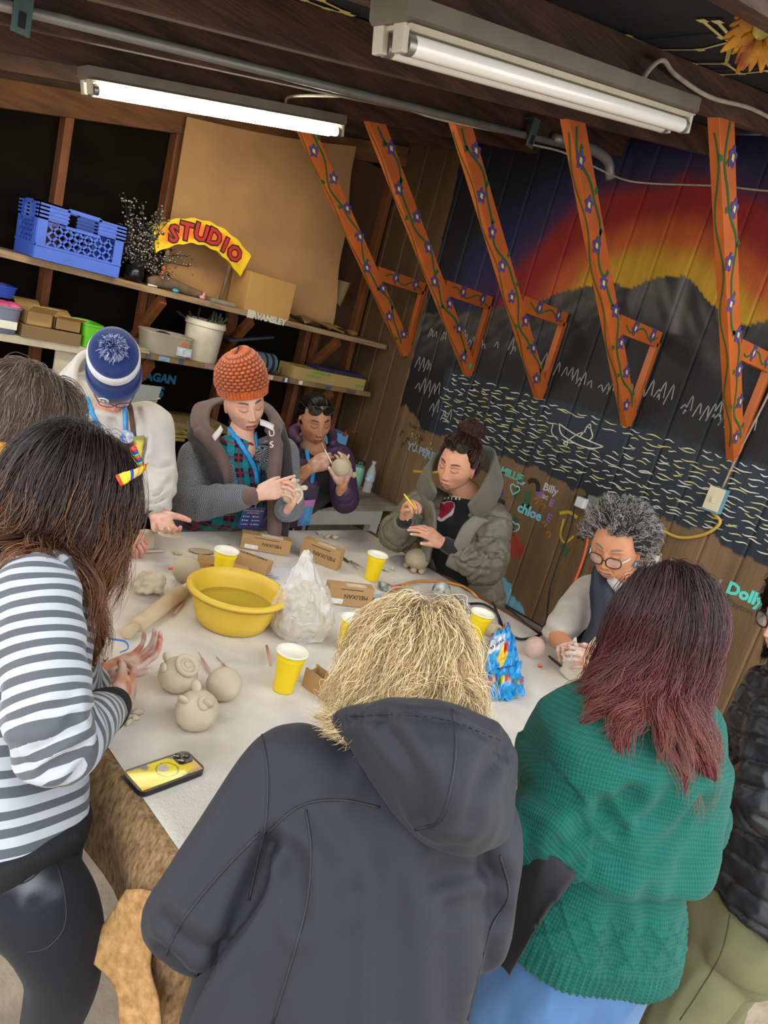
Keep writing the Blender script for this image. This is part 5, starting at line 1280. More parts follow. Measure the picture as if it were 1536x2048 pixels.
# ------------------------------------------------------------------ heads
def g2(x, z, x0, z0, sx, sz): return np.exp(-((x - x0) / sx) ** 2 - ((z - z0) / sz) ** 2)
def head_mesh(C, fwd, up, skin, lip, brow, detail=True, scale=1.0, gape=0.0, age=0.0, face_w=1.0, seed=0, lid=None, ears=True):
    nu, nv = (200, 170) if detail else (56, 44)
    s = np.linspace(-np.pi, np.pi, nu, endpoint=False); phi = s - (.6 * np.sin(s) if detail else 0)
    th = np.linspace(.03, np.pi - .03, nv)
    PH, TH = np.meshgrid(phi, th, indexing='ij')
    dx, dy, dz = np.sin(TH) * np.sin(PH), np.sin(TH) * np.cos(PH), np.cos(TH)
    x, y, z = .0735 * dx.ravel() * face_w, .097 * dy.ravel(), .118 * dz.ravel()
    # fuller, flatter front and jaw
    t = np.clip(-z / .118, 0, 1); fr = np.clip(y / .097, 0, 1); bk = np.clip(-y / .097, 0, 1)
    rad = np.sqrt(dx.ravel() ** 2 + dy.ravel() ** 2)
    x = x * (1 + .20 * t * (1 - rad ** 6)) * (1 - .20 * t ** 1.6)
    y = np.where(y > 0, y * (1 + .30 * t * (1 - rad ** 4)) + .010 * t ** 3 * fr, y * (1 - .42 * t ** 1.2))
    x = x * (1 + .05 * np.exp(-((z + .02) / .03) ** 2))
    ax_ = np.abs(x); col = np.tile(skin, (len(x), 1))
    nz = np.stack([x, y, z], 1)
    if detail:
        f = sstep(.15, .55, fr)
        h = np.interp(z, [-.060, -.052, -.046, -.040, -.034, -.02, -.005, .012, .022], [0, .006, .017, .0225, .021, .0145, .008, .0035, 0]); w = np.interp(z, [-.05, -.04, -.02, .01], [.013, .0115, .0085, .0085])
        d = h * np.exp(-(x / w) ** 2)
        d += .0085 * g2(ax_, z, .0135, -.042, .0055, .006)
        d += -.0105 * g2(ax_, z, .031, .003, .0165, .0115) + .0080 * g2(ax_, z, .0315, -.001, .0125, .0085)
        d += .0045 * g2(ax_, z, .030, .021, .020, .007) - .002 * g2(x, z, 0, .015, .01, .01)
        d += .0055 * g2(ax_, z, .043, -.032, .020, .018) - .004 * g2(ax_, z, .05, -.07, .014, .025)
        g_ = gape
        d += .0050 * g2(x, z, 0, -.0700, .019, .0050) + .0062 * g2(x, z, 0, -.0835 - g_, .0165, .0058) - (.0042 + g_) * g2(x, z, 0, -.0768 - g_ * .5, .022, .0022 + g_ * .4)
        d += .0075 * g2(x, z, 0, -.109, .018, .012) - .0035 * g2(x, z, 0, -.0955 - g_, .020, .005) - .0014 * g2(x, z, 0, -.060, .0035, .008)
        d -= (.0012 + .0016 * age) * np.exp(-((ax_ - (.018 + (-.048 - z) * .42)) / .003) ** 2) * sstep(-.082, -.07, z) * sstep(-.036, -.048, z)
        d -= .0012 * np.exp(-((z - (.0095 + .003 * (1 - ((ax_ - .031) / .017) ** 2))) / .0014) ** 2) * (np.abs(ax_ - .031) < .018)
        if age: d -= .0012 * age * g2(ax_, z, .03, -.018, .014, .004)
        y = y + d * f; x = x + np.sign(x) * .25 * d * f * (ax_ > .03)
        # colours of the skin, plus shade painted into eye sockets, nostrils and mouth line
        lc = mix(skin, lip, .85)
        lm = sstep(1.05, .85, np.sqrt((x / .0255) ** 2 + ((z + .077 + g_ * .5) / (.0125 + g_ * .5)) ** 2)) * f
        lm = lm * (1 - .6 * sstep(.0055, .0075, z + .077 - .0035 * np.exp(-((ax_ - .006) / .006) ** 2)))
        col = mix(col, lip, np.clip(lm * .9, 0, 1))
        col = mix(col, lip * .25, np.exp(-((z + .0768 + g_ * .5 - .0012 * np.cos(x * 190)) / (.0011 + g_ * .35)) ** 2) * (ax_ < .023) * f * .85)
        if g_ > .002: col = mix(col, srgb('#d8cfc8'), np.exp(-((z + .0755 + g_ * .35) / (.0016)) ** 2) * (ax_ < .013) * f * .8)
        zb = .0245 + .0045 * (1 - ((ax_ - .034) / .02) ** 2)
        bm = sstep(.0054, .0026, np.abs(z - zb) + .0035 * sstep(.035, .055, ax_)) * sstep(.010, .016, ax_) * sstep(.056, .048, ax_) * f
        col = mix(col, brow, bm * .95)
        zl = -.0075 + .0065 * ((ax_ - .0315) / .0165) ** 2
        lash = np.exp(-((z - zl) / .0020) ** 2) * sstep(.0185, .0165, np.abs(ax_ - .0315)) * f
        lidm = sstep(0, .002, z - zl) * sstep(.011, .008, z) * sstep(.018, .014, np.abs(ax_ - .0315)) * f
        col = mix(col, (lid if lid is not None else skin * np.array([.80, .68, .66])), lidm * .75); col = mix(col, brow * .45, lash * .95)
        col = mix(col, skin * np.array([.80, .64, .62]), g2(ax_, z, .0315, -.016, .015, .005) * f * (.25 + .3 * age))
        col = mix(col, skin * np.array([.35, .25, .22]), g2(ax_, z, .0075, -.0475, .0032, .0022) * f * .9)
        col = mix(col, skin * np.array([1.02, .72, .66]), (.35 * g2(ax_, z, .043, -.033, .018, .015) + .40 * g2(x, z, 0, -.038, .012, .010)) * f)
        col = col * (1 + .035 * vnoise(nz, 90, seed))[:, None]
    P = np.stack([x, y, z], 1) * scale
    f_ = nrm(fwd); u_ = nrm(np.asarray(up) - f_ * (np.asarray(up) @ f_)); r_ = np.cross(f_, u_); M = np.array([r_, f_, u_])
    V = np.asarray(C) + P @ M
    F = [(i * nv + j, ((i + 1) % nu) * nv + j, ((i + 1) % nu) * nv + j + 1, i * nv + j + 1) for i in range(nu) for j in range(nv - 1)]
    F.append(tuple(i * nv for i in range(nu))); F.append(tuple(i * nv + nv - 1 for i in range(nu - 1, -1, -1)))
    mb = MB(); mb.add(V, F); cols = [col]
    for sd in ((-1, 1) if ears and detail else ()):          # ears
        n0 = mb.n; a = np.array([sd * .96, -.10, 0]); e_ax = np.array([nrm(r_ * sd * .92 - f_ * .4), nrm(f_ * .92 + r_ * sd * .38 - u_ * .12), u_])
        ec = np.asarray(C) + (np.array([sd * .0735 * face_w, -.008, -.012]) * scale) @ M
        mb.blob(ec, np.array([.011, .0175, .031]) * scale, e_ax, 18, 14, lambda q: 1 - .28 * np.exp(-((q[:, 1]) / .5) ** 2 - (q[:, 2] / .6) ** 2) * (q[:, 0] > 0))
        cols.append(np.tile(skin * np.array([.98, .82, .78]), (mb.n - n0, 1)))
    return mb, cols, M
# ------------------------------------------------------------------ hands
def hand_mesh(W, d, palm, thumb_side, curls=(.5, .55, .6, .65), thumb=(.5, .3), spread=.05, scale=1.0, skin=None, dust=0.0, seed=0, voxel=.0027, hooks=None):
    """W wrist, d towards the knuckles, palm = direction the palm faces, thumb_side = +1 / -1 along d x palm"""
    d = nrm(d); palm = nrm(np.asarray(palm) - d * (np.asarray(palm) @ d)); sd = np.cross(d, palm) * thumb_side
    k = scale; W = np.asarray(W, float); mb = MB()
    secs = [(W - d * .03 * k, .026 * k, .020 * k, sd, palm), (W + d * .005 * k, .027 * k, .019 * k, sd, palm), (W + d * .035 * k + sd * .003 * k, .036 * k, .018 * k, sd, palm), (W + d * .068 * k, .041 * k, .0155 * k, sd, palm), (W + d * .088 * k, .039 * k, .0125 * k, sd, palm)]
    trunk(mb, secs, 24, 4, 2.4)
    tips = []
    for i in range(4):
        lat = (.030, .0105, -.0095, -.0285)[i] * k; ln = ((.044, .026, .022), (.048, .030, .023), (.045, .028, .022), (.036, .021, .020))[i]; r0 = (.0088, .0090, .0086, .0078)[i] * k
        p = W + d * (.086, .091, .087, .078)[i] * k + sd * lat - palm * .001
        c = curls[i]; cs = c if hasattr(c, '__len__') else (c * .9, c * 1.15, c * .8)
        dirv = nrm(d + sd * (1.5 - i) * spread); a = 0.0; P = [p - dirv * .012 * k, p]; R = [r0 * 1.02, r0 * 1.08]
        for q in range(3):
            a += cs[q]; dv = dirv * math.cos(a) + palm * math.sin(a); L = ln[q] * k
            P += [P[-1] + dv * L * .5, P[-1] + dv * L]; R += [r0 * (.93 - .07 * q), r0 * (1.0 - .07 * q if q < 2 else .74)]
        limb(mb, P, R, 12, 3); tips.append((P[-1], dv, r0))
    # thumb leaves the side of the palm
    t0 = W + d * .022 * k + sd * .026 * k + palm * .004 * k; a, b = thumb
    td = nrm(d * math.cos(a) + sd * math.sin(a) + palm * .35 * b); P = [t0, t0 + td * .036 * k]; td2 = nrm(td * math.cos(.35) + d * .25 + palm * b * .6); P.append(P[-1] + td2 * .030 * k); td3 = nrm(td2 + palm * b * .5 - sd * .15); P.append(P[-1] + td3 * .024 * k)
    limb(mb, P, np.array([.0165, .0125, .0105, .0082]) * k, 14, 4); tips.append((P[-1], td3, .0105 * k))
    V, F = remesh(mb, voxel); V = smooth(V, F, 3, .5)
    col = np.tile(skin, (len(V), 1)) * (1 + .05 * vnoise(V, 60, seed))[:, None]
    col = mix(col, skin * np.array([1.02, .78, .74]), np.clip(((V - (W + d * .085 * k)) @ d) / .05, 0, 1) * .45)
    N = vnormals(V, F)
    for tp, dv, r0 in tips:                 # nails
        q = V - (tp + dv * r0 * .25); m = (np.linalg.norm(q, axis=1) < r0 * 1.05) & (N @ palm < -.2)
        col[m] = mix(skin, srgb('#e8bdb4'), .8)
    if dust > 0:
        t = np.clip(dust * (.35 + .9 * vnoise(V, 55, seed + 3) + .5 * np.clip(((V - W) @ d) / .12, 0, 1)), 0, .85); col = mix(col, srgb('#d8cdc4'), t)
    return V, F, col
class Body:
    """one continuous skin figure: head, neck, core, arms and hands in one mesh"""
    def __init__(s, name_label, loc):
        s.t = thing('person', name_label, 'person', loc); s.V = []; s.F = []; s.C = []; s.n = 0
    def add(s, V, F, col):
        V = np.asarray(V); k = s.n; s.V.append(V); s.F.extend([tuple(int(i) + k for i in f) for f in F]); s.C.append(np.broadcast_to(np.asarray(col), (len(V), 3))); s.n += len(V)
    def head(s, C, fwd, up, neck, skin, lip=None, brow=None, **k):
        lip = skin * np.array([.85, .48, .48]) if lip is None else lip; brow = srgb('#2a1a12') if brow is None else brow
        mb, cols, M = head_mesh(C, fwd, up, skin, lip, brow, **k); s.add(mb.verts(), mb.f, np.concatenate(cols))
        s.HM = M; s.HC = np.asarray(C)
        m2 = MB(); limb(m2, [s.HC + np.array([0, -.022, -.03]) @ M, s.HC + np.array([0, -.025, -.10]) @ M, neck], [.053, .050, .062], 24, 6); s.add(m2.verts(), m2.f, skin)
    def hl(s, x, y, z): return s.HC + np.array([x, y, z]) @ s.HM
    def core(s, pts, rad, skin):
        m2 = MB(); limb(m2, pts, rad, 16, 4); s.add(m2.verts(), m2.f, skin)
    def hand(s, *a, **k):
        V, F, c = hand_mesh(*a, **k); s.add(V, F, c)
    def done(s, m):
        base = np.array(s.t.location); V = np.concatenate(s.V) - base
        me = mesh_from('body', V, s.F, m, True, np.concatenate(s.C)); o = bpy.data.objects.new('body', me); link(o, s.t); return o
M_skin = mat('skin', attr=True, rough=.48, var=.04, vscale=40, bump=.06, bscale=240, spec=.4, sss=.12)
# ------------------------------------------------------------------ hair
def hair_mat(name, rough=.38):
    m = mat(name, attr=True, rough=rough, var=.05, vscale=30, spec=.5); mat(name + '_base', attr=True, rough=.95, var=.2, vscale=90, spec=.04, bump=.6, bscale=120); return m
def grow(C, M, rad, roots, L, init, colliders, steps=22, grav=.12, wave=(.0, 8.0), seed=0, stiff=.0, lift=.006, wind=None):
    """strand guides: roots are unit directions in the head frame; colliders (centre, radii, frame)"""
    rg = np.random.RandomState(seed); n = len(roots)
    P = np.zeros((n, steps + 1, 3)); P[:, 0] = C + (roots * rad) @ M
    d = init(roots, rg) @ M; d /= np.linalg.norm(d, axis=1, keepdims=True)
    Ls = L(roots, rg) if callable(L) else np.full(n, L); st = (Ls / steps)[:, None]
    g = np.array([0, 0, -1.0]) if wind is None else nrm(wind)
    lay = lift * (.3 + rg.rand(n)); ph = rg.rand(n) * 6.28; ph2 = rg.rand(n) * 6.28
    cols = [(C, rad, M)] + list(colliders)
    for i in range(steps):
        d = d * (1 - grav) + g * grav; d /= np.linalg.norm(d, axis=1, keepdims=True)
        p = P[:, i] + d * st
        for cc, rr, MM in cols:
            q = (p - cc) @ MM.T; r = np.asarray(rr) + (lay + .0006 * i)[:, None]; k = np.linalg.norm(q / r, axis=1, keepdims=True)
            p = np.where(k < 1, cc + (q / np.maximum(k, 1e-6)) @ MM, p)
        d = p - P[:, i]; d /= np.maximum(np.linalg.norm(d, axis=1, keepdims=True), 1e-9); P[:, i + 1] = p
    for _ in range(7): P[:, 2:-1] = .25 * P[:, 1:-2] + .5 * P[:, 2:-1] + .25 * P[:, 3:]
    if wave[0] > 0:
        t = np.linspace(0, 1, steps + 1)
        for i in range(n):
            T = np.gradient(P[i], axis=0); T /= np.maximum(np.linalg.norm(T, axis=1, keepdims=True), 1e-9)
            out = P[i] - C; S = np.cross(T, out); S /= np.maximum(np.linalg.norm(S, axis=1, keepdims=True), 1e-9); O = np.cross(S, T)
            w = wave[0] * sstep(.15, .6, t) * (.6 + .8 * rg.rand()); s = np.cumsum(np.concatenate([[0], np.linalg.norm(np.diff(P[i], axis=0), axis=1)]))
            P[i] = P[i] + S * (w * np.sin(s * wave[1] * 6.28 + ph[i]))[:, None] + O * (.5 * w * np.cos(s * wave[1] * 6.28 + ph[i]))[:, None]
    return P
def flow(rad, part=0.0, side=.75, back=-.35, down=-.15, jit=.07, out=.1):
    def init(r, rg):
        s = np.where(r[:, 0] > part, 1.0, -1.0); w = np.clip(.45 + 1.1 * r[:, 1] + .55 * r[:, 2], 0, 1)
        d = np.stack([s * side * w + .35 * r[:, 0], back * (.4 + .6 * w), down - .7 * (1 - w)], 1) + rg.randn(len(r), 3) * jit
        n = r / rad; n /= np.linalg.norm(n, axis=1, keepdims=True); return d - n * (np.sum(d * n, 1, keepdims=True) - out)
    return init
def gathered(C, M, rad, roots, tgt, k=14, off=.006, rise=.008):
    """hair drawn over the scalp to one point"""
    tgt = nrm(tgt); P = np.zeros((len(roots), k, 3))
    for i in range(k):
        q = roots * (1 - i / (k - 1)) + tgt * (i / (k - 1)) + 1e-6; q = q / np.linalg.norm(q, axis=1, keepdims=True); P[:, i] = C + (q * (rad + off + rise * (i / (k - 1)) ** 2)) @ M
    return P
def scalp_roots(n, seed, keep):
    rg = np.random.RandomState(seed); out = []
    while len(out) < n:
        v = rg.randn(3); v /= np.linalg.norm(v)
        if keep(v): out.append(v)
    return np.array(out)
def hair_obj(parent, guides, per, colfn, m, seed=0, r=.0007, spreadr=(.012, .008, .004), vol=.013, voxel=.009, volname='hair', scalp=None, frizz=.002, strands='hair_strands', volcol=None):
    """hair volume mesh with a strand layer on it"""
    rg = np.random.RandomState(seed); n, k, _ = guides.shape
    hv = None
    if vol > 0:
        mb = MB()
        if scalp is not None: mb.blob(scalp[0], scalp[1], scalp[2], 28, 20)
        for g in guides[::max(1, n // 220)]:
            mb.tube(g, np.interp(np.arange(k), [0, k * .5, k - 1], [vol * .9, vol, vol * .45]), 6)
        V, F = remesh(mb, voxel); V = smooth(V, F, 4)
        hs = (V[:, 2].max() - V[:, 2]) / max(V[:, 2].max() - V[:, 2].min(), 1e-6)
        hv = fast_obj(volname, V, F, MATS[m.name.split('.')[0] + '_base'], parent, colfn(hs, np.full(len(V), .3), rg) * .8 if volcol is None else np.tile(volcol, (len(V), 1)))
    N = n * per; base = np.array(root_of(parent).location)
    G = np.repeat(guides, per, 0); off = rg.randn(N, 3); t = np.linspace(0, 1, k)
    sp = np.interp(t, [0, .5, 1], spreadr)[None, :, None]
    G = G + off[:, None, :] * sp * .6 
    fz = rg.randn(N, 3); ph = rg.rand(N) * 6.28; fr = 2 + 3 * rg.rand(N)
    G = G + fz[:, None, :] * (frizz * np.sin(ph[:, None] + fr[:, None] * t[None, :] * 6.28) * t[None, :] ** .7)[:, :, None]
    cut = .78 + .22 * rg.rand(N)                       # uneven lengths
    idx = np.clip(t[None, :] * cut[:, None] * (k - 1), 0, k - 1.001); lo = idx.astype(int); fr_ = (idx - lo)[:, :, None]; ar = np.arange(N)[:, None]
    G = G[ar, lo] * (1 - fr_) + G[ar, lo + 1] * fr_
    cv = bpy.data.hair_curves.new(strands); cv.add_curves([k] * N)
    cv.position_data.foreach_set('vector', (G - base).astype(np.float32).ravel())
    ra = cv.attributes.get('radius') or cv.attributes.new('radius', 'FLOAT', 'POINT')
    ra.data.foreach_set('value', np.tile(r * np.interp(t, [0, .7, 1], [1, .9, .25]), N).astype(np.float32))
    ca = cv.attributes.new('Col', 'FLOAT_COLOR', 'POINT'); tt = np.tile(t, N) ; rv = np.repeat(rg.rand(N), k)
    c = np.ones((N * k, 4)); c[:, :3] = colfn(tt, rv, rg); ca.data.foreach_set('color', c.astype(np.float32).ravel())
    cv.materials.append(m)
    o = bpy.data.objects.new(strands, cv); link(o, hv if hv is not None else parent); o['kind'] = 'stuff'
    return hv if hv is not None else o
# ------------------------------------------------------------------ cloth materials
class NT:
    def __init__(s, m): s.N = m.node_tree.nodes; s.L = m.node_tree.links
    def at(s, n):
        a = s.N.new('ShaderNodeAttribute'); a.attribute_name = n; return a.outputs['Fac']
    def m(s, op, a, b=0.0, c=0.0):
        n = s.N.new('ShaderNodeMath'); n.operation = op
        for i, v in enumerate((a, b, c)):
            if isinstance(v, (int, float)): n.inputs[i].default_value = v
            else: s.L.new(v, n.inputs[i])
        return n.outputs[0]
    def mixc(s, f, a, b):
        n = s.N.new('ShaderNodeMix'); n.data_type = 'RGBA'
        for k, v in (('A', a), ('B', b)):
            if isinstance(v, (tuple, list, np.ndarray)): n.inputs[k].default_value = (*v[:3], 1)
            else: s.L.new(v, n.inputs[k])
        if isinstance(f, (int, float)): n.inputs['Factor'].default_value = f
        else: s.L.new(f, n.inputs['Factor'])
        return n.outputs['Result']
    def bump(s, h, strength=.4, dist=.003, prev=None):
        n = s.N.new('ShaderNodeBump'); n.inputs['Strength'].default_value = strength; n.inputs['Distance'].default_value = dist; s.L.new(h, n.inputs['Height']); return n.outputs[0]
def cloth(name, rough=.85, sheen=.2):
    if name in MATS: return MATS[name], None, None
    m = bpy.data.materials.new(name); m.use_nodes = True; MATS[name] = m; b = m.node_tree.nodes['Principled BSDF']
    b.inputs['Roughness'].default_value = rough; b.inputs['Sheen Weight'].default_value = sheen; b.inputs['Specular IOR Level'].default_value = .3
    return m, NT(m), b
def wave01(nt, x, period):          # 0..1 triangle
    return nt.m('PINGPONG', x, period / 2)
# ================================================================== PEOPLE NEAR THE CAMERA
UP = np.array([0, 0, 1.0])
def rf(f):
    f = nrm((f[0], f[1], 0)); return np.array([f[1], -f[0], 0]), f
def ell_collider(c, r, right, front): return (np.asarray(c), np.asarray(r), np.array([right, front, UP]))
# ---------------------------------------------------------------- blonde woman in the dark soft-shell jacket
def person_black():
    R, F = rf((.73, .68))
    B = Body('person in black hooded softshell jacket with blonde hair, back turned, bending over the table', (.72, .50, 0))
    t = B.t; skin = srgb('#cf9a80')
    hipc = D(655, 2040, 1.14); wst = D(705, 1860, 1.15); chs = D(750, 1680, 1.18); shl = D(775, 1570, 1.20); nk = D(832, 1455, 1.24)
    hd = D(815, 1352, 1.30); hf = nrm(F * .62 + UP * -.78); hu = nrm(F * .75 + UP * .62)
    B.head(hd, hf, hu, nk, skin, detail=False)
    ls, rs = D(572, 1545, 1.20), D(948, 1650, 1.22)
    le, re = D(365, 1840, 1.14), D(945, 1850, 1.20); lw, rw = le + F * .22 + R * .06 + UP * .04, re + F * .22 - R * .08 + UP * .03
    B.core([nk, chs, hipc], [.06, .09, .1], skin)
    for s_, e, w in ((ls, le, lw), (rs, re, rw)):
        B.core([s_, e, w], [.04, .038, .03], skin)
    B.hand(lw + nrm(lw - le) * .02, lw - le + R * .03, nrm(-UP * .6 + R * .5), 1, skin=skin, scale=.95, dust=.3); B.hand(rw + nrm(rw - re) * .02, rw - re, nrm(-UP * .6 - R * .5), -1, skin=skin, scale=.95, dust=.3)
    B.done(M_skin)
    m, nt, b = cloth('charcoal_softshell', .62, .05)
    tc = nt.N.new('ShaderNodeTexCoord'); wv = nt.N.new('ShaderNodeTexWave'); wv.inputs['Scale'].default_value = 160; wv.bands_direction = 'Z'; nt.L.new(tc.outputs['Object'], wv.inputs[0])
    wv2 = nt.N.new('ShaderNodeTexWave'); wv2.inputs['Scale'].default_value = 160; wv2.bands_direction = 'X'; nt.L.new(tc.outputs['Object'], wv2.inputs[0])
    nt.L.new(nt.bump(nt.m('ADD', wv.outputs['Fac'], wv2.outputs['Fac']), .10, .001), b.inputs['Normal']); b.inputs['Base Color'].default_value = (*srgb('#1f1f27'), 1)
    mb = MB()
    trunk(mb, [(hipc + np.array([-.03, -.03, -.24]), .235, .165, R, F), (hipc, .215, .15, R, F), (wst, .198, .135, R, F), (chs, .190, .125, R, F), (shl, .165, .105, R, F), (shl * .45 + nk * .55, .115, .085, R, F), (nk, .075, .065, R, F)])
    for s_, e, w in ((ls, le, lw), (rs, re, rw)):
        ed = nrm(e - s_); limb(mb, [s_ - nrm(s_ - shl) * .05, s_, s_ * .45 + e * .55, e, e * .5 + w * .5, w], [.075, .078, .074, .070, .06, .048], 22, 6)
    def folds(V, cid, S, U):
        d = np.zeros(len(V))
        for c, ax_, s_, a in ((hipc + np.array([.0, 0, .02]), R, .05, .010),):
            pass
        q = (V - wst) @ R; z = V[:, 2]
        d += .007 * np.cos(q * 30 + (z - 1.0) * 6) * sstep(1.22, .95, z) * sstep(.0, .10, np.abs(q))
        d += .006 * np.sin((z * 1.0 + q * .8) * 38) * np.exp(-((np.linalg.norm(V - (rs * .45 + re * .55), axis=1)) / .16) ** 2)
        d += .007 * np.sin((z - q) * 34) * np.exp(-((np.linalg.norm(V - (ls * .5 + le * .5 + R * .1), axis=1)) / .15) ** 2)
        return d
    jk = garment('jacket', t, mb, m, .0072, 7, .003, 3, disp=folds, wscale=6, creases=[
        ([(535, 1690), (500, 1790), (450, 1890), (400, 2000), (385, 2046)], .020, .016), ([(700, 1790), (695, 1900), (690, 2046)], .006, .020), ([(790, 1720), (782, 1880), (780, 2046)], .007, .024), ([(880, 1730), (895, 1880), (900, 2046)], .007, .022), ([(965, 1700), (990, 1790), (975, 1900), (955, 2040)], .010, .016),
        ([(545, 1660), (590, 1730), (600, 1830)], .008, .016), ([(640, 1640), (690, 1720), (700, 1780)], .004, .018), ([(480, 1620), (450, 1700), (400, 1790)], .005, .02), ([(330, 1840), (380, 1880), (430, 1880)], .007, .014), ([(320, 1900), (370, 1925), (410, 1920)], .006, .012), ([(860, 1760), (960, 1740), (1005, 1760)], .006, .016), ([(900, 1820), (970, 1800), (1000, 1830)], .006, .014)])
    T_ = bvh(jk); M_seam = mat('softshell_seam', '#121218', .6, .05)
    for px in ([(522, 1456), (535, 1540), (532, 1640), (515, 1720), (498, 1800)], [(530, 1670), (600, 1612), (680, 1600), (760, 1615)], [(612, 1620), (622, 1700), (615, 1800), (590, 1900), (545, 2048)], [(520, 1665), (430, 1760), (360, 1850), (318, 1940)], [(1000, 1710), (1018, 1790), (985, 1850), (965, 1920), (935, 2040)]):
        seam('seam', jk, T_, px, M_seam, .0024, .0)
    # collar and hood
    cb = MB(); a = np.linspace(0, 2 * np.pi, 40, endpoint=False)
    rings = []
    for h, k_ in ((-.02, 1.16), (.02, 1.08), (.055, 1.0), (.06, .95), (.05, .9), (.0, .9)):
        cn = nk + F * (.005 + h * .55) + UP * (h * .8 - .005); rings.append(cn + np.outer(np.cos(a) * .088 * k_, R) + np.outer(np.sin(a) * .085 * k_, nrm(F * .85 - UP * .45)))
    cb.rings(rings); obj('collar', cb, m, t, smooth=True)
    rows = [[(652, 1432), (700, 1412), (770, 1398), (850, 1398), (930, 1412), (990, 1445), (1036, 1500)],
            [(668, 1450), (720, 1440), (785, 1432), (860, 1436), (930, 1452), (990, 1480), (1038, 1530)],
            [(705, 1500), (760, 1500), (820, 1505), (880, 1515), (935, 1530), (990, 1555), (1032, 1590)],
            [(752, 1575), (800, 1585), (850, 1595), (900, 1605), (945, 1618), (990, 1635), (1026, 1655)],
            [(800, 1640), (835, 1652), (870, 1662), (910, 1672), (945, 1680), (980, 1685), (1005, 1692)],
            [(850, 1690), (870, 1698), (890, 1704), (910, 1710), (925, 1714), (945, 1714), (960, 1710)]]
    dep = [[1.20, 1.16, 1.12, 1.10, 1.11, 1.15, 1.22], [1.19, 1.12, 1.07, 1.05, 1.06, 1.11, 1.20], [1.15, 1.07, 1.02, 1.00, 1.01, 1.06, 1.18], [1.12, 1.05, 1.01, .99, 1.0, 1.04, 1.15], [1.10, 1.05, 1.02, 1.01, 1.015, 1.05, 1.12], [1.09, 1.06, 1.05, 1.045, 1.05, 1.06, 1.09]]
    hood = garment('hood', t, slab(rows, dep, .07), m, .007, 6, .003, 8, wscale=6, creases=[([(760, 1440), (830, 1540), (850, 1640)], .010, .016), ([(1010, 1490), (960, 1560), (940, 1640)], .009, .016), ([(880, 1450), (890, 1530), (880, 1620)], .005, .02), ([(680, 1446), (800, 1432), (930, 1452), (1020, 1520)], .006, .008)])
    TH_ = bvh(hood)
    seam('seam', hood, TH_, [(905, 1420), (912, 1480), (905, 1560), (880, 1640), (830, 1660)], M_seam, .0024); seam('seam', hood, TH_, [(700, 1432), (800, 1428), (900, 1440), (1000, 1480)], M_seam, .0016)
    # hair
    C = hd + np.array([0, -.005, .018]) @ B.HM; M = B.HM; rad = np.array([.078, .098, .100])
    def keep(v): return v[2] > -.25 - .6 * (v[1] < -.2) and not (v[1] > .55 and v[2] < .5)
    roots = scalp_roots(330, 5, keep)
    init = flow(rad, .15, .8, .25, -.05, .09, .12)
    body = ell_collider(shl + UP * -.06, (.24, .15, .13), R, F); nkc = ell_collider(nk, (.10, .10, .07), R, F)
    G = grow(C, M, rad, roots, lambda r, rg: .10 + .055 * rg.rand(len(r)), init, [nkc, body], 18, .17, (.009, 7), 3, lift=.008)
    def col(t_, rv, rg):
        c = mix(srgb('#7a6040'), srgb('#cdae78'), np.clip(.15 + .75 * sstep(.0, .5, t_) * (.4 + rv) , 0, 1)); c = mix(c, srgb('#5c472e'), ((rv < .26) & (t_ < .8)) * .6); return mix(c, srgb('#ead8b2'), ((rv > .68) & (t_ > .12)) * .7)
    hair_obj(t, G, 80, col, hair_mat('hair_blonde'), 4, .00042, (.018, .018, .015), .010, .008, scalp=(C, rad, M), frizz=.0045)
person_black()
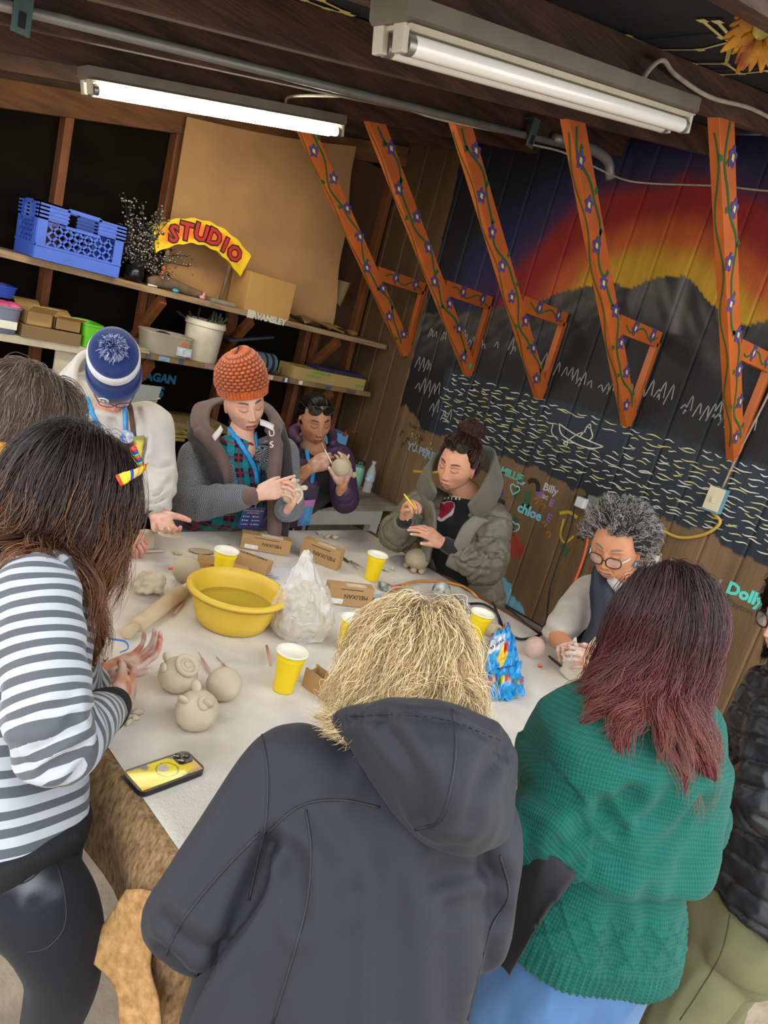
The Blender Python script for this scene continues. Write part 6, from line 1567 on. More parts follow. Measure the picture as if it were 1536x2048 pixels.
# ---------------------------------------------------------------- woman in the teal jumper
def person_green():
    R, F = rf((.55, .83))
    B = Body('person in teal knitted jumper and jeans with long auburn hair, back turned', (1.42, .42, 0))
    t = B.t; skin = srgb('#d6a489')
    nk = np.array([1.455, .515, 1.385]); chs = np.array([1.425, .475, 1.225]); wst = np.array([1.395, .43, 1.045]); hipc = np.array([1.385, .415, .90])
    hd = D(1330, 1245, 1.52); hf = nrm(F * .9 - R * .55 - UP * .42)
    B.head(hd, hf, UP + F * .4, nk, skin, detail=False)
    shl = nk - UP * .07
    ls, rs = D(1172, 1555, 1.49), shl + R * .150 - UP * .03
    le, re = D(1095, 1665, 1.43), D(1385, 1650, 1.62); lw, rw = le + F * .17 + R * .05 - UP * .01, re + F * .2 - R * .06
    B.core([nk, chs, hipc], [.05, .055, .06], skin)
    for s_, e, w in ((ls, le, lw), (rs, re, rw)): B.core([s_, e, w], [.038, .034, .028], skin)
    B.hand(lw, lw - le, nrm(-UP + R * .5), 1, skin=skin, scale=.92, dust=.3); B.hand(rw, rw - re, nrm(-UP - R * .5), -1, skin=skin, scale=.92, dust=.3)
    B.done(M_skin)
    m, nt, b = cloth('teal_chunky_knit', .95, .05)
    s_at, u_at, c_at = nt.at('s'), nt.at('u'), nt.at('cid')
    rowh = nt.m('PINGPONG', s_at, .0042); colw = nt.m('PINGPONG', u_at, .0034)
    h = nt.m('ADD', nt.m('MULTIPLY', rowh, 180.0), nt.m('MULTIPLY', colw, 150.0))
    nz = nt.N.new('ShaderNodeTexNoise'); nz.inputs['Scale'].default_value = 90; hh = nt.m('ADD', h, nt.m('MULTIPLY', nz.outputs['Fac'], .8))
    nt.L.new(nt.bump(hh, .42, .003), b.inputs['Normal'])
    n2 = nt.N.new('ShaderNodeTexNoise'); n2.inputs['Scale'].default_value = 7
    f1 = nt.m('ADD', nt.m('MULTIPLY', h, .5), nt.m('MULTIPLY', nt.m('SUBTRACT', n2.outputs['Fac'], .5), .6))
    nt.L.new(nt.mixc(f1, srgb('#0a473f'), srgb('#13695b')), b.inputs['Base Color'])
    mb = MB()
    trunk(mb, [(hipc - UP * .06, .205, .165, R, F), (hipc + UP * .01, .195, .155, R, F), (wst - UP * .03, .165, .130, R, F), (wst + UP * .025, .200, .150, R, F), (chs - UP * .05, .225, .155, R, F), (chs + UP * .05, .215, .14, R, F), (shl + UP * .0, .150, .095, R, F), (nk - UP * .02, .078, .07, R, F)], 44)
    for s_, e, w in ((ls, le, lw), (rs, re, rw)):
        limb(mb, [s_ * .75 + shl * .25, s_, s_ * .5 + e * .5 + UP * -.01, e, e * .45 + w * .55], [.078, .082, .095, .092, .058] if s_ is ls else [.078, .080, .080, .075, .05], 24, 6)
    ch = [([nk + UP * .05, chs, wst, hipc - UP * .2], -F, .16), ([ls, ls * .5 + le * .5, le, lw], UP, .085), ([rs, rs * .5 + re * .5, re, rw], UP, .085)]
    def knit(V, cid, S, U):
        d = np.zeros(len(V)); tr = cid < .5
        z = V[:, 2]
        d += tr * .0030 * np.sin(U * 420) * sstep(.905, .885, z)                       # ribbed hem
        lat = np.minimum(np.abs(np.mod(U + z * 1.1, .062) - .031), np.abs(np.mod(U - z * 1.1, .062) - .031))
        d += tr * .0045 * sstep(.006, .002, lat) * sstep(1.0, .985, z) * sstep(.90, .915, z)    # crossing cables
        d += (~tr) * .0045 * sstep(-.2, .4, np.sin(S * 95)) * sstep(.05, .09, S)                # sleeve steps
        d += .010 * np.sin(U * 26 + z * 12) * sstep(.20, .05, np.abs(z - 1.14)) * tr * sstep(.0, .1, np.abs(U))
        d += -.012 * np.exp(-((z - 1.035) / .012) ** 2) * tr
        return d
    jp = garment('jumper', t, mb, m, .0058, 4, .004, 5, ch, knit, 6, creases=[([(1120, 1690), (1190, 1640), (1260, 1590)], .012, .018), ([(1200, 1600), (1215, 1640), (1235, 1660)], .014, .014), ([(1150, 1720), (1230, 1690), (1330, 1600), (1400, 1520)], .009, .022), ([(1240, 1730), (1330, 1680), (1400, 1600)], .008, .02), ([(1230, 1800), (1225, 1880), (1220, 1940)], .006, .018), ([(1290, 1790), (1295, 1880)], .006, .018)])
    # jeans
    mj, nt2, b2 = cloth('blue_denim', .8, .1); n3 = nt2.N.new('ShaderNodeTexNoise'); n3.inputs['Scale'].default_value = 5; nt2.L.new(nt2.mixc(n3.outputs['Fac'], srgb('#2c4d78'), srgb('#587fae')), b2.inputs['Base Color'])
    mb = MB(); hp2 = hipc - UP * .08
    trunk(mb, [(hp2, .175, .135, R, F), (hp2 - UP * .1, .18, .135, R, F), (hp2 - UP * .16, .17, .12, R, F)])
    for s_ in (-1, 1): limb(mb, [hp2 - UP * .1 + R * s_ * .085, hp2 - UP * .40 + R * s_ * .10 - F * .0, hp2 - UP * .76 + R * s_ * .10], [.105, .092, .082], 20, 6)
    garment('jeans', t, mb, mj, .011, 4, .005, 2, wscale=7)
    for s_ in (-1, 1):
        c = np.array([hp2[0], hp2[1], .045]) + R * s_ * .10 + F * .05; obj('shoe', MB().blob(c, (.05, .13, .045), (R, F, UP), 18, 12), mat('white_trainer', '#c8c4bc', .6), t, smooth=True)
    # dark apron panel at the hip
    mbp = slab([[(1030, 1722), (1090, 1702), (1155, 1748)], [(1012, 1800), (1068, 1800), (1122, 1792)], [(994, 1880), (1040, 1880), (1078, 1850)], [(984, 1915), (1004, 1935), (1020, 1958)]], [[1.40, 1.345, 1.32], [1.39, 1.33, 1.30], [1.37, 1.32, 1.29], [1.35, 1.315, 1.29]], .012)
    garment('apron', t, mbp, mat('black_apron_cloth', '#1d1c20', .8, .15, 8, .1, 60), .006, 2, .002, 4)
    # hair
    M = B.HM; C = hd + np.array([0, -.006, .02]) @ M; rad = np.array([.076, .098, .100])
    roots = scalp_roots(330, 8, lambda v: v[2] > -.45 - .4 * (v[1] < -.2) and not (v[1] > .5 and v[2] < .55))
    init = flow(rad, .12, .16, -.45, -.5, .03, .0)
    cl = [ell_collider(nk - UP * .02, (.07, .075, .07), R, F), ell_collider(chs - UP * .06, (.165, .152, .215), R, F)]
    G = grow(C, M, rad, roots, lambda r, rg: .39 + .15 * rg.rand(len(r)) - .08 * (np.abs(r[:, 0]) > .7), init, cl, 26, .38, (.015, 4.5), 6, lift=.005, wind=(.07, -.06, -1))
    def col(t_, rv, rg):
        c = mix(srgb('#2c1518'), srgb('#532427'), sstep(.05, .5, t_)); c = mix(c, srgb('#7a4238'), sstep(.45, 1, t_) * .9); return c * (.65 + .75 * rv)[:, None]
    hair_obj(t, G, 56, col, hair_mat('hair_auburn', .36), 9, .0005, (.012, .012, .012), .008, .0075, scalp=(C, rad, M), frizz=.004)
person_green()
# ---------------------------------------------------------------- woman in the striped hoodie
def person_stripe():
    R, F = rf((.97, .22))
    B = Body('person in grey and white striped hoodie and black leggings with long ombre hair', (.50, 1.27, 0))
    t = B.t; skin = srgb('#c07a5a')
    nk = D(95, 1120, 1.60); chs = D(38, 1280, 1.50); wst = D(14, 1480, 1.44); hipc = D(2, 1640, 1.42)
    hd = D(146, 962, 1.62); hf = nrm(F * .93 - UP * .36)
    B.head(hd, hf, UP * .93 + F * .3, nk, skin, detail=True)
    shl = nk * .75 + chs * .25
    rs, ls = D(68, 1208, 1.385), D(110, 1170, 1.78)
    re, le = D(112, 1492, 1.30), D(150, 1400, 1.70); rw, lw = D(224, 1412, 1.56), D(205, 1345, 1.80)
    B.core([nk, chs, hipc], [.055, .08, .09], skin)
    for s_, e, w in ((ls, le, lw), (rs, re, rw)): B.core([s_, e, w], [.038, .036, .026], skin)
    hdir = nrm(D(300, 1345, 1.78) - rw)
    B.hand(rw + hdir * .015, hdir, nrm(D(240, 1290, 1.95) - rw - hdir * .1), -1 if np.cross(hdir, nrm(D(240, 1290, 1.95) - rw)) @ UP < 0 else 1, curls=(.35, .45, .55, .6), thumb=(.5, .5), skin=skin, dust=.45, seed=2, voxel=.0024)
    hd2 = nrm(D(262, 1325, 1.84) - lw); B.hand(lw, hd2, UP, 1, curls=(.5, .5, .5, .5), thumb=(.8, .2), skin=skin, dust=.5, seed=5)
    B.done(M_skin)
    m, nt, b = cloth('striped_jersey', .85, .2)
    s_at = nt.at('s'); fr = nt.m('PINGPONG', s_at, .0135); f1 = nt.m('GREATER_THAN', fr, .0068)
    nz = nt.N.new('ShaderNodeTexNoise'); nz.inputs['Scale'].default_value = 300; nz.inputs['Detail'].default_value = 3
    g_ = nt.m('MULTIPLY', nt.m('SUBTRACT', nz.outputs['Fac'], .5), .35)
    cA = nt.mixc(nt.m('ADD', .5, g_), srgb('#3c3f44'), srgb('#62666b')); cB = nt.mixc(nt.m('ADD', .5, g_), srgb('#999da4'), srgb('#bfc2c8'))
    nt.L.new(nt.mixc(f1, cA, cB), b.inputs['Base Color']); nt.L.new(nt.bump(nz.outputs['Fac'], .15, .001), b.inputs['Normal'])
    mb = MB()
    Rs = R; 
    trunk(mb, [(hipc + UP * .03, .160, .15, R, F), (wst, .140, .145, R, F), (chs, .135, .145, R, F), (shl, .130, .10, R, F), (nk - UP * .01, .075, .07, R, F)], 44)
    def folds(V, cid, S, U):
        d = .008 * np.sin(S * 75 + U * 22) * np.exp(-(np.linalg.norm(V - re, axis=1) / .11) ** 2)
        return d + .006 * np.sin(S * 60 - U * 30) * np.exp(-(np.linalg.norm(V - (rs * .8 + wst * .2), axis=1) / .14) ** 2)
    hdy = garment('hoodie', t, mb, m, .0072, 5, .003, 7, [([nk + UP * .05, chs, wst, hipc - UP * .1], F, .15)], folds, 7)
    mb = MB(); limb(mb, [shl * .35 + rs * .65, rs, rs * .5 + re * .5, re, re * .5 + rw * .5, rw - nrm(rw - re) * .05], [.08, .088, .080, .072, .062, .050], 24, 6)
    garment('sleeve', hdy, mb, m, .0068, 5, .003, 8, [([rs, re, rw], UP, .075)], folds, 7, creases=[([(150, 1440), (110, 1480), (70, 1500)], .010, .012), ([(170, 1490), (130, 1520), (95, 1545)], .008, .011), ([(140, 1400), (90, 1430), (40, 1440)], .007, .014)])
    mb = MB(); limb(mb, [shl * .35 + ls * .65, ls, ls * .5 + le * .5, le, lw - nrm(lw - le) * .05], [.08, .085, .075, .065, .048], 22, 6)
    garment('sleeve', hdy, mb, m, .0072, 5, .003, 9, [([ls, le, lw], UP, .075)], None, 7)
    M_blk = mat('black_rib_knit', '#0f1013', .85, .15, 40, .3, 200)
    d = nrm(rw - re)
    mb = MB(); limb(mb, [rw - d * .065, rw - d * .03, rw - d * .004], [.052, .050, .044], 22, 4); garment('cuff', hdy, mb, M_blk, .006, 2, 0)
    mb = MB(); trunk(mb, [(hipc - UP * .045, .160, .142, R, F), (hipc + UP * .0, .168, .150, R, F), (hipc + UP * .04, .168, .152, R, F)]); garment('waistband', hdy, mb, M_blk, .008, 3, .003)
    # hood bulk at the nape
    mb = MB(); limb(mb, [D(30, 1150, 1.55), D(55, 1165, 1.46), D(95, 1160, 1.47), D(120, 1140, 1.52)], [.045, .055, .055, .045], 16, 6)
    garment('hood_edge', hdy, mb, m, .007, 4, .003, 3, [([D(20, 1150, 1.5), D(130, 1150, 1.5)], UP, .04)])
    # leggings
    ml, nt2, b2 = cloth('black_leggings', .85, .05); n3 = nt2.N.new('ShaderNodeTexNoise'); n3.inputs['Scale'].default_value = 6; n3.inputs['Detail'].default_value = 6
    b2.inputs['Base Color'].default_value = (*srgb('#17181e'), 1)
    at = nt2.at('dust'); nt2.L.new(nt2.mixc(at, srgb('#17181e'), srgb('#8f9399')), b2.inputs['Base Color'])
    h2 = hipc - UP * .06; k1 = D(128, 1975, 1.40); k2 = D(45, 1900, 1.30); k1 = np.array([h2[0] + .06, h2[1] - .06, .46]); k2 = np.array([h2[0] - .01, h2[1] + .09, .46])
    mb = MB(); trunk(mb, [(h2 + UP * .05, .165, .145, R, F), (h2 - UP * .06, .170, .150, R, F), (h2 - UP * .13, .15, .13, R, F)])
    lg = [(h2 - UP * .07 + R * .05, D(85, 1810, 1.36), D(128, 1935, 1.38), D(100, 2060, 1.46), D(70, 2200, 1.54)), (h2 - UP * .08 - R * .075, h2 - UP * .40 - R * .08, h2 - UP * .76 - R * .09)]
    limb(mb, lg[0], [.108, .098, .074, .060, .045], 22, 6); limb(mb, lg[1], [.105, .07, .05], 22, 6)
    V, Fq = remesh(mb, .010); V = smooth(V, Fq, 5); N = vnormals(V, Fq); V = V + N * (.003 * vnoise(V, 8, 3))[:, None]
    dc = D(20, 1740, 1.28); du = np.clip(sstep(.25, .9, fbm(V, 12, 5) + .9 * np.exp(-(np.linalg.norm(V - dc, axis=1) / .09) ** 2) - .35), 0, 1) * np.exp(-(np.linalg.norm(V - dc, axis=1) / .16) ** 2)
    lgo = fast_obj('leggings', V, Fq, ml, t, None, {'dust': du * .5})
    TL = bvh(lgo); seam('pocket_seam', lgo, TL, [(105, 1700), (128, 1780), (130, 1850), (95, 1895), (50, 1905)], mat('legging_seam', '#101015', .6), .0018); seam('pocket_seam', lgo, TL, [(0, 1775), (50, 1765), (85, 1735), (100, 1690)], MATS['legging_seam'], .0018)
    for c in (D(60, 2230, 1.55), h2 - UP * .8 - R * .09):
        c = np.array([c[0] + .05, c[1], .04]); obj('shoe', MB().blob(c, (.045, .12, .045), (R, F, UP), 16, 10), mat('dark_trainer', '#2a2a2e', .6), t, smooth=True)
    # lanyard end
    obj('lanyard', MB().tube(crom([D(215, 1250, 1.78), D(218, 1275, 1.76), D(250, 1283, 1.78), D(256, 1297, 1.79), D(240, 1305, 1.78)], 6), .003, 6, flat=(1, .4)), mat('lanyard_blue', '#2a7ad0', .5), t, smooth=True)
    # striped headband
    M = B.HM
    bp = list(crom([D(236, 962, 1.535), D(254, 954, 1.545), D(270, 947, 1.565), D(282, 941, 1.60), D(289, 936, 1.66)], 6)) + [D(291, 934, 1.70)]
    cols = ['#d82a24', '#e8d428', '#2448c0', '#f0a8b0', '#e8d428', '#d82a24']
    hbn = obj('headband', MB().tube(bp, .0132, 8, flat=(.24, 1), upv=M[2]), mat('band_yellow', '#e8d428', .6), t, smooth=True)
    for i in range(0, len(bp) - 2, 4):
        obj('band_stripe', MB().tube(bp[i:i + 3], .0140, 8, flat=(.27, 1), upv=M[2]), mat('band_' + cols[(i // 4) % 6].strip('#'), cols[(i // 4) % 6], .6), hbn, smooth=True)
    for i, a in enumerate(np.linspace(0, 1, 7)):
        obj('bead', MB().blob(D(268 + 14 * a, 898 + 32 * a, 1.565 + .03 * a), (.007, .007, .007), None, 8, 6), mat(('bead_red', 'bead_blue', 'bead_green')[i % 3], ('#c82a30', '#243a90', '#5aa060')[i % 3], .3), hbn, smooth=True)
    # hair
    C = hd + np.array([0, -.010, .016]) @ M; rad = np.array([.082, .104, .104])
    roots = scalp_roots(360, 18, lambda v: v[2] > -.35 - .5 * (v[1] < -.2) and not (v[1] > .30 and v[2] < .72))
    init = flow(rad, -.05, .7, -.3, -.1, .07, .08)
    cl = [ell_collider(nk, (.065, .07, .07), R, F), ell_collider(chs + UP * .0, (.165, .135, .215), R, F)]
    G = grow(C, M, rad, roots, lambda r, rg: .38 + .13 * rg.rand(len(r)), init, cl, 28, .22, (.015, 4.5), 8, lift=.009, wind=(-.10, -.0, -1))
    def col(t_, rv, rg):
        c = mix(srgb('#1c100d'), srgb('#33201a'), sstep(.05, .4, t_)); c = mix(c, srgb('#7d4a26'), sstep(.38, .85, t_) * np.clip(.45 + .8 * rv, 0, 1)); c = mix(c, srgb('#9a6c40'), ((rv > .82) & (t_ > .35)) * .5); return c * (.7 + .6 * rv)[:, None]
    hair_obj(t, G, 56, col, hair_mat('hair_ombre', .36), 2, .0005, (.015, .015, .013), .009, .008, scalp=(C, rad, M), frizz=.005)
person_stripe()
# ================================================================== PEOPLE BEYOND THE TABLE
def glasses(parent, B, m_frame, lens_m, w=.024, h=.019, r=.0016, y=.100, z=-.002, half=.0315, temple=True, m_temple=None, name='glasses', tilt=0.0, rotM=None, off=(0, 0, 0), sq=2.6):
    hl = (lambda x, yy, zz: B.hl(x + off[0], yy + off[1], zz + off[2])) if rotM is None else (lambda x, yy, zz: rotM(x, yy, zz))
    a = np.linspace(0, 2 * np.pi, 36, endpoint=False); g = None
    for s_ in (-1, 1):
        P = [hl(s_ * half + w * np.sign(math.cos(q)) * abs(math.cos(q)) ** (2 / sq), y - .012 * abs((s_ * half + w * math.cos(q)) / .06) ** 2, z + h * np.sign(math.sin(q)) * abs(math.sin(q)) ** (2 / sq)) for q in a]
        fr_ = obj(name if g is None else 'lens_rim', MB().tube(np.array(P), r, 6, closed=True), m_frame, parent if g is None else g, smooth=True)
        if g is None: g = fr_
        obj('lens', MB().add(np.array(P), [tuple(range(36))]), lens_m, g)
        if temple:
            obj('temple', MB().tube([hl(s_ * (half + w), y - .012, z + .006), hl(s_ * .074, .06, z + .006), hl(s_ * .080, -.005, z + .004), hl(s_ * .078, -.025, z - .012)], r * 1.25, 6), m_temple or m_frame, g, smooth=True)
    obj('bridge', MB().tube([hl(-half + w, y, z + .003), hl(0, y + .003, z + .006), hl(half - w, y, z + .003)], r, 6), m_frame, g, smooth=True)
    return g
M_lens = mat('clear_lens', '#f2f6f8', .05, .0, alpha=.14, spec=.9); M_shade = mat('dark_lens', '#16120f', .06, .1, spec=.9, coat=.6)
def lanyard(parent, tree, pix, m, w=.008, name='lanyard'):
    P = []; Nn = []
    trees = tree if isinstance(tree, (list, tuple)) else [tree]
    for a, b, _ in crom([(p[0], p[1], 0) for p in pix], 6):
        hs = [q for q in (hit(tr, a, b) for tr in trees) if q[0] is not None]
        h, n = min(hs, key=lambda q: np.linalg.norm(q[0] - CAMP)) if hs else (None, None)
        if h is not None:
            if n @ (CAMP - h) < 0: n = -n
            P.append(h + n * .007); Nn.append(n)
    if len(P) < 3: return None
    P = np.array(P); mb = MB(); n_ = nrm(np.mean(Nn, 0)); mb.tube(P, w, 6, flat=(1, .18), upv=n_); return obj(name, mb, m, parent, smooth=True)
def soft(name, color, color2=None, **k): return mat(name, color, .85, .1, 12, .12, 150, color2=color2, sheen=.2, **k)
M_lan = mat('bright_blue_lanyard', '#1f8fd8', .5, .1, 40, color2='#3aa6e8')
def tool_in_hand(name, label, a, b, m1, tip=.35, r=.0035):
    a, b = np.asarray(a), np.asarray(b); d = b - a; t = thing(name, label, 'tool', a, 'clay modelling tools')
    obj('handle', MB().tube([a, a + d * .1, b - d * tip], [r * .7, r, r * .8], 8), m1, t, smooth=True); obj('tip', MB().tube([b - d * tip, b], .0013, 6), M_wirem, t)
# ---------------------------------------------------------------- blue bobble hat, white hoodie
def person_blue():
    R, F = rf((-.25, -.97))
    B = Body('person in white hoodie, blue bobble hat and glasses, holding out an open palm', (1.25, 2.98, 0)); t = B.t; skin = srgb('#d0937c')
    hd = D(228, 762, 2.80); hf = nrm(F * .62 + UP * -.74 + np.array([.05, 0, 0])); nk = D(222, 818, 2.98)
    B.head(hd, hf, UP * .7 + F * .6 + .22 * np.array([-.7, .65, 0]), nk, skin, brow=srgb('#5a4030'), seed=1, age=.3)
    chs = D(225, 905, 3.04); hipc = np.array([1.30, 2.99, .84]); shl = D(222, 835, 3.03)
    ls = D(303, 850, 2.98); le = D(318, 955, 2.93); lw = D(313, 1028, 2.80)       # seen on the photo's right
    rs = D(150, 800, 3.06); re = D(165, 960, 2.90); rw = D(240, 1062, 2.70)
    B.core([nk, chs, hipc], [.05, .06, .07], skin)
    for s_, e, w in ((ls, le, lw), (rs, re, rw)): B.core([s_, e, w], [.04, .036, .027], skin)
    hdv = nrm(D(338, 1075, 2.70) - lw); B.hand(lw + hdv * .0, hdv, nrm(UP * .7 + (CAMP - lw) * .45), -1, curls=(.35, .4, .45, .55), thumb=(.95, .0), spread=.06, scale=1.12, skin=skin, dust=.35, seed=3)
    hv = nrm(D(278, 1080, 2.66) - rw); B.hand(rw, hv, nrm(-UP + R * -.4), -1, curls=(.9, .9, .9, .9), thumb=(.4, .8), skin=skin, dust=.15, seed=4)
    B.done(M_skin)
    M_h = soft('oatmeal_white_fleece', '#b9b3ab', '#c6c1ba')
    mb = MB(); trunk(mb, [(hipc - UP * .12, .19, .15, R, F), (hipc, .195, .15, R, F), (chs - UP * .1, .19, .145, R, F), (chs + UP * .02, .195, .14, R, F), (shl + UP * .0, .175, .11, R, F), (nk - UP * .01, .09, .08, R, F)])
    limb(mb, [shl * .35 + ls * .65, ls, ls * .5 + le * .5, le, lw * .75 + le * .25], [.085, .088, .078, .074, .055], 22, 6); limb(mb, [shl * .35 + rs * .65, rs, rs * .5 + re * .5, re, rw * .75 + re * .25], [.085, .088, .078, .072, .052], 22, 6)
    def folds(V, cid, S, U): return .009 * np.sin(V[:, 2] * 95 + V[:, 0] * 30) * np.exp(-(np.linalg.norm(V - (le * .5 + lw * .5), axis=1) / .09) ** 2)
    hd_o = garment('hoodie', t, mb, M_h, .008, 5, .005, 11, None, folds, 7, creases=[([(275, 820), (290, 870), (285, 930)], .010, .014), ([(340, 960), (320, 985), (295, 990)], .009, .010), ([(335, 990), (315, 1005), (295, 1008)], .008, .008), ([(300, 920), (320, 935), (340, 930)], .008, .012), ([(225, 845), (228, 900), (232, 960)], .008, .016)])
    mb = MB(); dd = nrm(lw - le); limb(mb, [lw - dd * .085, lw - dd * .045, lw - dd * .012], [.050, .048, .040], 20, 4); garment('cuff', hd_o, mb, soft('fleece_rib', '#a9a195'), .006, 2, 0)
    mb = MB(); band(mb, [D(185, 842, 2.86), D(166, 812, 2.90), D(152, 765, 2.97), D(162, 715, 3.05), D(205, 690, 3.10)], [D(165, 858, 2.92), D(126, 848, 3.0), D(106, 812, 3.08), D(112, 765, 3.16), D(165, 735, 3.22)], .03); garment('hood', hd_o, mb, M_h, .008, 5, .004, 4)
    T_ = bvh(hd_o)
    lanyard(t, T_, [(172, 795), (182, 820), (198, 860)], M_lan, .010); lanyard(t, T_, [(249, 800), (252, 830), (252, 862)], M_lan, .011)
    obj('badge', MB().lathe(D(253, 873, 2.72), [(0, .0), (.026, 0), (.026, .006), (0, .006)], 24, (R, UP, F)), mat('badge_print', '#3a78c4', .4, .4, 60, color2='#e8e0dc'), t, angle=40)
    for q in ([(163, 792), (170, 830), (176, 880)], [(256, 800), (266, 840), (274, 900)]): lanyard(t, T_, q, mat('brown_webbing', '#4f3a2c', .8, .1), .014, 'apron_strap')
    def apc(u, v):
        P = np.stack([u * 1.0, v * 1.6, u * 0], 1); n = fbm(P, 6, 5); c = np.tile(srgb('#c8b848'), (len(u), 1)); c = mix(c, srgb('#e0641c'), sstep(.1, .3, n)); c = mix(c, srgb('#c43020'), sstep(.35, .55, n)); c = mix(c, srgb('#5a2420'), (v < .2) * (vnoise(P, 9, 3) > 0) * 1.0); return mix(c, srgb('#8a9a40'), sstep(.15, .4, vnoise(P, 4, 8)) * .7)
    patch('apron', t, T_, [(205, 880), (292, 872), (275, 1060), (205, 1060)], mat('apron_print', attr=True, rough=.75, var=.1), .012, 16, 30, apc, .004)
    obj('watch', MB().lathe(lw - dd * .002, [(.036, -.012), (.038, -.012), (.038, .012), (.036, .012)], 24, (nrm(np.cross(dd, UP)), np.cross(dd, nrm(np.cross(dd, UP))), dd), 1, .8), mat('watch_black', '#1a1c20', .35), t, angle=40)
    obj('brand_dot', MB().blob(le * .22 + lw * .78 + R * -.045 + F * .012, (.006, .004, .007), None, 8, 6), mat('dot_purple', '#5a2a5a', .6), hd_o, smooth=True)
    # bobble hat
    M = B.HM; M_navy = mat('navy_knit', '#142c66', .9, .08, 40, .25, 220, sheen=.3); M_wk = mat('white_knit', '#d6d6da', .9, .06, 40, .25, 220, sheen=.3)
    def ring(h, k, sq=1.0): 
        a = np.linspace(0, 2 * np.pi, 48, endpoint=False); return np.array([B.hl(.091 * k * math.cos(q), -.006 - .012 * (h > .1) + .104 * k * math.sin(q) * sq, h - .012 * math.sin(q)) for q in a])
    hat = obj('bobble_hat', MB().rings([ring(.035, 1.03), ring(.03, 1.10), ring(.045, 1.14), ring(.075, 1.13), ring(.085, 1.10), ring(.082, 1.06), ring(.11, 1.06), ring(.145, 1.03), ring(.148, .3)]), M_navy, t, smooth=True)
    obj('white_band', MB().rings([ring(.138, 1.04), ring(.142, 1.06), ring(.165, 1.05), ring(.18, 1.0), ring(.182, .5)]), M_wk, hat, smooth=True)
    obj('crown', MB().rings([ring(.176, 1.0), ring(.19, .96), ring(.202, .80), ring(.206, .5), ring(.206, .1)]), M_navy, hat, smooth=True)
    rg = np.random.RandomState(3); pc = B.hl(0, -.02, .222); v = rg.randn(2600, 3); v /= np.linalg.norm(v, axis=1, keepdims=True); L = .046 + .014 * rg.rand(2600)
    G = pc + v[:, None, :] * (L[:, None] * np.linspace(.1, 1, 5)[None, :])[:, :, None]; G[:, :, 2] -= .01 * np.linspace(0, 1, 5) ** 2
    def pcol(t_, rv, rg_): return np.where((rv > .55)[:, None], srgb('#c8ccdc'), srgb('#24408c'))
    pm = hair_obj(hat, G, 1, pcol, hair_mat('pompom_yarn', .9), 3, .0016, (0, 0, 0), 0, strands='pompom', frizz=.004)
    # palette emblem on the cuff
    ep = B.hl(.035, .113, .055); e_r, e_u = nrm(B.HM[0] * .95 - B.HM[1] * .3), nrm(B.HM[2] + B.HM[1] * .12); e_n = np.cross(e_r, e_u); ep = B.hl(.036, .1155, .056)
    a = np.linspace(0, 2 * np.pi, 26, endpoint=False); pal = [((.019 + .003 * math.cos(3 * q)) * math.cos(q), .021 * math.sin(q)) for q in a]
    em = obj('palette_emblem', MB().prism(pal, ep, (e_r, e_u, -e_n), .003), mat('emblem_white', '#e4e6ec', .7), hat)
    for x, y in ((.006, .010), (-.004, .012), (.011, .002), (-.006, -.008)): obj('emblem_dot', MB().lathe(ep - e_n * .0035 + e_r * x + e_u * y, [(0, 0), (.0038 if y > 0 else .006, 0), (.0038 if y > 0 else .006, .001), (0, .001)], 12, (e_r, e_u, -e_n)), M_navy, em)
    glasses(t, B, mat('violet_frame', '#3a3070', .35), M_lens, .026, .016, .0018, .106, -.006)
    mb = MB(); hp = hipc - UP * .1; trunk(mb, [(hp + UP * .06, .17, .13, R, F), (hp - UP * .06, .17, .13, R, F)]); [limb(mb, [hp - UP * .04 + R * s_ * .08, hp - UP * .36 + R * s_ * .09, hp - UP * .68 + R * s_ * .09], [.1, .08, .06]) for s_ in (-1, 1)]
    garment('trousers', t, mb, soft('dark_trousers', '#2c2c32'), .014, 3, .004)
    solo('clay_pancake', MB().blob(D(340, 1068, 2.685), (.048, .03, .006), (nrm((1, -.4, 0)), nrm((.4, 1, .2)), nrm(np.cross((1, -.4, 0), (.4, 1, .2)))), 24, 8, lumpy(.06)), M_clayd, 'thin clay disc resting on the open palm', 'clay disc', smooth=True)
    c0 = T(285, 1098); t2 = thing('clay_vessel', 'upright clay slab piece being pinched by the white hoodie', 'clay figure', c0); obj('slab', MB().rings([c0 + np.array([0, 0, h]) + np.stack([np.cos(a_) * r, np.sin(a_) * r * .5, 0 * a_], 1) for a_ in [np.linspace(0, 6.283, 24, endpoint=False)] for r, h in ((.04, 0), (.045, .01), (.042, .045), (.034, .07), (.02, .08))]), M_clay, t2, smooth=True); obj('strip', MB().tube(crom([c0 + np.array([-.06, -.03, .006]), c0 + np.array([.0, -.05, .012]), c0 + np.array([.07, -.035, .006])], 5), .009, 8, flat=(1, .5)), M_clay, t2, smooth=True)
person_blue()
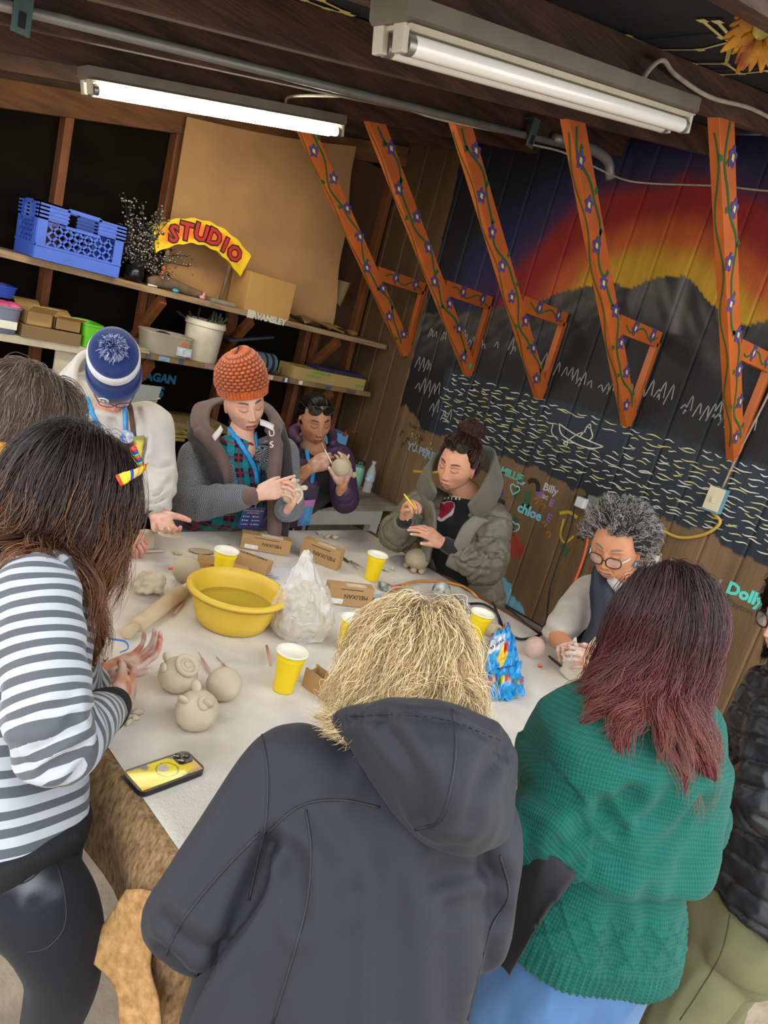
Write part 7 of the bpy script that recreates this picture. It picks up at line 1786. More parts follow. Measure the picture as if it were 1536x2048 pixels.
# ---------------------------------------------------------------- brown-haired person in yellow at the left edge
def person_yellow():
    R, F = rf((.92, .38)); B = Body('person in yellow top with long grey-brown hair at the picture edge', (.52, 2.08, 0)); t = B.t; skin = srgb('#c99478')
    hd = D(52, 820, 2.08); nk = D(20, 900, 2.05); B.head(hd, nrm(F * .8 - UP * .5 + R * .1), UP * .85 + F * .5, nk, skin, detail=False)
    chs = nk + np.array([-.05, -.02, -.16]); hipc = np.array([.46, 2.05, .85]); B.core([nk, chs, hipc], [.05, .055, .06], skin)
    M_y = soft('marigold_jersey', '#e08c10', '#eda020'); mb = MB(); sh = nk - UP * .07
    trunk(mb, [(hipc - UP * .09, .185, .15, R, F), (hipc + UP * .05, .18, .145, R, F), (chs - UP * .08, .18, .14, R, F), (chs + UP * .03, .185, .13, R, F), (sh, .16, .10, R, F), (nk - UP * .01, .08, .075, R, F)])
    for s_ in (-1, 1):
        s0 = sh + R * s_ * .17 - UP * .02; e = s0 + np.array([.02, 0, -.28]); w = e + F * .2 - R * s_ * .06 + UP * .08; limb(mb, [s0, e, w], [.08, .068, .05]); B.hand(w, w - e, -UP, s_, skin=skin, dust=.3)
    limb(mb, [nk - R * .09 - UP * .0, nk - F * .07 + UP * .02, nk + R * .09 + UP * .0], [.03, .042, .03]); limb(mb, [nk - R * .10 - F * .03, nk - F * .095 - UP * .015, nk + R * .10 - F * .03], [.04, .055, .04]); B.done(M_skin); garment('top', t, mb, M_y, .010, 5, .005, 6)
    mb = MB(); hp = hipc; trunk(mb, [(hp + UP * .0, .14, .10, R, F), (hp - UP * .12, .165, .13, R, F)]); [limb(mb, [hp - UP * .08 + R * s_ * .08, hp - UP * .42 + R * s_ * .09, hp - UP * .8 + R * s_ * .09], [.1, .08, .06]) for s_ in (-1, 1)]; garment('trousers', t, mb, soft('dark_trousers', '#2c2c32'), .014, 3, .004)
    M = B.HM; C = hd + np.array([0, -.008, .018]) @ M; rad = np.array([.080, .102, .102]); roots = scalp_roots(240, 28, lambda v: v[2] > -.4 - .4 * (v[1] < -.2) and not (v[1] > .55 and v[2] < .5))
    init = flow(rad, 0, .7, -.3, -.15, .08, .10)
    G = grow(C, M, rad, roots, lambda r, rg: .19 + .07 * rg.rand(len(r)), init, [ell_collider(nk, (.07, .075, .06), R, F), ell_collider(sh - UP * .05, (.17, .13, .11), R, F)], 22, .2, (.008, 6), 8, lift=.012)
    def col(t_, rv, rg): return mix(srgb('#3a2e28'), srgb('#7a6656'), np.clip(.25 + rv * .7, 0, 1)) * (.8 + .4 * t_)[:, None]
    hair_obj(t, G, 36, col, hair_mat('hair_ash_brown', .36), 2, .0009, (.012, .011, .009), .011, .009, scalp=(C, rad, M), frizz=.004)
person_yellow()
# ---------------------------------------------------------------- orange knit hat
def person_orange():
    R, F = rf((.10, -1.0)); B = Body('person in orange knit hat and grey herringbone coat shaping a clay ball', (1.80, 2.95, 0)); t = B.t; skin = srgb('#dba88f')
    hd = D(488, 803, 3.18); nk = D(482, 868, 3.24); hf = nrm(np.array([-.16, -.96, -.13])); B.head(hd, hf, UP + .42 * np.array([-.7, .65, 0]), nk, skin, lip=srgb('#b8605c'), brow=srgb('#5a3824'), gape=.004, seed=3, scale=1.10)
    shl = D(476, 915, 3.30); chs = D(474, 985, 3.32); hipc = np.array([1.83, 2.96, .84])
    rs, re, rw = D(396, 915, 3.28), D(385, 1005, 3.12), D(508, 992, 2.98); ls, le, lw = D(560, 905, 3.32), D(578, 1010, 3.22), D(572, 1022, 3.05)
    B.core([nk, shl, hipc], [.06, .085, .09], skin)
    for s_, e, w in ((ls, le, lw), (rs, re, rw)): B.core([s_, e, w], [.038, .034, .026], skin)
    hv = nrm(D(590, 968, 2.98) - rw); B.hand(rw + hv * .015, hv, nrm(D(590, 985, 3.1) - CAMP), 1, curls=(.25, .3, .35, .4), thumb=(.3, .5), skin=skin, dust=.2, seed=7, spread=.03)
    hv2 = nrm(D(598, 985, 2.98) - lw); B.hand(lw, hv2, nrm(UP * .9 + R * .6), -1, curls=(.7, .7, .7, .75), thumb=(.7, .6), skin=skin, dust=.2, seed=9)
    bo = B.done(M_skin)
    # plaid shirt core
    mp, nt, b = cloth('plaid_flannel', .9, .2); tc = nt.N.new('ShaderNodeTexCoord'); sx = nt.N.new('ShaderNodeSeparateXYZ'); nt.L.new(tc.outputs['Object'], sx.inputs[0])
    px = nt.m('PINGPONG', nt.m('ADD', sx.outputs[0], nt.m('MULTIPLY', sx.outputs[2], .12)), .032); pz = nt.m('PINGPONG', nt.m('ADD', sx.outputs[2], nt.m('MULTIPLY', sx.outputs[0], -.1)), .032)
    c1 = nt.mixc(nt.m('GREATER_THAN', px, .019), srgb('#0f1c30'), srgb('#1c7a80')); c2 = nt.mixc(nt.m('MULTIPLY', nt.m('GREATER_THAN', pz, .019), .55), c1, srgb('#1f8a94')); c3 = nt.mixc(nt.m('MULTIPLY', nt.m('LESS_THAN', px, .0045), .8), c2, srgb('#8a1c34')); c4 = nt.mixc(nt.m('MULTIPLY', nt.m('LESS_THAN', pz, .0045), .8), c3, srgb('#8a1c34')); nt.L.new(c4, b.inputs['Base Color'])
    mb = MB(); trunk(mb, [(hipc - UP * .1, .15, .12, R, F), (chs - UP * .12, .15, .13, R, F), (chs, .155, .13, R, F), (shl, .13, .10, R, F), (nk - UP * .025, .082, .07, R, F)]); sh = garment('plaid_shirt', t, mb, mp, .009, 4, .004, 3)
    # brown hoodie fronts and hood
    M_hb = soft('mauve_brown_fleece', '#5c4642', '#6c544e'); mb = MB(); 
    band(mb, [D(440, 868, 3.16), D(418, 850, 3.22), D(425, 815, 3.32), D(470, 800, 3.40), D(520, 812, 3.38), D(540, 838, 3.28), D(530, 858, 3.18)], [D(425, 890, 3.18), D(385, 862, 3.26), D(388, 815, 3.40), D(440, 800, 3.50), D(530, 808, 3.50), D(566, 850, 3.36), D(552, 880, 3.20)], .022)
    limb(mb, [D(400, 868, 3.22), D(425, 890, 3.17), D(448, 930, 3.13), D(452, 975, 3.13)], [.03, .034, .028, .022], 14, 6); limb(mb, [D(548, 858, 3.24), D(552, 900, 3.20), D(548, 960, 3.16), D(550, 1040, 3.14), D(545, 1090, 3.14)], [.028, .034, .034, .032, .03], 14, 6)
    limb(mb, [rw - nrm(rw - re) * .06, rw - nrm(rw - re) * .008], [.046, .038], 18, 4)
    hd_ = garment('hooded_sweatshirt', t, mb, M_hb, .0075, 4, .003, 5)
    TH2 = bvh(hd_); 
    for q in ([(410, 858), (428, 884)], [(520, 852), (548, 866)]): pass
    mat('stripe_white', '#d6d0cc', .7); [obj('white_stripe', band(MB(), [D(a, b, d_) for a, b, d_ in q1], [D(a, b, d_) for a, b, d_ in q2], .006), MATS['stripe_white'], hd_, smooth=True) for q1, q2 in (([(424, 872, 3.10), (434, 860, 3.10), (441, 850, 3.11)], [(430, 882, 3.10), (440, 870, 3.10), (446, 860, 3.11)]), ([(520, 838, 3.13), (534, 843, 3.13), (548, 850, 3.14)], [(520, 850, 3.12), (534, 855, 3.12), (546, 862, 3.13)]))]
    for ch_, px_, py_ in (('U', 538, 874), ('S', 540, 896)):
        h, n_ = hit(TH2, px_, py_)
        if h is not None: text_mesh(ch_, .042, h + nrm(CAMP - h) * .012, nrm(np.array([.8, -.3, .45])), nrm(np.array([-.4, .0, .9])), MATS['stripe_white'], hd_, 'lettering', .001)
    # herringbone coat
    mh, nt, b = cloth('herringbone_wool', .9, .2); s_at, u_at = nt.at('s'), nt.at('u'); zig = nt.m('PINGPONG', u_at, .011); q = nt.m('PINGPONG', nt.m('ADD', s_at, nt.m('MULTIPLY', zig, 1.0)), .0046); f_ = nt.m('GREATER_THAN', q, .0024); nt.L.new(nt.mixc(f_, srgb('#24262b'), srgb('#8d9096')), b.inputs['Base Color'])
    mb = MB()
    def cs(c, hw, dep): return c
    # two coat halves wrapped round the back, open in front
    for sgn, ed in ((-1, 0), (1, 0)):
        pass
    n_ = 26; rings = []
    for c, w, dpt, op in ((hipc - UP * .16, .205, .165, .95), (hipc, .20, .16, .85), (chs - UP * .06, .20, .16, .80), (chs + UP * .05, .195, .15, .85), (shl + UP * .01, .17, .11, 1.0)):
        a = np.linspace(np.pi / 2 + op * .62, np.pi / 2 + 2 * np.pi - op * .62, n_)
        o_ = c + np.outer(np.cos(a) * w, R) + np.outer(np.sin(a) * dpt, F); i_ = c + np.outer(np.cos(a) * (w - .022), R) + np.outer(np.sin(a) * (dpt - .022), F); rings.append(np.concatenate([o_, i_[::-1]]))
    mb.rings(rings)
    limb(mb, [shl * .4 + rs * .6, rs, rs * .5 + re * .5, re, re * .5 + rw * .5, rw - nrm(rw - re) * .06], [.075, .088, .082, .080, .066, .054], 22, 6); limb(mb, [shl * .4 + ls * .6, ls, ls * .5 + le * .5, le, lw - nrm(lw - le) * .02], [.075, .084, .076, .07, .055], 22, 6)
    chn = [([shl + UP * .2, chs, hipc - UP * .2], F, .15), ([rs, re, rw], UP, .075), ([ls, le, lw], UP, .075)]
    def folds(V, cid, S, U): return (cid > .5) * .006 * np.sin(S * 80 + U * 25) * np.exp(-(np.linalg.norm(V - (re * .7 + rw * .3), axis=1) / .12) ** 2)
    ct = garment('coat', t, mb, mh, .0075, 4, .003, 9, chn, folds, 7)
    mb = MB(); limb(mb, [D(385, 850, 3.36), D(392, 875, 3.26), D(412, 915, 3.16), D(432, 955, 3.10), D(440, 985, 3.10)], [.03, .036, .036, .034, .022], 14, 6); limb(mb, [D(556, 850, 3.36), D(566, 890, 3.26), D(572, 950, 3.2), D(570, 1010, 3.17), D(562, 1085, 3.17)], [.03, .034, .034, .032, .03], 14, 6)
    garment('collar', ct, mb, soft('black_fleece_collar', '#1d181a'), .0075, 4, .002, 3)
    T_ = [bvh(sh), bvh(bo)]
    lanyard(t, T_, [(456, 848), (470, 872), (492, 905), (508, 938), (514, 968)], M_lan, .012); lanyard(t, T_, [(508, 866), (512, 890), (516, 920), (516, 968)], M_lan, .012)
    bd = D(503, 1036, 3.06); ex, ey = nrm(np.array([.985, -.08, .0])), nrm(np.array([.03, -.15, 1.0])); ey = nrm(ey - ex * (ex @ ey)); en = np.cross(ex, ey)
    g_ = obj('name_badge', MB().box(bd, (.108, .105, .003), (ex, ey, en), bev=.001), mat('badge_navy', '#1f2a5c', .45), t); obj('badge_clip', MB().tube([bd + ey * .05, bd + ey * .10], .005, 6), M_wirem, g_)
    for i in range(2): text_mesh(('Art Builds the Human Spirit', 'the Future Needs')[i], .0085, bd + ey * (.034 - .011 * i) + en * .002, ex, ey, mat('badge_gold', '#d8a878', .5), g_, 'lettering', .0, .0002, 0, 'CENTER')
    for i in range(3):
        for j in range(2):
            p = bd + ey * (.008 - .019 * i) + ex * (-.042 + .048 * j) + en * .002; obj('badge_dot', MB().lathe(p, [(0, 0), (.0042, 0), (.0042, .0006), (0, .0006)], 10, (ex, ey, en)), mat('bdot%d%d' % (i, j), ('#5ab060', '#e0a040', '#38a8c0', '#4898d8', '#3868c8', '#d8407a')[i * 2 + j], .5), g_); text_mesh(('Creative', 'Systems', 'Fluency', 'Self-Direct', 'Resilient', 'Collaborate')[i * 2 + j], .0065, p + ex * .007 - ey * .002, ex, ey, MATS['emblem_white'], g_, 'lettering', .0, .0002)
    # knit hat
    M = B.HM; V = []; nu_, nv_ = 150, 90
    for i in range(nu_):
        a = 2 * np.pi * i / nu_
        for j in range(nv_):
            v = j / (nv_ - 1); hgt = .042 + .185 * v; k = np.interp(v, [0, .12, .3, .6, .85, .96, 1], [1.12, 1.15, 1.18, 1.08, .78, .45, .04])
            V.append((.095 * k * math.cos(a), -.008 - .03 * v + .112 * k * math.sin(a) * (1 - .12 * v), hgt + .012 * math.sin(a) * (1 - v) - .018 * v * math.cos(a)))
    V = np.array(V); aa = np.repeat(np.arange(nu_) / nu_, nv_); vv = np.tile(np.linspace(0, 1, nv_), nu_)
    rib = np.abs(np.sin(aa * np.pi * 46)); cell = np.abs(np.sin(vv * np.pi * 13)) * np.abs(np.sin(aa * np.pi * 26 + np.floor(vv * 13) * np.pi / 2))
    k = np.where(vv < .2, 1 + .035 * rib, 1 + .075 * cell + .02 * rib); V[:, :2] *= k[:, None]
    cc_ = mix(srgb('#38180a'), srgb('#d05c18'), np.where(vv < .2, .4 + .6 * rib, sstep(.1, .7, cell) * .9 + .1)); Vw = hd + V @ M
    hat = obj('knit_hat', (Vw, [(i * nv_ + j, ((i + 1) % nu_) * nv_ + j, ((i + 1) % nu_) * nv_ + j + 1, i * nv_ + j + 1) for i in range(nu_) for j in range(nv_ - 1)]), mat('orange_yarn', attr=True, rough=.9, var=.18, vscale=60, bump=.4, bscale=260, sheen=.3), t, smooth=True, col=cc_)
    mb = MB(); hp = hipc - UP * .05; trunk(mb, [(hp + UP * .05, .16, .12, R, F), (hp - UP * .08, .16, .12, R, F)]); [limb(mb, [hp - UP * .06 + R * s_ * .08, hp - UP * .4 + R * s_ * .09, hp - UP * .74 + R * s_ * .09], [.09, .07, .055]) for s_ in (-1, 1)]; garment('trousers', t, mb, soft('dark_trousers', '#2c2c32'), .014, 3, .004)
    # clay ball being worked
    c0 = D(583, 985, 3.02); t2 = thing('clay_ball_figure', 'clay ball with coiled ears held by the orange-hatted person', 'clay figure', c0)
    obj('ball', MB().blob(c0, (.050, .046, .048), None, 30, 20, lumpy(.03)), M_clay, t2, smooth=True)
    obj('coil', MB().tube(crom([c0 + np.array([-.03, -.04, .02]), c0 + np.array([.0, -.05, .03]), c0 + np.array([.02, -.045, .0]), c0 + np.array([.0, -.05, -.03])], 6), .008, 8), M_clay, t2, smooth=True); obj('ear', MB().blob(c0 + np.array([.045, -.02, .03]), (.018, .012, .012), None, 12, 8), M_clay, t2, smooth=True); obj('ear', MB().blob(c0 + np.array([-.01, -.01, .055]), (.014, .010, .014), None, 12, 8), M_clay, t2, smooth=True)
person_orange()
# ---------------------------------------------------------------- purple coat
def person_purple():
    R, F = rf((.02, -1.0)); B = Body('person in plum quilted coat with sunglasses on her head carving clay', (2.42, 3.12, 0)); t = B.t; skin = srgb('#b97f5c')
    hd = D(630, 838, 3.62); nk = D(622, 886, 3.70); hf = nrm(np.array([-.26, -.94, -.20])); B.head(hd, hf, UP + .22 * np.array([-.7, .65, 0]), nk, skin, lip=srgb('#8c4a42'), brow=srgb('#1e120e'), seed=5, scale=1.04, age=.25)
    shl = D(624, 912, 3.74); chs = D(626, 975, 3.74); hipc = np.array([2.42, 3.12, .82])
    rs, re, rw = D(574, 915, 3.70), D(566, 980, 3.52), D(618, 938, 3.46); ls, le, lw = D(678, 918, 3.76), D(690, 1000, 3.62), D(684, 972, 3.46)
    B.core([nk, shl, hipc], [.055, .08, .09], skin); B.core([rs, re, rw], [.038, .035, .027], skin); B.core([ls, le, lw], [.038, .034, .026], skin)
    hv = nrm(D(662, 918, 3.44) - rw); B.hand(rw, hv, nrm(F * -.1 + UP * -.5 + R * -.4 + np.array([.2, .6, 0])), 1, curls=(.85, .9, .95, 1.0), thumb=(.35, .7), skin=skin, dust=.35, seed=11)
    hv2 = nrm(D(690, 948, 3.43) - lw + UP * .02); B.hand(lw, hv2, nrm(np.array([.0, .9, .25])), 1, curls=(.55, .55, .55, .6), thumb=(.8, .5), skin=skin, dust=.45, seed=12)
    B.done(M_skin)
    M_p = mat('plum_nylon', '#49304f', .55, .12, 10, .05, 80); mb = MB()
    rings = []
    for c, w, dpt, op in ((hipc - UP * .16, .20, .15, .7), (hipc, .195, .15, .6), (chs - UP * .06, .19, .145, .55), (chs + UP * .05, .185, .14, .6), (shl + UP * .01, .165, .10, .9)):
        a = np.linspace(np.pi / 2 + op * .6, np.pi / 2 + 2 * np.pi - op * .6, 26); o_ = c + np.outer(np.cos(a) * w, R) + np.outer(np.sin(a) * dpt, F); i_ = c + np.outer(np.cos(a) * (w - .025), R) + np.outer(np.sin(a) * (dpt - .025), F); rings.append(np.concatenate([o_, i_[::-1]]))
    mb.rings(rings)
    limb(mb, [shl * .4 + rs * .6, rs, rs * .5 + re * .5, re, re * .6 + rw * .4], [.075, .085, .078, .074, .055], 22, 6); limb(mb, [shl * .4 + ls * .6, ls, ls * .5 + le * .5, le, lw * .7 + le * .3], [.075, .086, .08, .078, .056], 22, 6)
    limb(mb, [D(598, 880, 3.62), D(588, 862, 3.74), D(620, 850, 3.86), D(660, 862, 3.80), D(665, 885, 3.68)], [.026, .036, .036, .036, .028], 14, 6)
    chn = [([shl + UP * .2, chs, hipc - UP * .2], F, .15), ([rs, re, rw], UP, .075), ([ls, le, lw], UP, .075)]
    def quilt(V, cid, S, U):
        d = np.where(cid < .5, np.minimum(np.abs(np.mod(S + U, .05) - .025), np.abs(np.mod(S - U, .05) - .025)), np.abs(np.mod(S, .05) - .025)); return -.006 + .0075 * sstep(0, .014, .025 - d) * 0 - .006 * sstep(.018, .025, d)
    ct = garment('quilted_coat', t, mb, M_p, .0075, 3, .003, 4, chn, quilt, 8)
    mb = MB(); trunk(mb, [(hipc - UP * .1, .14, .11, R, F), (chs, .14, .115, R, F), (shl, .12, .09, R, F), (nk - UP * .04, .065, .06, R, F)]); sh = garment('black_top', t, mb, soft('black_jersey', '#141318'), .009, 4, .002)
    T_ = bvh(sh); lanyard(t, T_, [(607, 868), (612, 895), (618, 930)], M_lan, .011); lanyard(t, T_, [(640, 868), (634, 900), (626, 950), (620, 990)], M_lan, .011)
    bd = D(612, 1026, 3.56); ex, ey = nrm((.97, -.05, .1)), nrm((-.1, -.1, 1)); ey = nrm(ey - ex * (ex @ ey)); en = np.cross(ex, ey); g_ = obj('name_badge', MB().box(bd, (.075, .145, .003), (ex, ey, en), bev=.001), mat('badge_violet', '#6a5aa8', .4, .35, 20, color2='#48b0d8'), t); obj('badge_band', MB().box(bd + ey * .055 + en * .002, (.075, .035, .001), (ex, ey, en)), mat('badge_pink', '#c878b8', .4), g_); obj('badge_line', MB().box(bd + ey * .033 + en * .002, (.075, .006, .001), (ex, ey, en)), mat('badge_green', '#58b060', .4), g_)
    obj('bangle', MB().tube([rw - nrm(rw - re) * .045 + (nrm(np.cross(rw - re, UP)) * math.cos(q) + nrm(np.cross(rw - re, np.cross(rw - re, UP))) * math.sin(q)) * .038 for q in np.linspace(0, 6.28, 24, endpoint=False)], .003, 6, closed=True), mat('gold', '#c8963c', .3, .05, metal=.9), t, smooth=True)
    M = B.HM; C = hd + np.array([0, -.008, .014]) @ M; rad = np.array([.078, .100, .106]); roots = scalp_roots(260, 38, lambda v: v[2] > -.2 - .5 * (v[1] < -.1) and not (v[1] > .40 and v[2] < .62))
    G = gathered(C, M, rad, roots, (.1, -.95, -.25), 14, .005, .006)
    hair_obj(t, G, 26, lambda t_, rv, rg: srgb('#120c0b')[None, :] * (.7 + .9 * rv)[:, None], hair_mat('hair_black', .3), 2, .0009, (.008, .007, .006), .008, .008, scalp=(C + np.array([0, -.008, .006]) @ M, rad * .97, M), frizz=.001)
    glasses(t, B, mat('black_frame', '#141414', .25), M_shade, .030, .024, .0028, .098, .083, .035, True, None, 'sunglasses', sq=2.2, off=(0, -.012, -.002))
    c0 = D(682, 935, 3.42); t2 = thing('clay_ball_figure', 'clay ball with tiny horns held by the plum coat', 'clay figure', c0); obj('ball', MB().blob(c0, (.048, .045, .046), None, 28, 18, lumpy(.03)), M_clayd, t2, smooth=True)
    for dx in (-.012, .022): obj('horn', MB().tube([c0 + np.array([dx, 0, .04]), c0 + np.array([dx * 1.4, 0, .068])], [.009, .005], 8), M_clayd, t2, smooth=True)
    obj('paddle', MB().blob(c0 + np.array([.085, -.01, -.03]), (.02, .012, .016), None, 14, 10), M_clayd, t2, smooth=True); obj('arm', MB().tube([c0 + np.array([.04, -.01, -.02]), c0 + np.array([.075, -.01, -.035])], .009, 8), M_clayd, t2, smooth=True)
    tool_in_hand('clay_tool', 'white ribbon tool held in the plum-coated person\'s fingers', D(664, 928, 3.40), D(643, 886, 3.38), mat('white_handle', '#d8d4cc', .5), .3)
person_purple()
# ---------------------------------------------------------------- olive jacket
def person_olive():
    R, F = rf((-.93, -.35)); B = Body('person in olive puffer jacket with dark bun, holding a yellow needle tool', (2.92, 2.22, 0)); t = B.t; skin = srgb('#cf9474')
    hd = D(915, 928, 3.34); nk = D(935, 985, 3.44); hf = nrm(np.array([-.95, -.26, 0]) * .96 - UP * .22); B.head(hd, hf, UP + np.array([.0, -.05, 0]), nk, skin, lip=srgb('#a8605a'), brow=srgb('#2a1c18'), seed=8, scale=1.07, face_w=1.03, age=.15)
    shl = D(928, 1022, 3.52); chs = D(912, 1085, 3.54); hipc = D(918, 1180, 3.60) + np.array([.045, 0, 0])
    rs, re, rw = D(852, 1008, 3.60), D(792, 1068, 3.42), D(812, 1040, 3.30); ls, le, lw = D(985, 1045, 3.42), D(972, 1135, 3.32), D(885, 1085, 3.24)
    B.core([nk, shl, hipc], [.06, .085, .09], skin); B.core([rs, re, rw], [.04, .036, .028], skin); B.core([ls, le, lw], [.04, .036, .028], skin)
    hv = nrm(D(822, 1000, 3.24) - rw); B.hand(rw, hv, nrm(np.array([-.1, -.9, -.3])), -1, curls=(.9, .95, 1.0, 1.0), thumb=(.3, .8), skin=skin, dust=.12, seed=21)
    hv2 = nrm(D(838, 1052, 3.16) - lw); B.hand(lw, hv2, nrm(np.array([.5, .3, -.75])), 1, curls=(.25, .3, .35, .4), thumb=(.35, .5), spread=.04, skin=skin, dust=.12, seed=22)
    B.done(M_skin)
    M_o = mat('olive_nylon', '#6b6654', .5, .1, 8, .05, 60); mb = MB(); rings = []
    for c, w, dpt, op in ((hipc + UP * -.06, .215, .16, .55), (hipc + UP * .03, .215, .165, .6), (chs - UP * .03, .215, .16, .75), (chs + UP * .05, .205, .15, .85), (shl + UP * .0, .175, .11, 1.0)):
        a = np.linspace(np.pi / 2 + op * .62, np.pi / 2 + 2 * np.pi - op * .62, 28); o_ = c + np.outer(np.cos(a) * w, R) + np.outer(np.sin(a) * dpt, F); i_ = c + np.outer(np.cos(a) * (w - .03), R) + np.outer(np.sin(a) * (dpt - .03), F); rings.append(np.concatenate([o_, i_[::-1]]))
    mb.rings(rings)
    limb(mb, [shl * .4 + rs * .6, rs, rs * .5 + re * .5, re, re * .45 + rw * .55], [.08, .092, .09, .088, .060], 22, 6); limb(mb, [shl * .4 + ls * .6, ls, ls * .5 + le * .5, le, le * .45 + lw * .55], [.08, .095, .094, .092, .068], 22, 6)
    chn = [([shl + UP * .2, chs, hipc - UP * .2], F, .16), ([rs, re, rw], UP, .08), ([ls, le, lw], UP, .08)]
    def puff(V, cid, S, U):
        d = np.abs(np.sin(S * np.pi / .105)); return -.012 * np.exp(-(d / .16) ** 2) + .006 * vnoise(V * np.array([1, 1, .5]), 22, 5) + .004 * vnoise(V, 45, 6)
    ct = garment('puffer_jacket', t, mb, M_o, .0072, 3, .004, 4, chn, puff, 9, creases=[([(960, 1030), (950, 1070), (960, 1110)], .010, .012), ([(985, 1080), (955, 1095), (930, 1110)], .010, .010), ([(1000, 1110), (960, 1120), (925, 1128)], .009, .009), ([(975, 1140), (940, 1135), (915, 1120)], .008, .009), ([(860, 1000), (850, 1040), (835, 1070)], .008, .012)])
    mb = MB()   # stand-up collar
    band(mb, [D(872, 985, 3.30), D(862, 950, 3.34), D(868, 918, 3.42), D(890, 900, 3.52), D(930, 895, 3.60)], [D(858, 1012, 3.40), D(838, 985, 3.46), D(842, 955, 3.54), D(870, 940, 3.62), D(930, 935, 3.70)], .022)
    band(mb, [D(935, 1010, 3.22), D(962, 975, 3.24), D(985, 925, 3.30), D(985, 900, 3.42), D(960, 890, 3.54), D(925, 892, 3.62)], [D(950, 1045, 3.30), D(985, 1015, 3.30), D(1000, 985, 3.38), D(1000, 960, 3.50), D(965, 940, 3.62), D(925, 935, 3.70)], .022)
    garment('collar', ct, mb, soft('olive_corduroy', '#5d5848'), .007, 4, .002)
    mb = MB(); band(mb, [D(838, 985, 3.44), D(846, 1010, 3.40), D(852, 1060, 3.38), D(835, 1120, 3.40)], [D(858, 990, 3.38), D(870, 1015, 3.34), D(872, 1060, 3.33), D(858, 1125, 3.34)], .02); band(mb, [D(948, 1030, 3.24), D(925, 1050, 3.23), D(905, 1090, 3.23), D(890, 1130, 3.25)], [D(985, 1040, 3.26), D(955, 1060, 3.24), D(935, 1100, 3.24), D(915, 1145, 3.26)], .02); fl = garment('zip_flap', ct, mb, M_o, .007, 4, .002)
    mb = MB(); trunk(mb, [(hipc - UP * .08, .15, .12, R, F), (chs - UP * .03, .16, .135, R, F), (chs + UP * .05, .155, .125, R, F), (shl, .13, .10, R, F), (nk - UP * .03, .068, .066, R, F)]); limb(mb, [lw + (le - lw) * .45, lw + (le - lw) * .05], [.046, .036]); limb(mb, [rw + (re - rw) * .35, rw + (re - rw) * .06], [.042, .036]); sh = garment('black_sweatshirt', t, mb, soft('black_jersey', '#141318'), .0085, 4, .003)
    T_ = bvh(sh)
    def hc(u, v):
        x = (u - .5) * 2.3; y = -(v - .46) * 2.4; q = (x * x + y * y - .55) ** 3 - x * x * y ** 3 * 1.6; c = np.tile(srgb('#121116'), (len(u), 1)); c = mix(c, srgb('#d8d0c8'), (q < .12) * 1.0); c = mix(c, srgb('#b01830'), (q < .0) * 1.0); c = mix(c, srgb('#7a1024'), ((q < 0) & (vnoise(np.stack([u * 2, v * 2, u * 0], 1), 2.5, 3) > .15)) * .6); return c
    patch('heart_print', sh, T_, [(862, 1005), (916, 1000), (905, 1050), (858, 1048)], mat('heart_ink', attr=True, rough=.7, var=.05), .003, 40, 36, hc)
    lanyard(sh, T_, [(885, 983), (900, 992), (922, 996)], mat('print_cream', '#d8d0c4', .7), .0028, 'neckline_print'); 
    for i, px_ in enumerate((882, 889, 896, 903, 910, 917)):
        h, n_ = hit(T_, px_, 998 + (i % 2))
        if h is not None: text_mesh('conlov'[i], .022, h + n_ * .003, R * .97 * -1 if R @ (RW @ np.array([1, 0, 0])) < 0 else R, UP, MATS['print_cream'], sh, 'lettering', .001)
    h, n_ = hit(T_, 857, 1085)
    if h is not None: text_mesh('Keith', .028, h + nrm(CAMP - h) * .004, -R if R @ (RW @ np.array([1, 0, 0])) < 0 else R, UP, MATS['print_cream'], sh, 'lettering', .0008)
    for k_, c_ in enumerate(('#e84a70', '#8ad840')):
        d_ = nrm(rw - re); a1 = nrm(np.cross(d_, UP)); a2 = np.cross(d_, a1); obj('bracelet', MB().tube([rw - d_ * (.012 + .010 * k_) + (a1 * math.cos(q) + a2 * math.sin(q)) * .034 for q in np.linspace(0, 6.28, 22, endpoint=False)], .004, 6, closed=True), mat('bracelet' + c_.strip('#'), c_, .5), t, smooth=True)
    obj('ring', MB().tube([lw + hv2 * .10 + (nrm(np.cross(hv2, UP)) * math.cos(q) + UP * math.sin(q)) * .0105 for q in np.linspace(0, 6.28, 16, endpoint=False)], .0018, 6, closed=True), mat('silver', '#c8c8c8', .2, .02, metal=1), t, smooth=True)
    # trousers
    mb = MB(); hp = hipc - UP * .06; trunk(mb, [(hp + UP * .05, .165, .13, R, F), (hp - UP * .08, .17, .13, R, F)]); [limb(mb, [hp - UP * .06 + R * s_ * .085, np.array([hp[0], hp[1], .44]) + R * s_ * .09, np.array([hp[0], hp[1], .08]) + R * s_ * .09], [.1, .08, .065]) for s_ in (-1, 1)]; garment('trousers', t, mb, soft('grey_trousers', '#7a766c'), .013, 3, .004)
    # hair drawn back to a messy bun
    M = B.HM; C = hd + np.array([0, -.010, .018]) @ M; rad = np.array([.086, .108, .112]); roots = scalp_roots(280, 48, lambda v: v[2] > -.05 - .6 * (v[1] < -.1) and not (v[1] > .40 and v[2] < .50)); bun = B.hl(.012, -.085, .148)
    bl = (bun - C) @ M.T
    def init(r, rg):
        d = (bl / rad)[None, :] * .9 - r + rg.randn(len(r), 3) * .05; n = r / rad; n /= np.linalg.norm(n, axis=1, keepdims=True); return d - n * (np.sum(d * n, 1, keepdims=True) - .02)
    n = len(roots); P = np.zeros((n, 15, 3)); r0 = roots; tgt = bl / rad; tgt = tgt / np.linalg.norm(tgt)
    rg = np.random.RandomState(4)
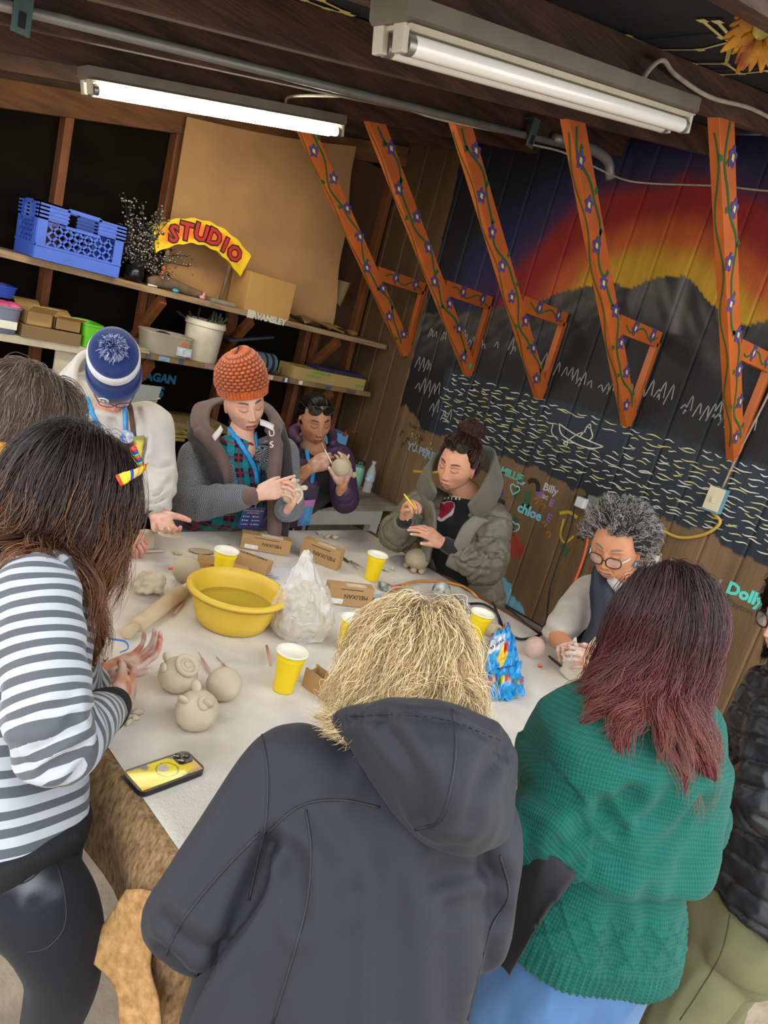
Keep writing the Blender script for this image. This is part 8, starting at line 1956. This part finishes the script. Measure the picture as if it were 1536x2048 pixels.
    for i in range(15):
        q = r0 * (1 - i / 14) + tgt * (i / 14) + 1e-6; q = q / np.linalg.norm(q, axis=1, keepdims=True); P[:, i] = C + (q * (rad + .006 + .006 * rg.rand(n)[:, None] * 0 + .010 * (i / 14) ** 2)) @ M
    def colb(t_, rv, rg): return mix(srgb('#1c1210'), srgb('#5a2c1c'), np.clip(.1 + .5 * rv * t_ + .2 * rv, 0, 1))
    hv_ = hair_obj(t, P, 18, colb, hair_mat('hair_dark_auburn', .33), 2, .0009, (.008, .009, .010), .008, .008, scalp=(C + np.array([0, -.010, .004]) @ M, rad * .97, M), frizz=.004)
    a = np.random.RandomState(6).randn(120, 3); a /= np.linalg.norm(a, axis=1, keepdims=True); loops = []
    for v in a:
        w = np.cross(v, a[int(abs(v[0]) * 100) % 120] + .01); w /= np.linalg.norm(w); w2 = np.cross(v, w); q = np.linspace(0, 4.5, 14); loops.append(bun + .045 * (np.outer(np.cos(q), w) + np.outer(np.sin(q), w2)) * np.array([1.15, 1.15, .95]) + v * .008)
    hair_obj(t, np.array(loops), 14, colb, hair_mat('hair_dark_auburn'), 5, .0009, (.008, .008, .010), .007, .007, scalp=(bun, (.042, .042, .036), np.eye(3)), frizz=.006, volname='bun')
    glasses(t, B, mat('bronze_frame', '#2a2018', .25, metal=.4), M_shade, .028, .021, .0026, .098, .105, .034, True, None, 'sunglasses', sq=2.4, off=(0, -.022, .004))
    tool_in_hand('clay_tool', 'yellow-handled needle tool held by the olive-jacketed person', D(808, 988, 3.20), D(845, 1037, 3.17), mat('yellow_handle', '#e0c020', .45), .38, .005)
person_olive()
# ---------------------------------------------------------------- grey curls, navy vest
def person_grey():
    R, F = rf((-.95, -.12)); B = Body('person with grey curly hair, tortoiseshell glasses and navy vest shaping a clay rabbit', (2.78, 1.20, 0)); t = B.t; skin = srgb('#c48660')
    hd = D(1232, 1090, 2.74); nk = D(1262, 1165, 2.86); hf = nrm(np.array([-.95, -.22, 0]) * .93 - UP * .32); B.head(hd, hf, UP + .12 * np.array([-.7, .65, 0]), nk, skin, lip=srgb('#a06a58'), brow=srgb('#6a5a50'), seed=13, scale=1.08, age=1.0, face_w=1.06)
    shl = D(1255, 1200, 2.96); chs = D(1240, 1280, 3.0); hipc = np.array([2.80, 1.20, .84])
    rs, re, rw = D(1182, 1190, 3.02), D(1115, 1262, 2.86), D(1138, 1298, 2.70); ls, le, lw = D(1330, 1240, 2.86), D(1310, 1370, 2.66), D(1218, 1340, 2.52)
    B.core([nk, shl, hipc], [.06, .09, .1], skin); B.core([rs, re, rw], [.042, .044, .030], skin); B.core([ls, le, lw], [.042, .044, .030], skin)
    hv = nrm(D(1100, 1282, 2.58) * .5 + D(1160, 1300, 2.56) * .5 - rw); hv = nrm(D(1128, 1283, 2.55) - rw); B.hand(rw, hv, nrm(np.array([.0, -.55, -.7])), 1, curls=(.35, .4, .45, .5), thumb=(.6, .3), spread=.08, skin=skin, dust=.55, seed=31)
    hv2 = nrm(D(1158, 1312, 2.50) - lw); B.hand(lw, hv2, nrm(np.array([-.1, .8, -.4])), -1, curls=(.45, .5, .5, .55), thumb=(.6, .4), skin=skin, dust=.55, seed=32)
    B.done(M_skin)
    M_ot = soft('oatmeal_jersey', '#a89d91', '#b8afa5'); mb = MB(); trunk(mb, [(hipc - UP * .1, .19, .15, R, F), (chs - UP * .03, .19, .15, R, F), (shl, .165, .11, R, F), (nk - UP * .03, .075, .075, R, F)])
    limb(mb, [shl * .3 + rs * .7, rs, rs * .5 + re * .5, re + (rw - re) * .1], [.08, .085, .078, .062], 22, 6); limb(mb, [shl * .3 + ls * .7, ls, ls * .5 + le * .5, le + (lw - le) * .2], [.08, .085, .078, .06], 22, 6)
    limb(mb, [D(1222, 1160, 2.78), D(1240, 1178, 2.76), D(1268, 1185, 2.78)], [.02, .022, .02], 12, 6); limb(mb, [D(1285, 1165, 2.86), D(1303, 1132, 2.89), D(1316, 1118, 2.91)], [.03, .028, .02], 12, 6)
    def folds(V, cid, S, U): return .006 * np.sin(V[:, 2] * 120) * np.exp(-(np.linalg.norm(V - re, axis=1) / .09) ** 2)
    garment('jersey', t, mb, M_ot, .0085, 4, .004, 3, None, folds)
    M_v = mat('navy_quilt', '#161c30', .6, .12, 10, .06, 60); mb = MB(); rings = []
    for c, w, dpt, op in ((hipc - UP * .12, .215, .175, .55), (hipc + UP * .06, .215, .175, .6), (chs - UP * .0, .205, .17, .62), (shl - UP * .01, .150, .125, .9)):
        a = np.linspace(np.pi / 2 + op * .62, np.pi / 2 + 2 * np.pi - op * .62, 28); o_ = c + np.outer(np.cos(a) * w, R) + np.outer(np.sin(a) * dpt, F); i_ = c + np.outer(np.cos(a) * (w - .02), R) + np.outer(np.sin(a) * (dpt - .02), F); rings.append(np.concatenate([o_, i_[::-1]]))
    mb.rings(rings); limb(mb, [D(1200, 1140, 2.84), D(1205, 1185, 2.80), D(1210, 1240, 2.76), D(1185, 1300, 2.76), D(1175, 1335, 2.78)], [.03, .05, .056, .05, .04], 16, 6, flat=None); garment('vest', t, mb, M_v, .008, 4, .003, 6)
    mb = MB(); hp = hipc - UP * .06; trunk(mb, [(hp + UP * .05, .17, .13, R, F), (hp - UP * .08, .17, .13, R, F)]); [limb(mb, [hp - UP * .06 + R * s_ * .085, hp - UP * .4 + R * s_ * .09, hp - UP * .72 + R * s_ * .09], [.1, .08, .065]) for s_ in (-1, 1)]; garment('trousers', t, mb, soft('dark_trousers', '#2c2c32'), .014, 3, .004)
    M = B.HM; C = hd + np.array([0, -.014, .022]) @ M; rad = np.array([.088, .108, .112]); roots = scalp_roots(420, 58, lambda v: v[2] > -.15 - .6 * (v[1] < -.1) and not (v[1] > .40 and v[2] < .50))
    def init(r, rg):
        s = np.where(r[:, 0] > .1, 1.0, -1.0); d = np.stack([s * .3, -.8 + 0 * s, .15 + 0 * s], 1) + rg.randn(len(r), 3) * .22; n = r / rad; n /= np.linalg.norm(n, axis=1, keepdims=True); return d - n * (np.sum(d * n, 1, keepdims=True) - .12)
    G = grow(C, M, rad, roots, lambda r, rg: .06 + .03 * rg.rand(len(r)), init, [], 18, .03, (.006, 24), 8, lift=.006)
    fr = np.repeat((roots[:, 1] > .15)[:, None], 1, 1)
    def colg(t_, rv, rg): return np.where((rv > .42)[:, None], srgb('#a8a29a')[None, :] * (.6 + .6 * rv)[:, None], srgb('#2c2826')[None, :] * (.7 + rv)[:, None])
    hair_obj(t, G, 28, colg, hair_mat('hair_salt_pepper', .4), 2, .0007, (.010, .010, .010), .009, .008, scalp=(C + np.array([0, -.008, 0]) @ M, rad * .97, M), frizz=.005, volcol=srgb('#3a3634'))
    glasses(t, B, mat('tortoise_frame', '#3c2416', .3, .5, 40, color2='#1c1210'), M_lens, .027, .021, .0024, .112, -.012, .034, True, mat('pearl_temple', '#b8c4cc', .3, .1), off=(0, .004, -.004))
    obj('earring', MB().blob(B.hl(-.082, -.004, -.060), (.006, .006, .010), None, 10, 8), mat('turquoise', '#4a9ab8', .4), t, smooth=True); obj('earring', MB().blob(B.hl(.082, -.004, -.060), (.006, .006, .010), None, 10, 8), MATS['turquoise'], t, smooth=True)
person_grey()
# ---------------------------------------------------------------- black puffer at the right edge
def person_puffer():
    R, F = rf((-.80, .60)); B = Body('person in black puffer jacket and olive trousers cut by the picture edge', (2.22, .22, 0)); t = B.t; skin = srgb('#d09a80')
    hd = D(1600, 1238, 2.02); nk = D(1600, 1345, 2.04); hf = nrm(np.array([-.86, .42, 0]) * .95 - UP * .22); B.head(hd, hf, UP, nk, skin, seed=17, scale=1.0)
    shl = D(1590, 1400, 2.06); chs = D(1570, 1510, 2.06); wst = D(1545, 1660, 2.05); hipc = D(1520, 1790, 2.04)
    ls, le, lw = shl - R * .17, D(1510, 1600, 1.98), D(1475, 1555, 2.0); rs, re, rw = D(1560, 1450, 1.92), D(1520, 1620, 1.86), D(1478, 1575, 1.94)
    B.core([nk, shl, hipc], [.055, .08, .09], skin); B.core([ls, le, lw], [.036, .034, .026], skin); B.core([rs, re, rw], [.036, .034, .026], skin)
    B.hand(lw, nrm(R * .9 + F * .3), -F, 1, skin=skin, scale=.9); B.hand(rw, nrm(-R * .9 + F * .3), -F, 1, skin=skin, scale=.9)
    B.done(M_skin)
    M_b = mat('black_puffer_nylon', '#13151b', .42, .15, 8, .06, 60); mb = MB()
    trunk(mb, [(hipc - UP * .0, .20, .16, R, F), (wst, .19, .15, R, F), (chs, .19, .15, R, F), (shl, .16, .11, R, F), (nk - UP * .01, .075, .075, R, F)])
    limb(mb, [shl * .3 + rs * .7, rs, rs * .5 + re * .5, re, rw], [.08, .085, .078, .074, .06], 22, 6); limb(mb, [shl * .3 + ls * .7, ls, le, lw], [.08, .085, .074, .06], 22, 6)
    limb(mb, [nk - R * .08, nk + F * .07, nk + R * .08], [.03, .032, .03], 12, 6)
    chn = [([nk + UP * .1, chs, wst, hipc - UP * .2], F, .16), ([rs, re, rw], UP, .075), ([ls, le, lw], UP, .075)]
    def puff(V, cid, S, U): return -.010 * np.exp(-(np.abs(np.sin(S * np.pi / .062)) / .22) ** 2) + .005 * vnoise(V, 26, 5) + .003 * vnoise(V, 60, 6)
    garment('puffer_jacket', t, mb, M_b, .0078, 3, .003, 4, chn, puff)
    M_t = mat('olive_cargo', '#6a6a4a', .75, .12, 7, .1, 60); mb = MB(); hp = hipc - UP * .04; trunk(mb, [(hp + UP * .02, .165, .135, R, F), (hp - UP * .1, .17, .14, R, F), (hp - UP * .15, .16, .13, R, F)])
    f1, f2 = D(1345, 2060, 2.12), D(1395, 2085, 2.36); 
    limb(mb, [hp - UP * .08 - R * .075 * -1, hp * .55 + f1 * .45 , f1 * .9 + hp * .1, np.array([f1[0] - .02, f1[1], .10])], [.105, .092, .086, .084], 22, 6); limb(mb, [hp - UP * .08 + R * .075 * -1, hp * .55 + f2 * .45, np.array([f2[0], f2[1], .10])], [.105, .092, .084], 22, 6)
    tr = garment('cargo_trousers', t, mb, M_t, .010, 4, .007, 9, None, None, 8); TT = bvh(tr); seam('side_seam', tr, TT, [(1465, 1800), (1445, 1900), (1400, 1980), (1360, 2040)], mat('olive_seam', '#45452e', .8), .002)
    for q in (f1, f2): obj('shoe', MB().blob(np.array([q[0] - .03, q[1] + .02, .05]), (.05, .13, .05), (R, F, UP), 18, 12), mat('grey_trainer', '#a8a6a2', .6), t, smooth=True)
    M = B.HM; C = hd + np.array([0, -.012, .018]) @ M; rad = np.array([.080, .100, .102]); roots = scalp_roots(200, 68, lambda v: v[2] > -.4 - .4 * (v[1] < -.1) and not (v[1] > .15 and v[2] < .7))
    def init(r, rg):
        s = np.where(r[:, 0] > 0, 1.0, -1.0); d = np.stack([s * .25, -.95 + 0 * s, -.1 + 0 * s], 1) + rg.randn(len(r), 3) * .06; n = r / rad; n /= np.linalg.norm(n, axis=1, keepdims=True); return d - n * (np.sum(d * n, 1, keepdims=True) - .06)
    G = grow(C, M, rad, roots, lambda r, rg: .22 + .05 * rg.rand(len(r)), init, [ell_collider(nk, (.08, .085, .06), R, F), ell_collider(shl - UP * .05, (.2, .13, .11), R, F)], 18, .2, (.004, 6), 8, lift=.008)
    hair_obj(t, G, 16, lambda t_, rv, rg: srgb('#22160f')[None, :] * (.7 + .9 * rv)[:, None], hair_mat('hair_dark_brown', .34), 2, .0009, (.01, .009, .008), .009, .009, scalp=(C, rad, M), frizz=.003)
    glasses(t, B, mat('black_frame', '#141414', .25), M_lens, .026, .021, .0026, .108, -.004)
person_puffer()
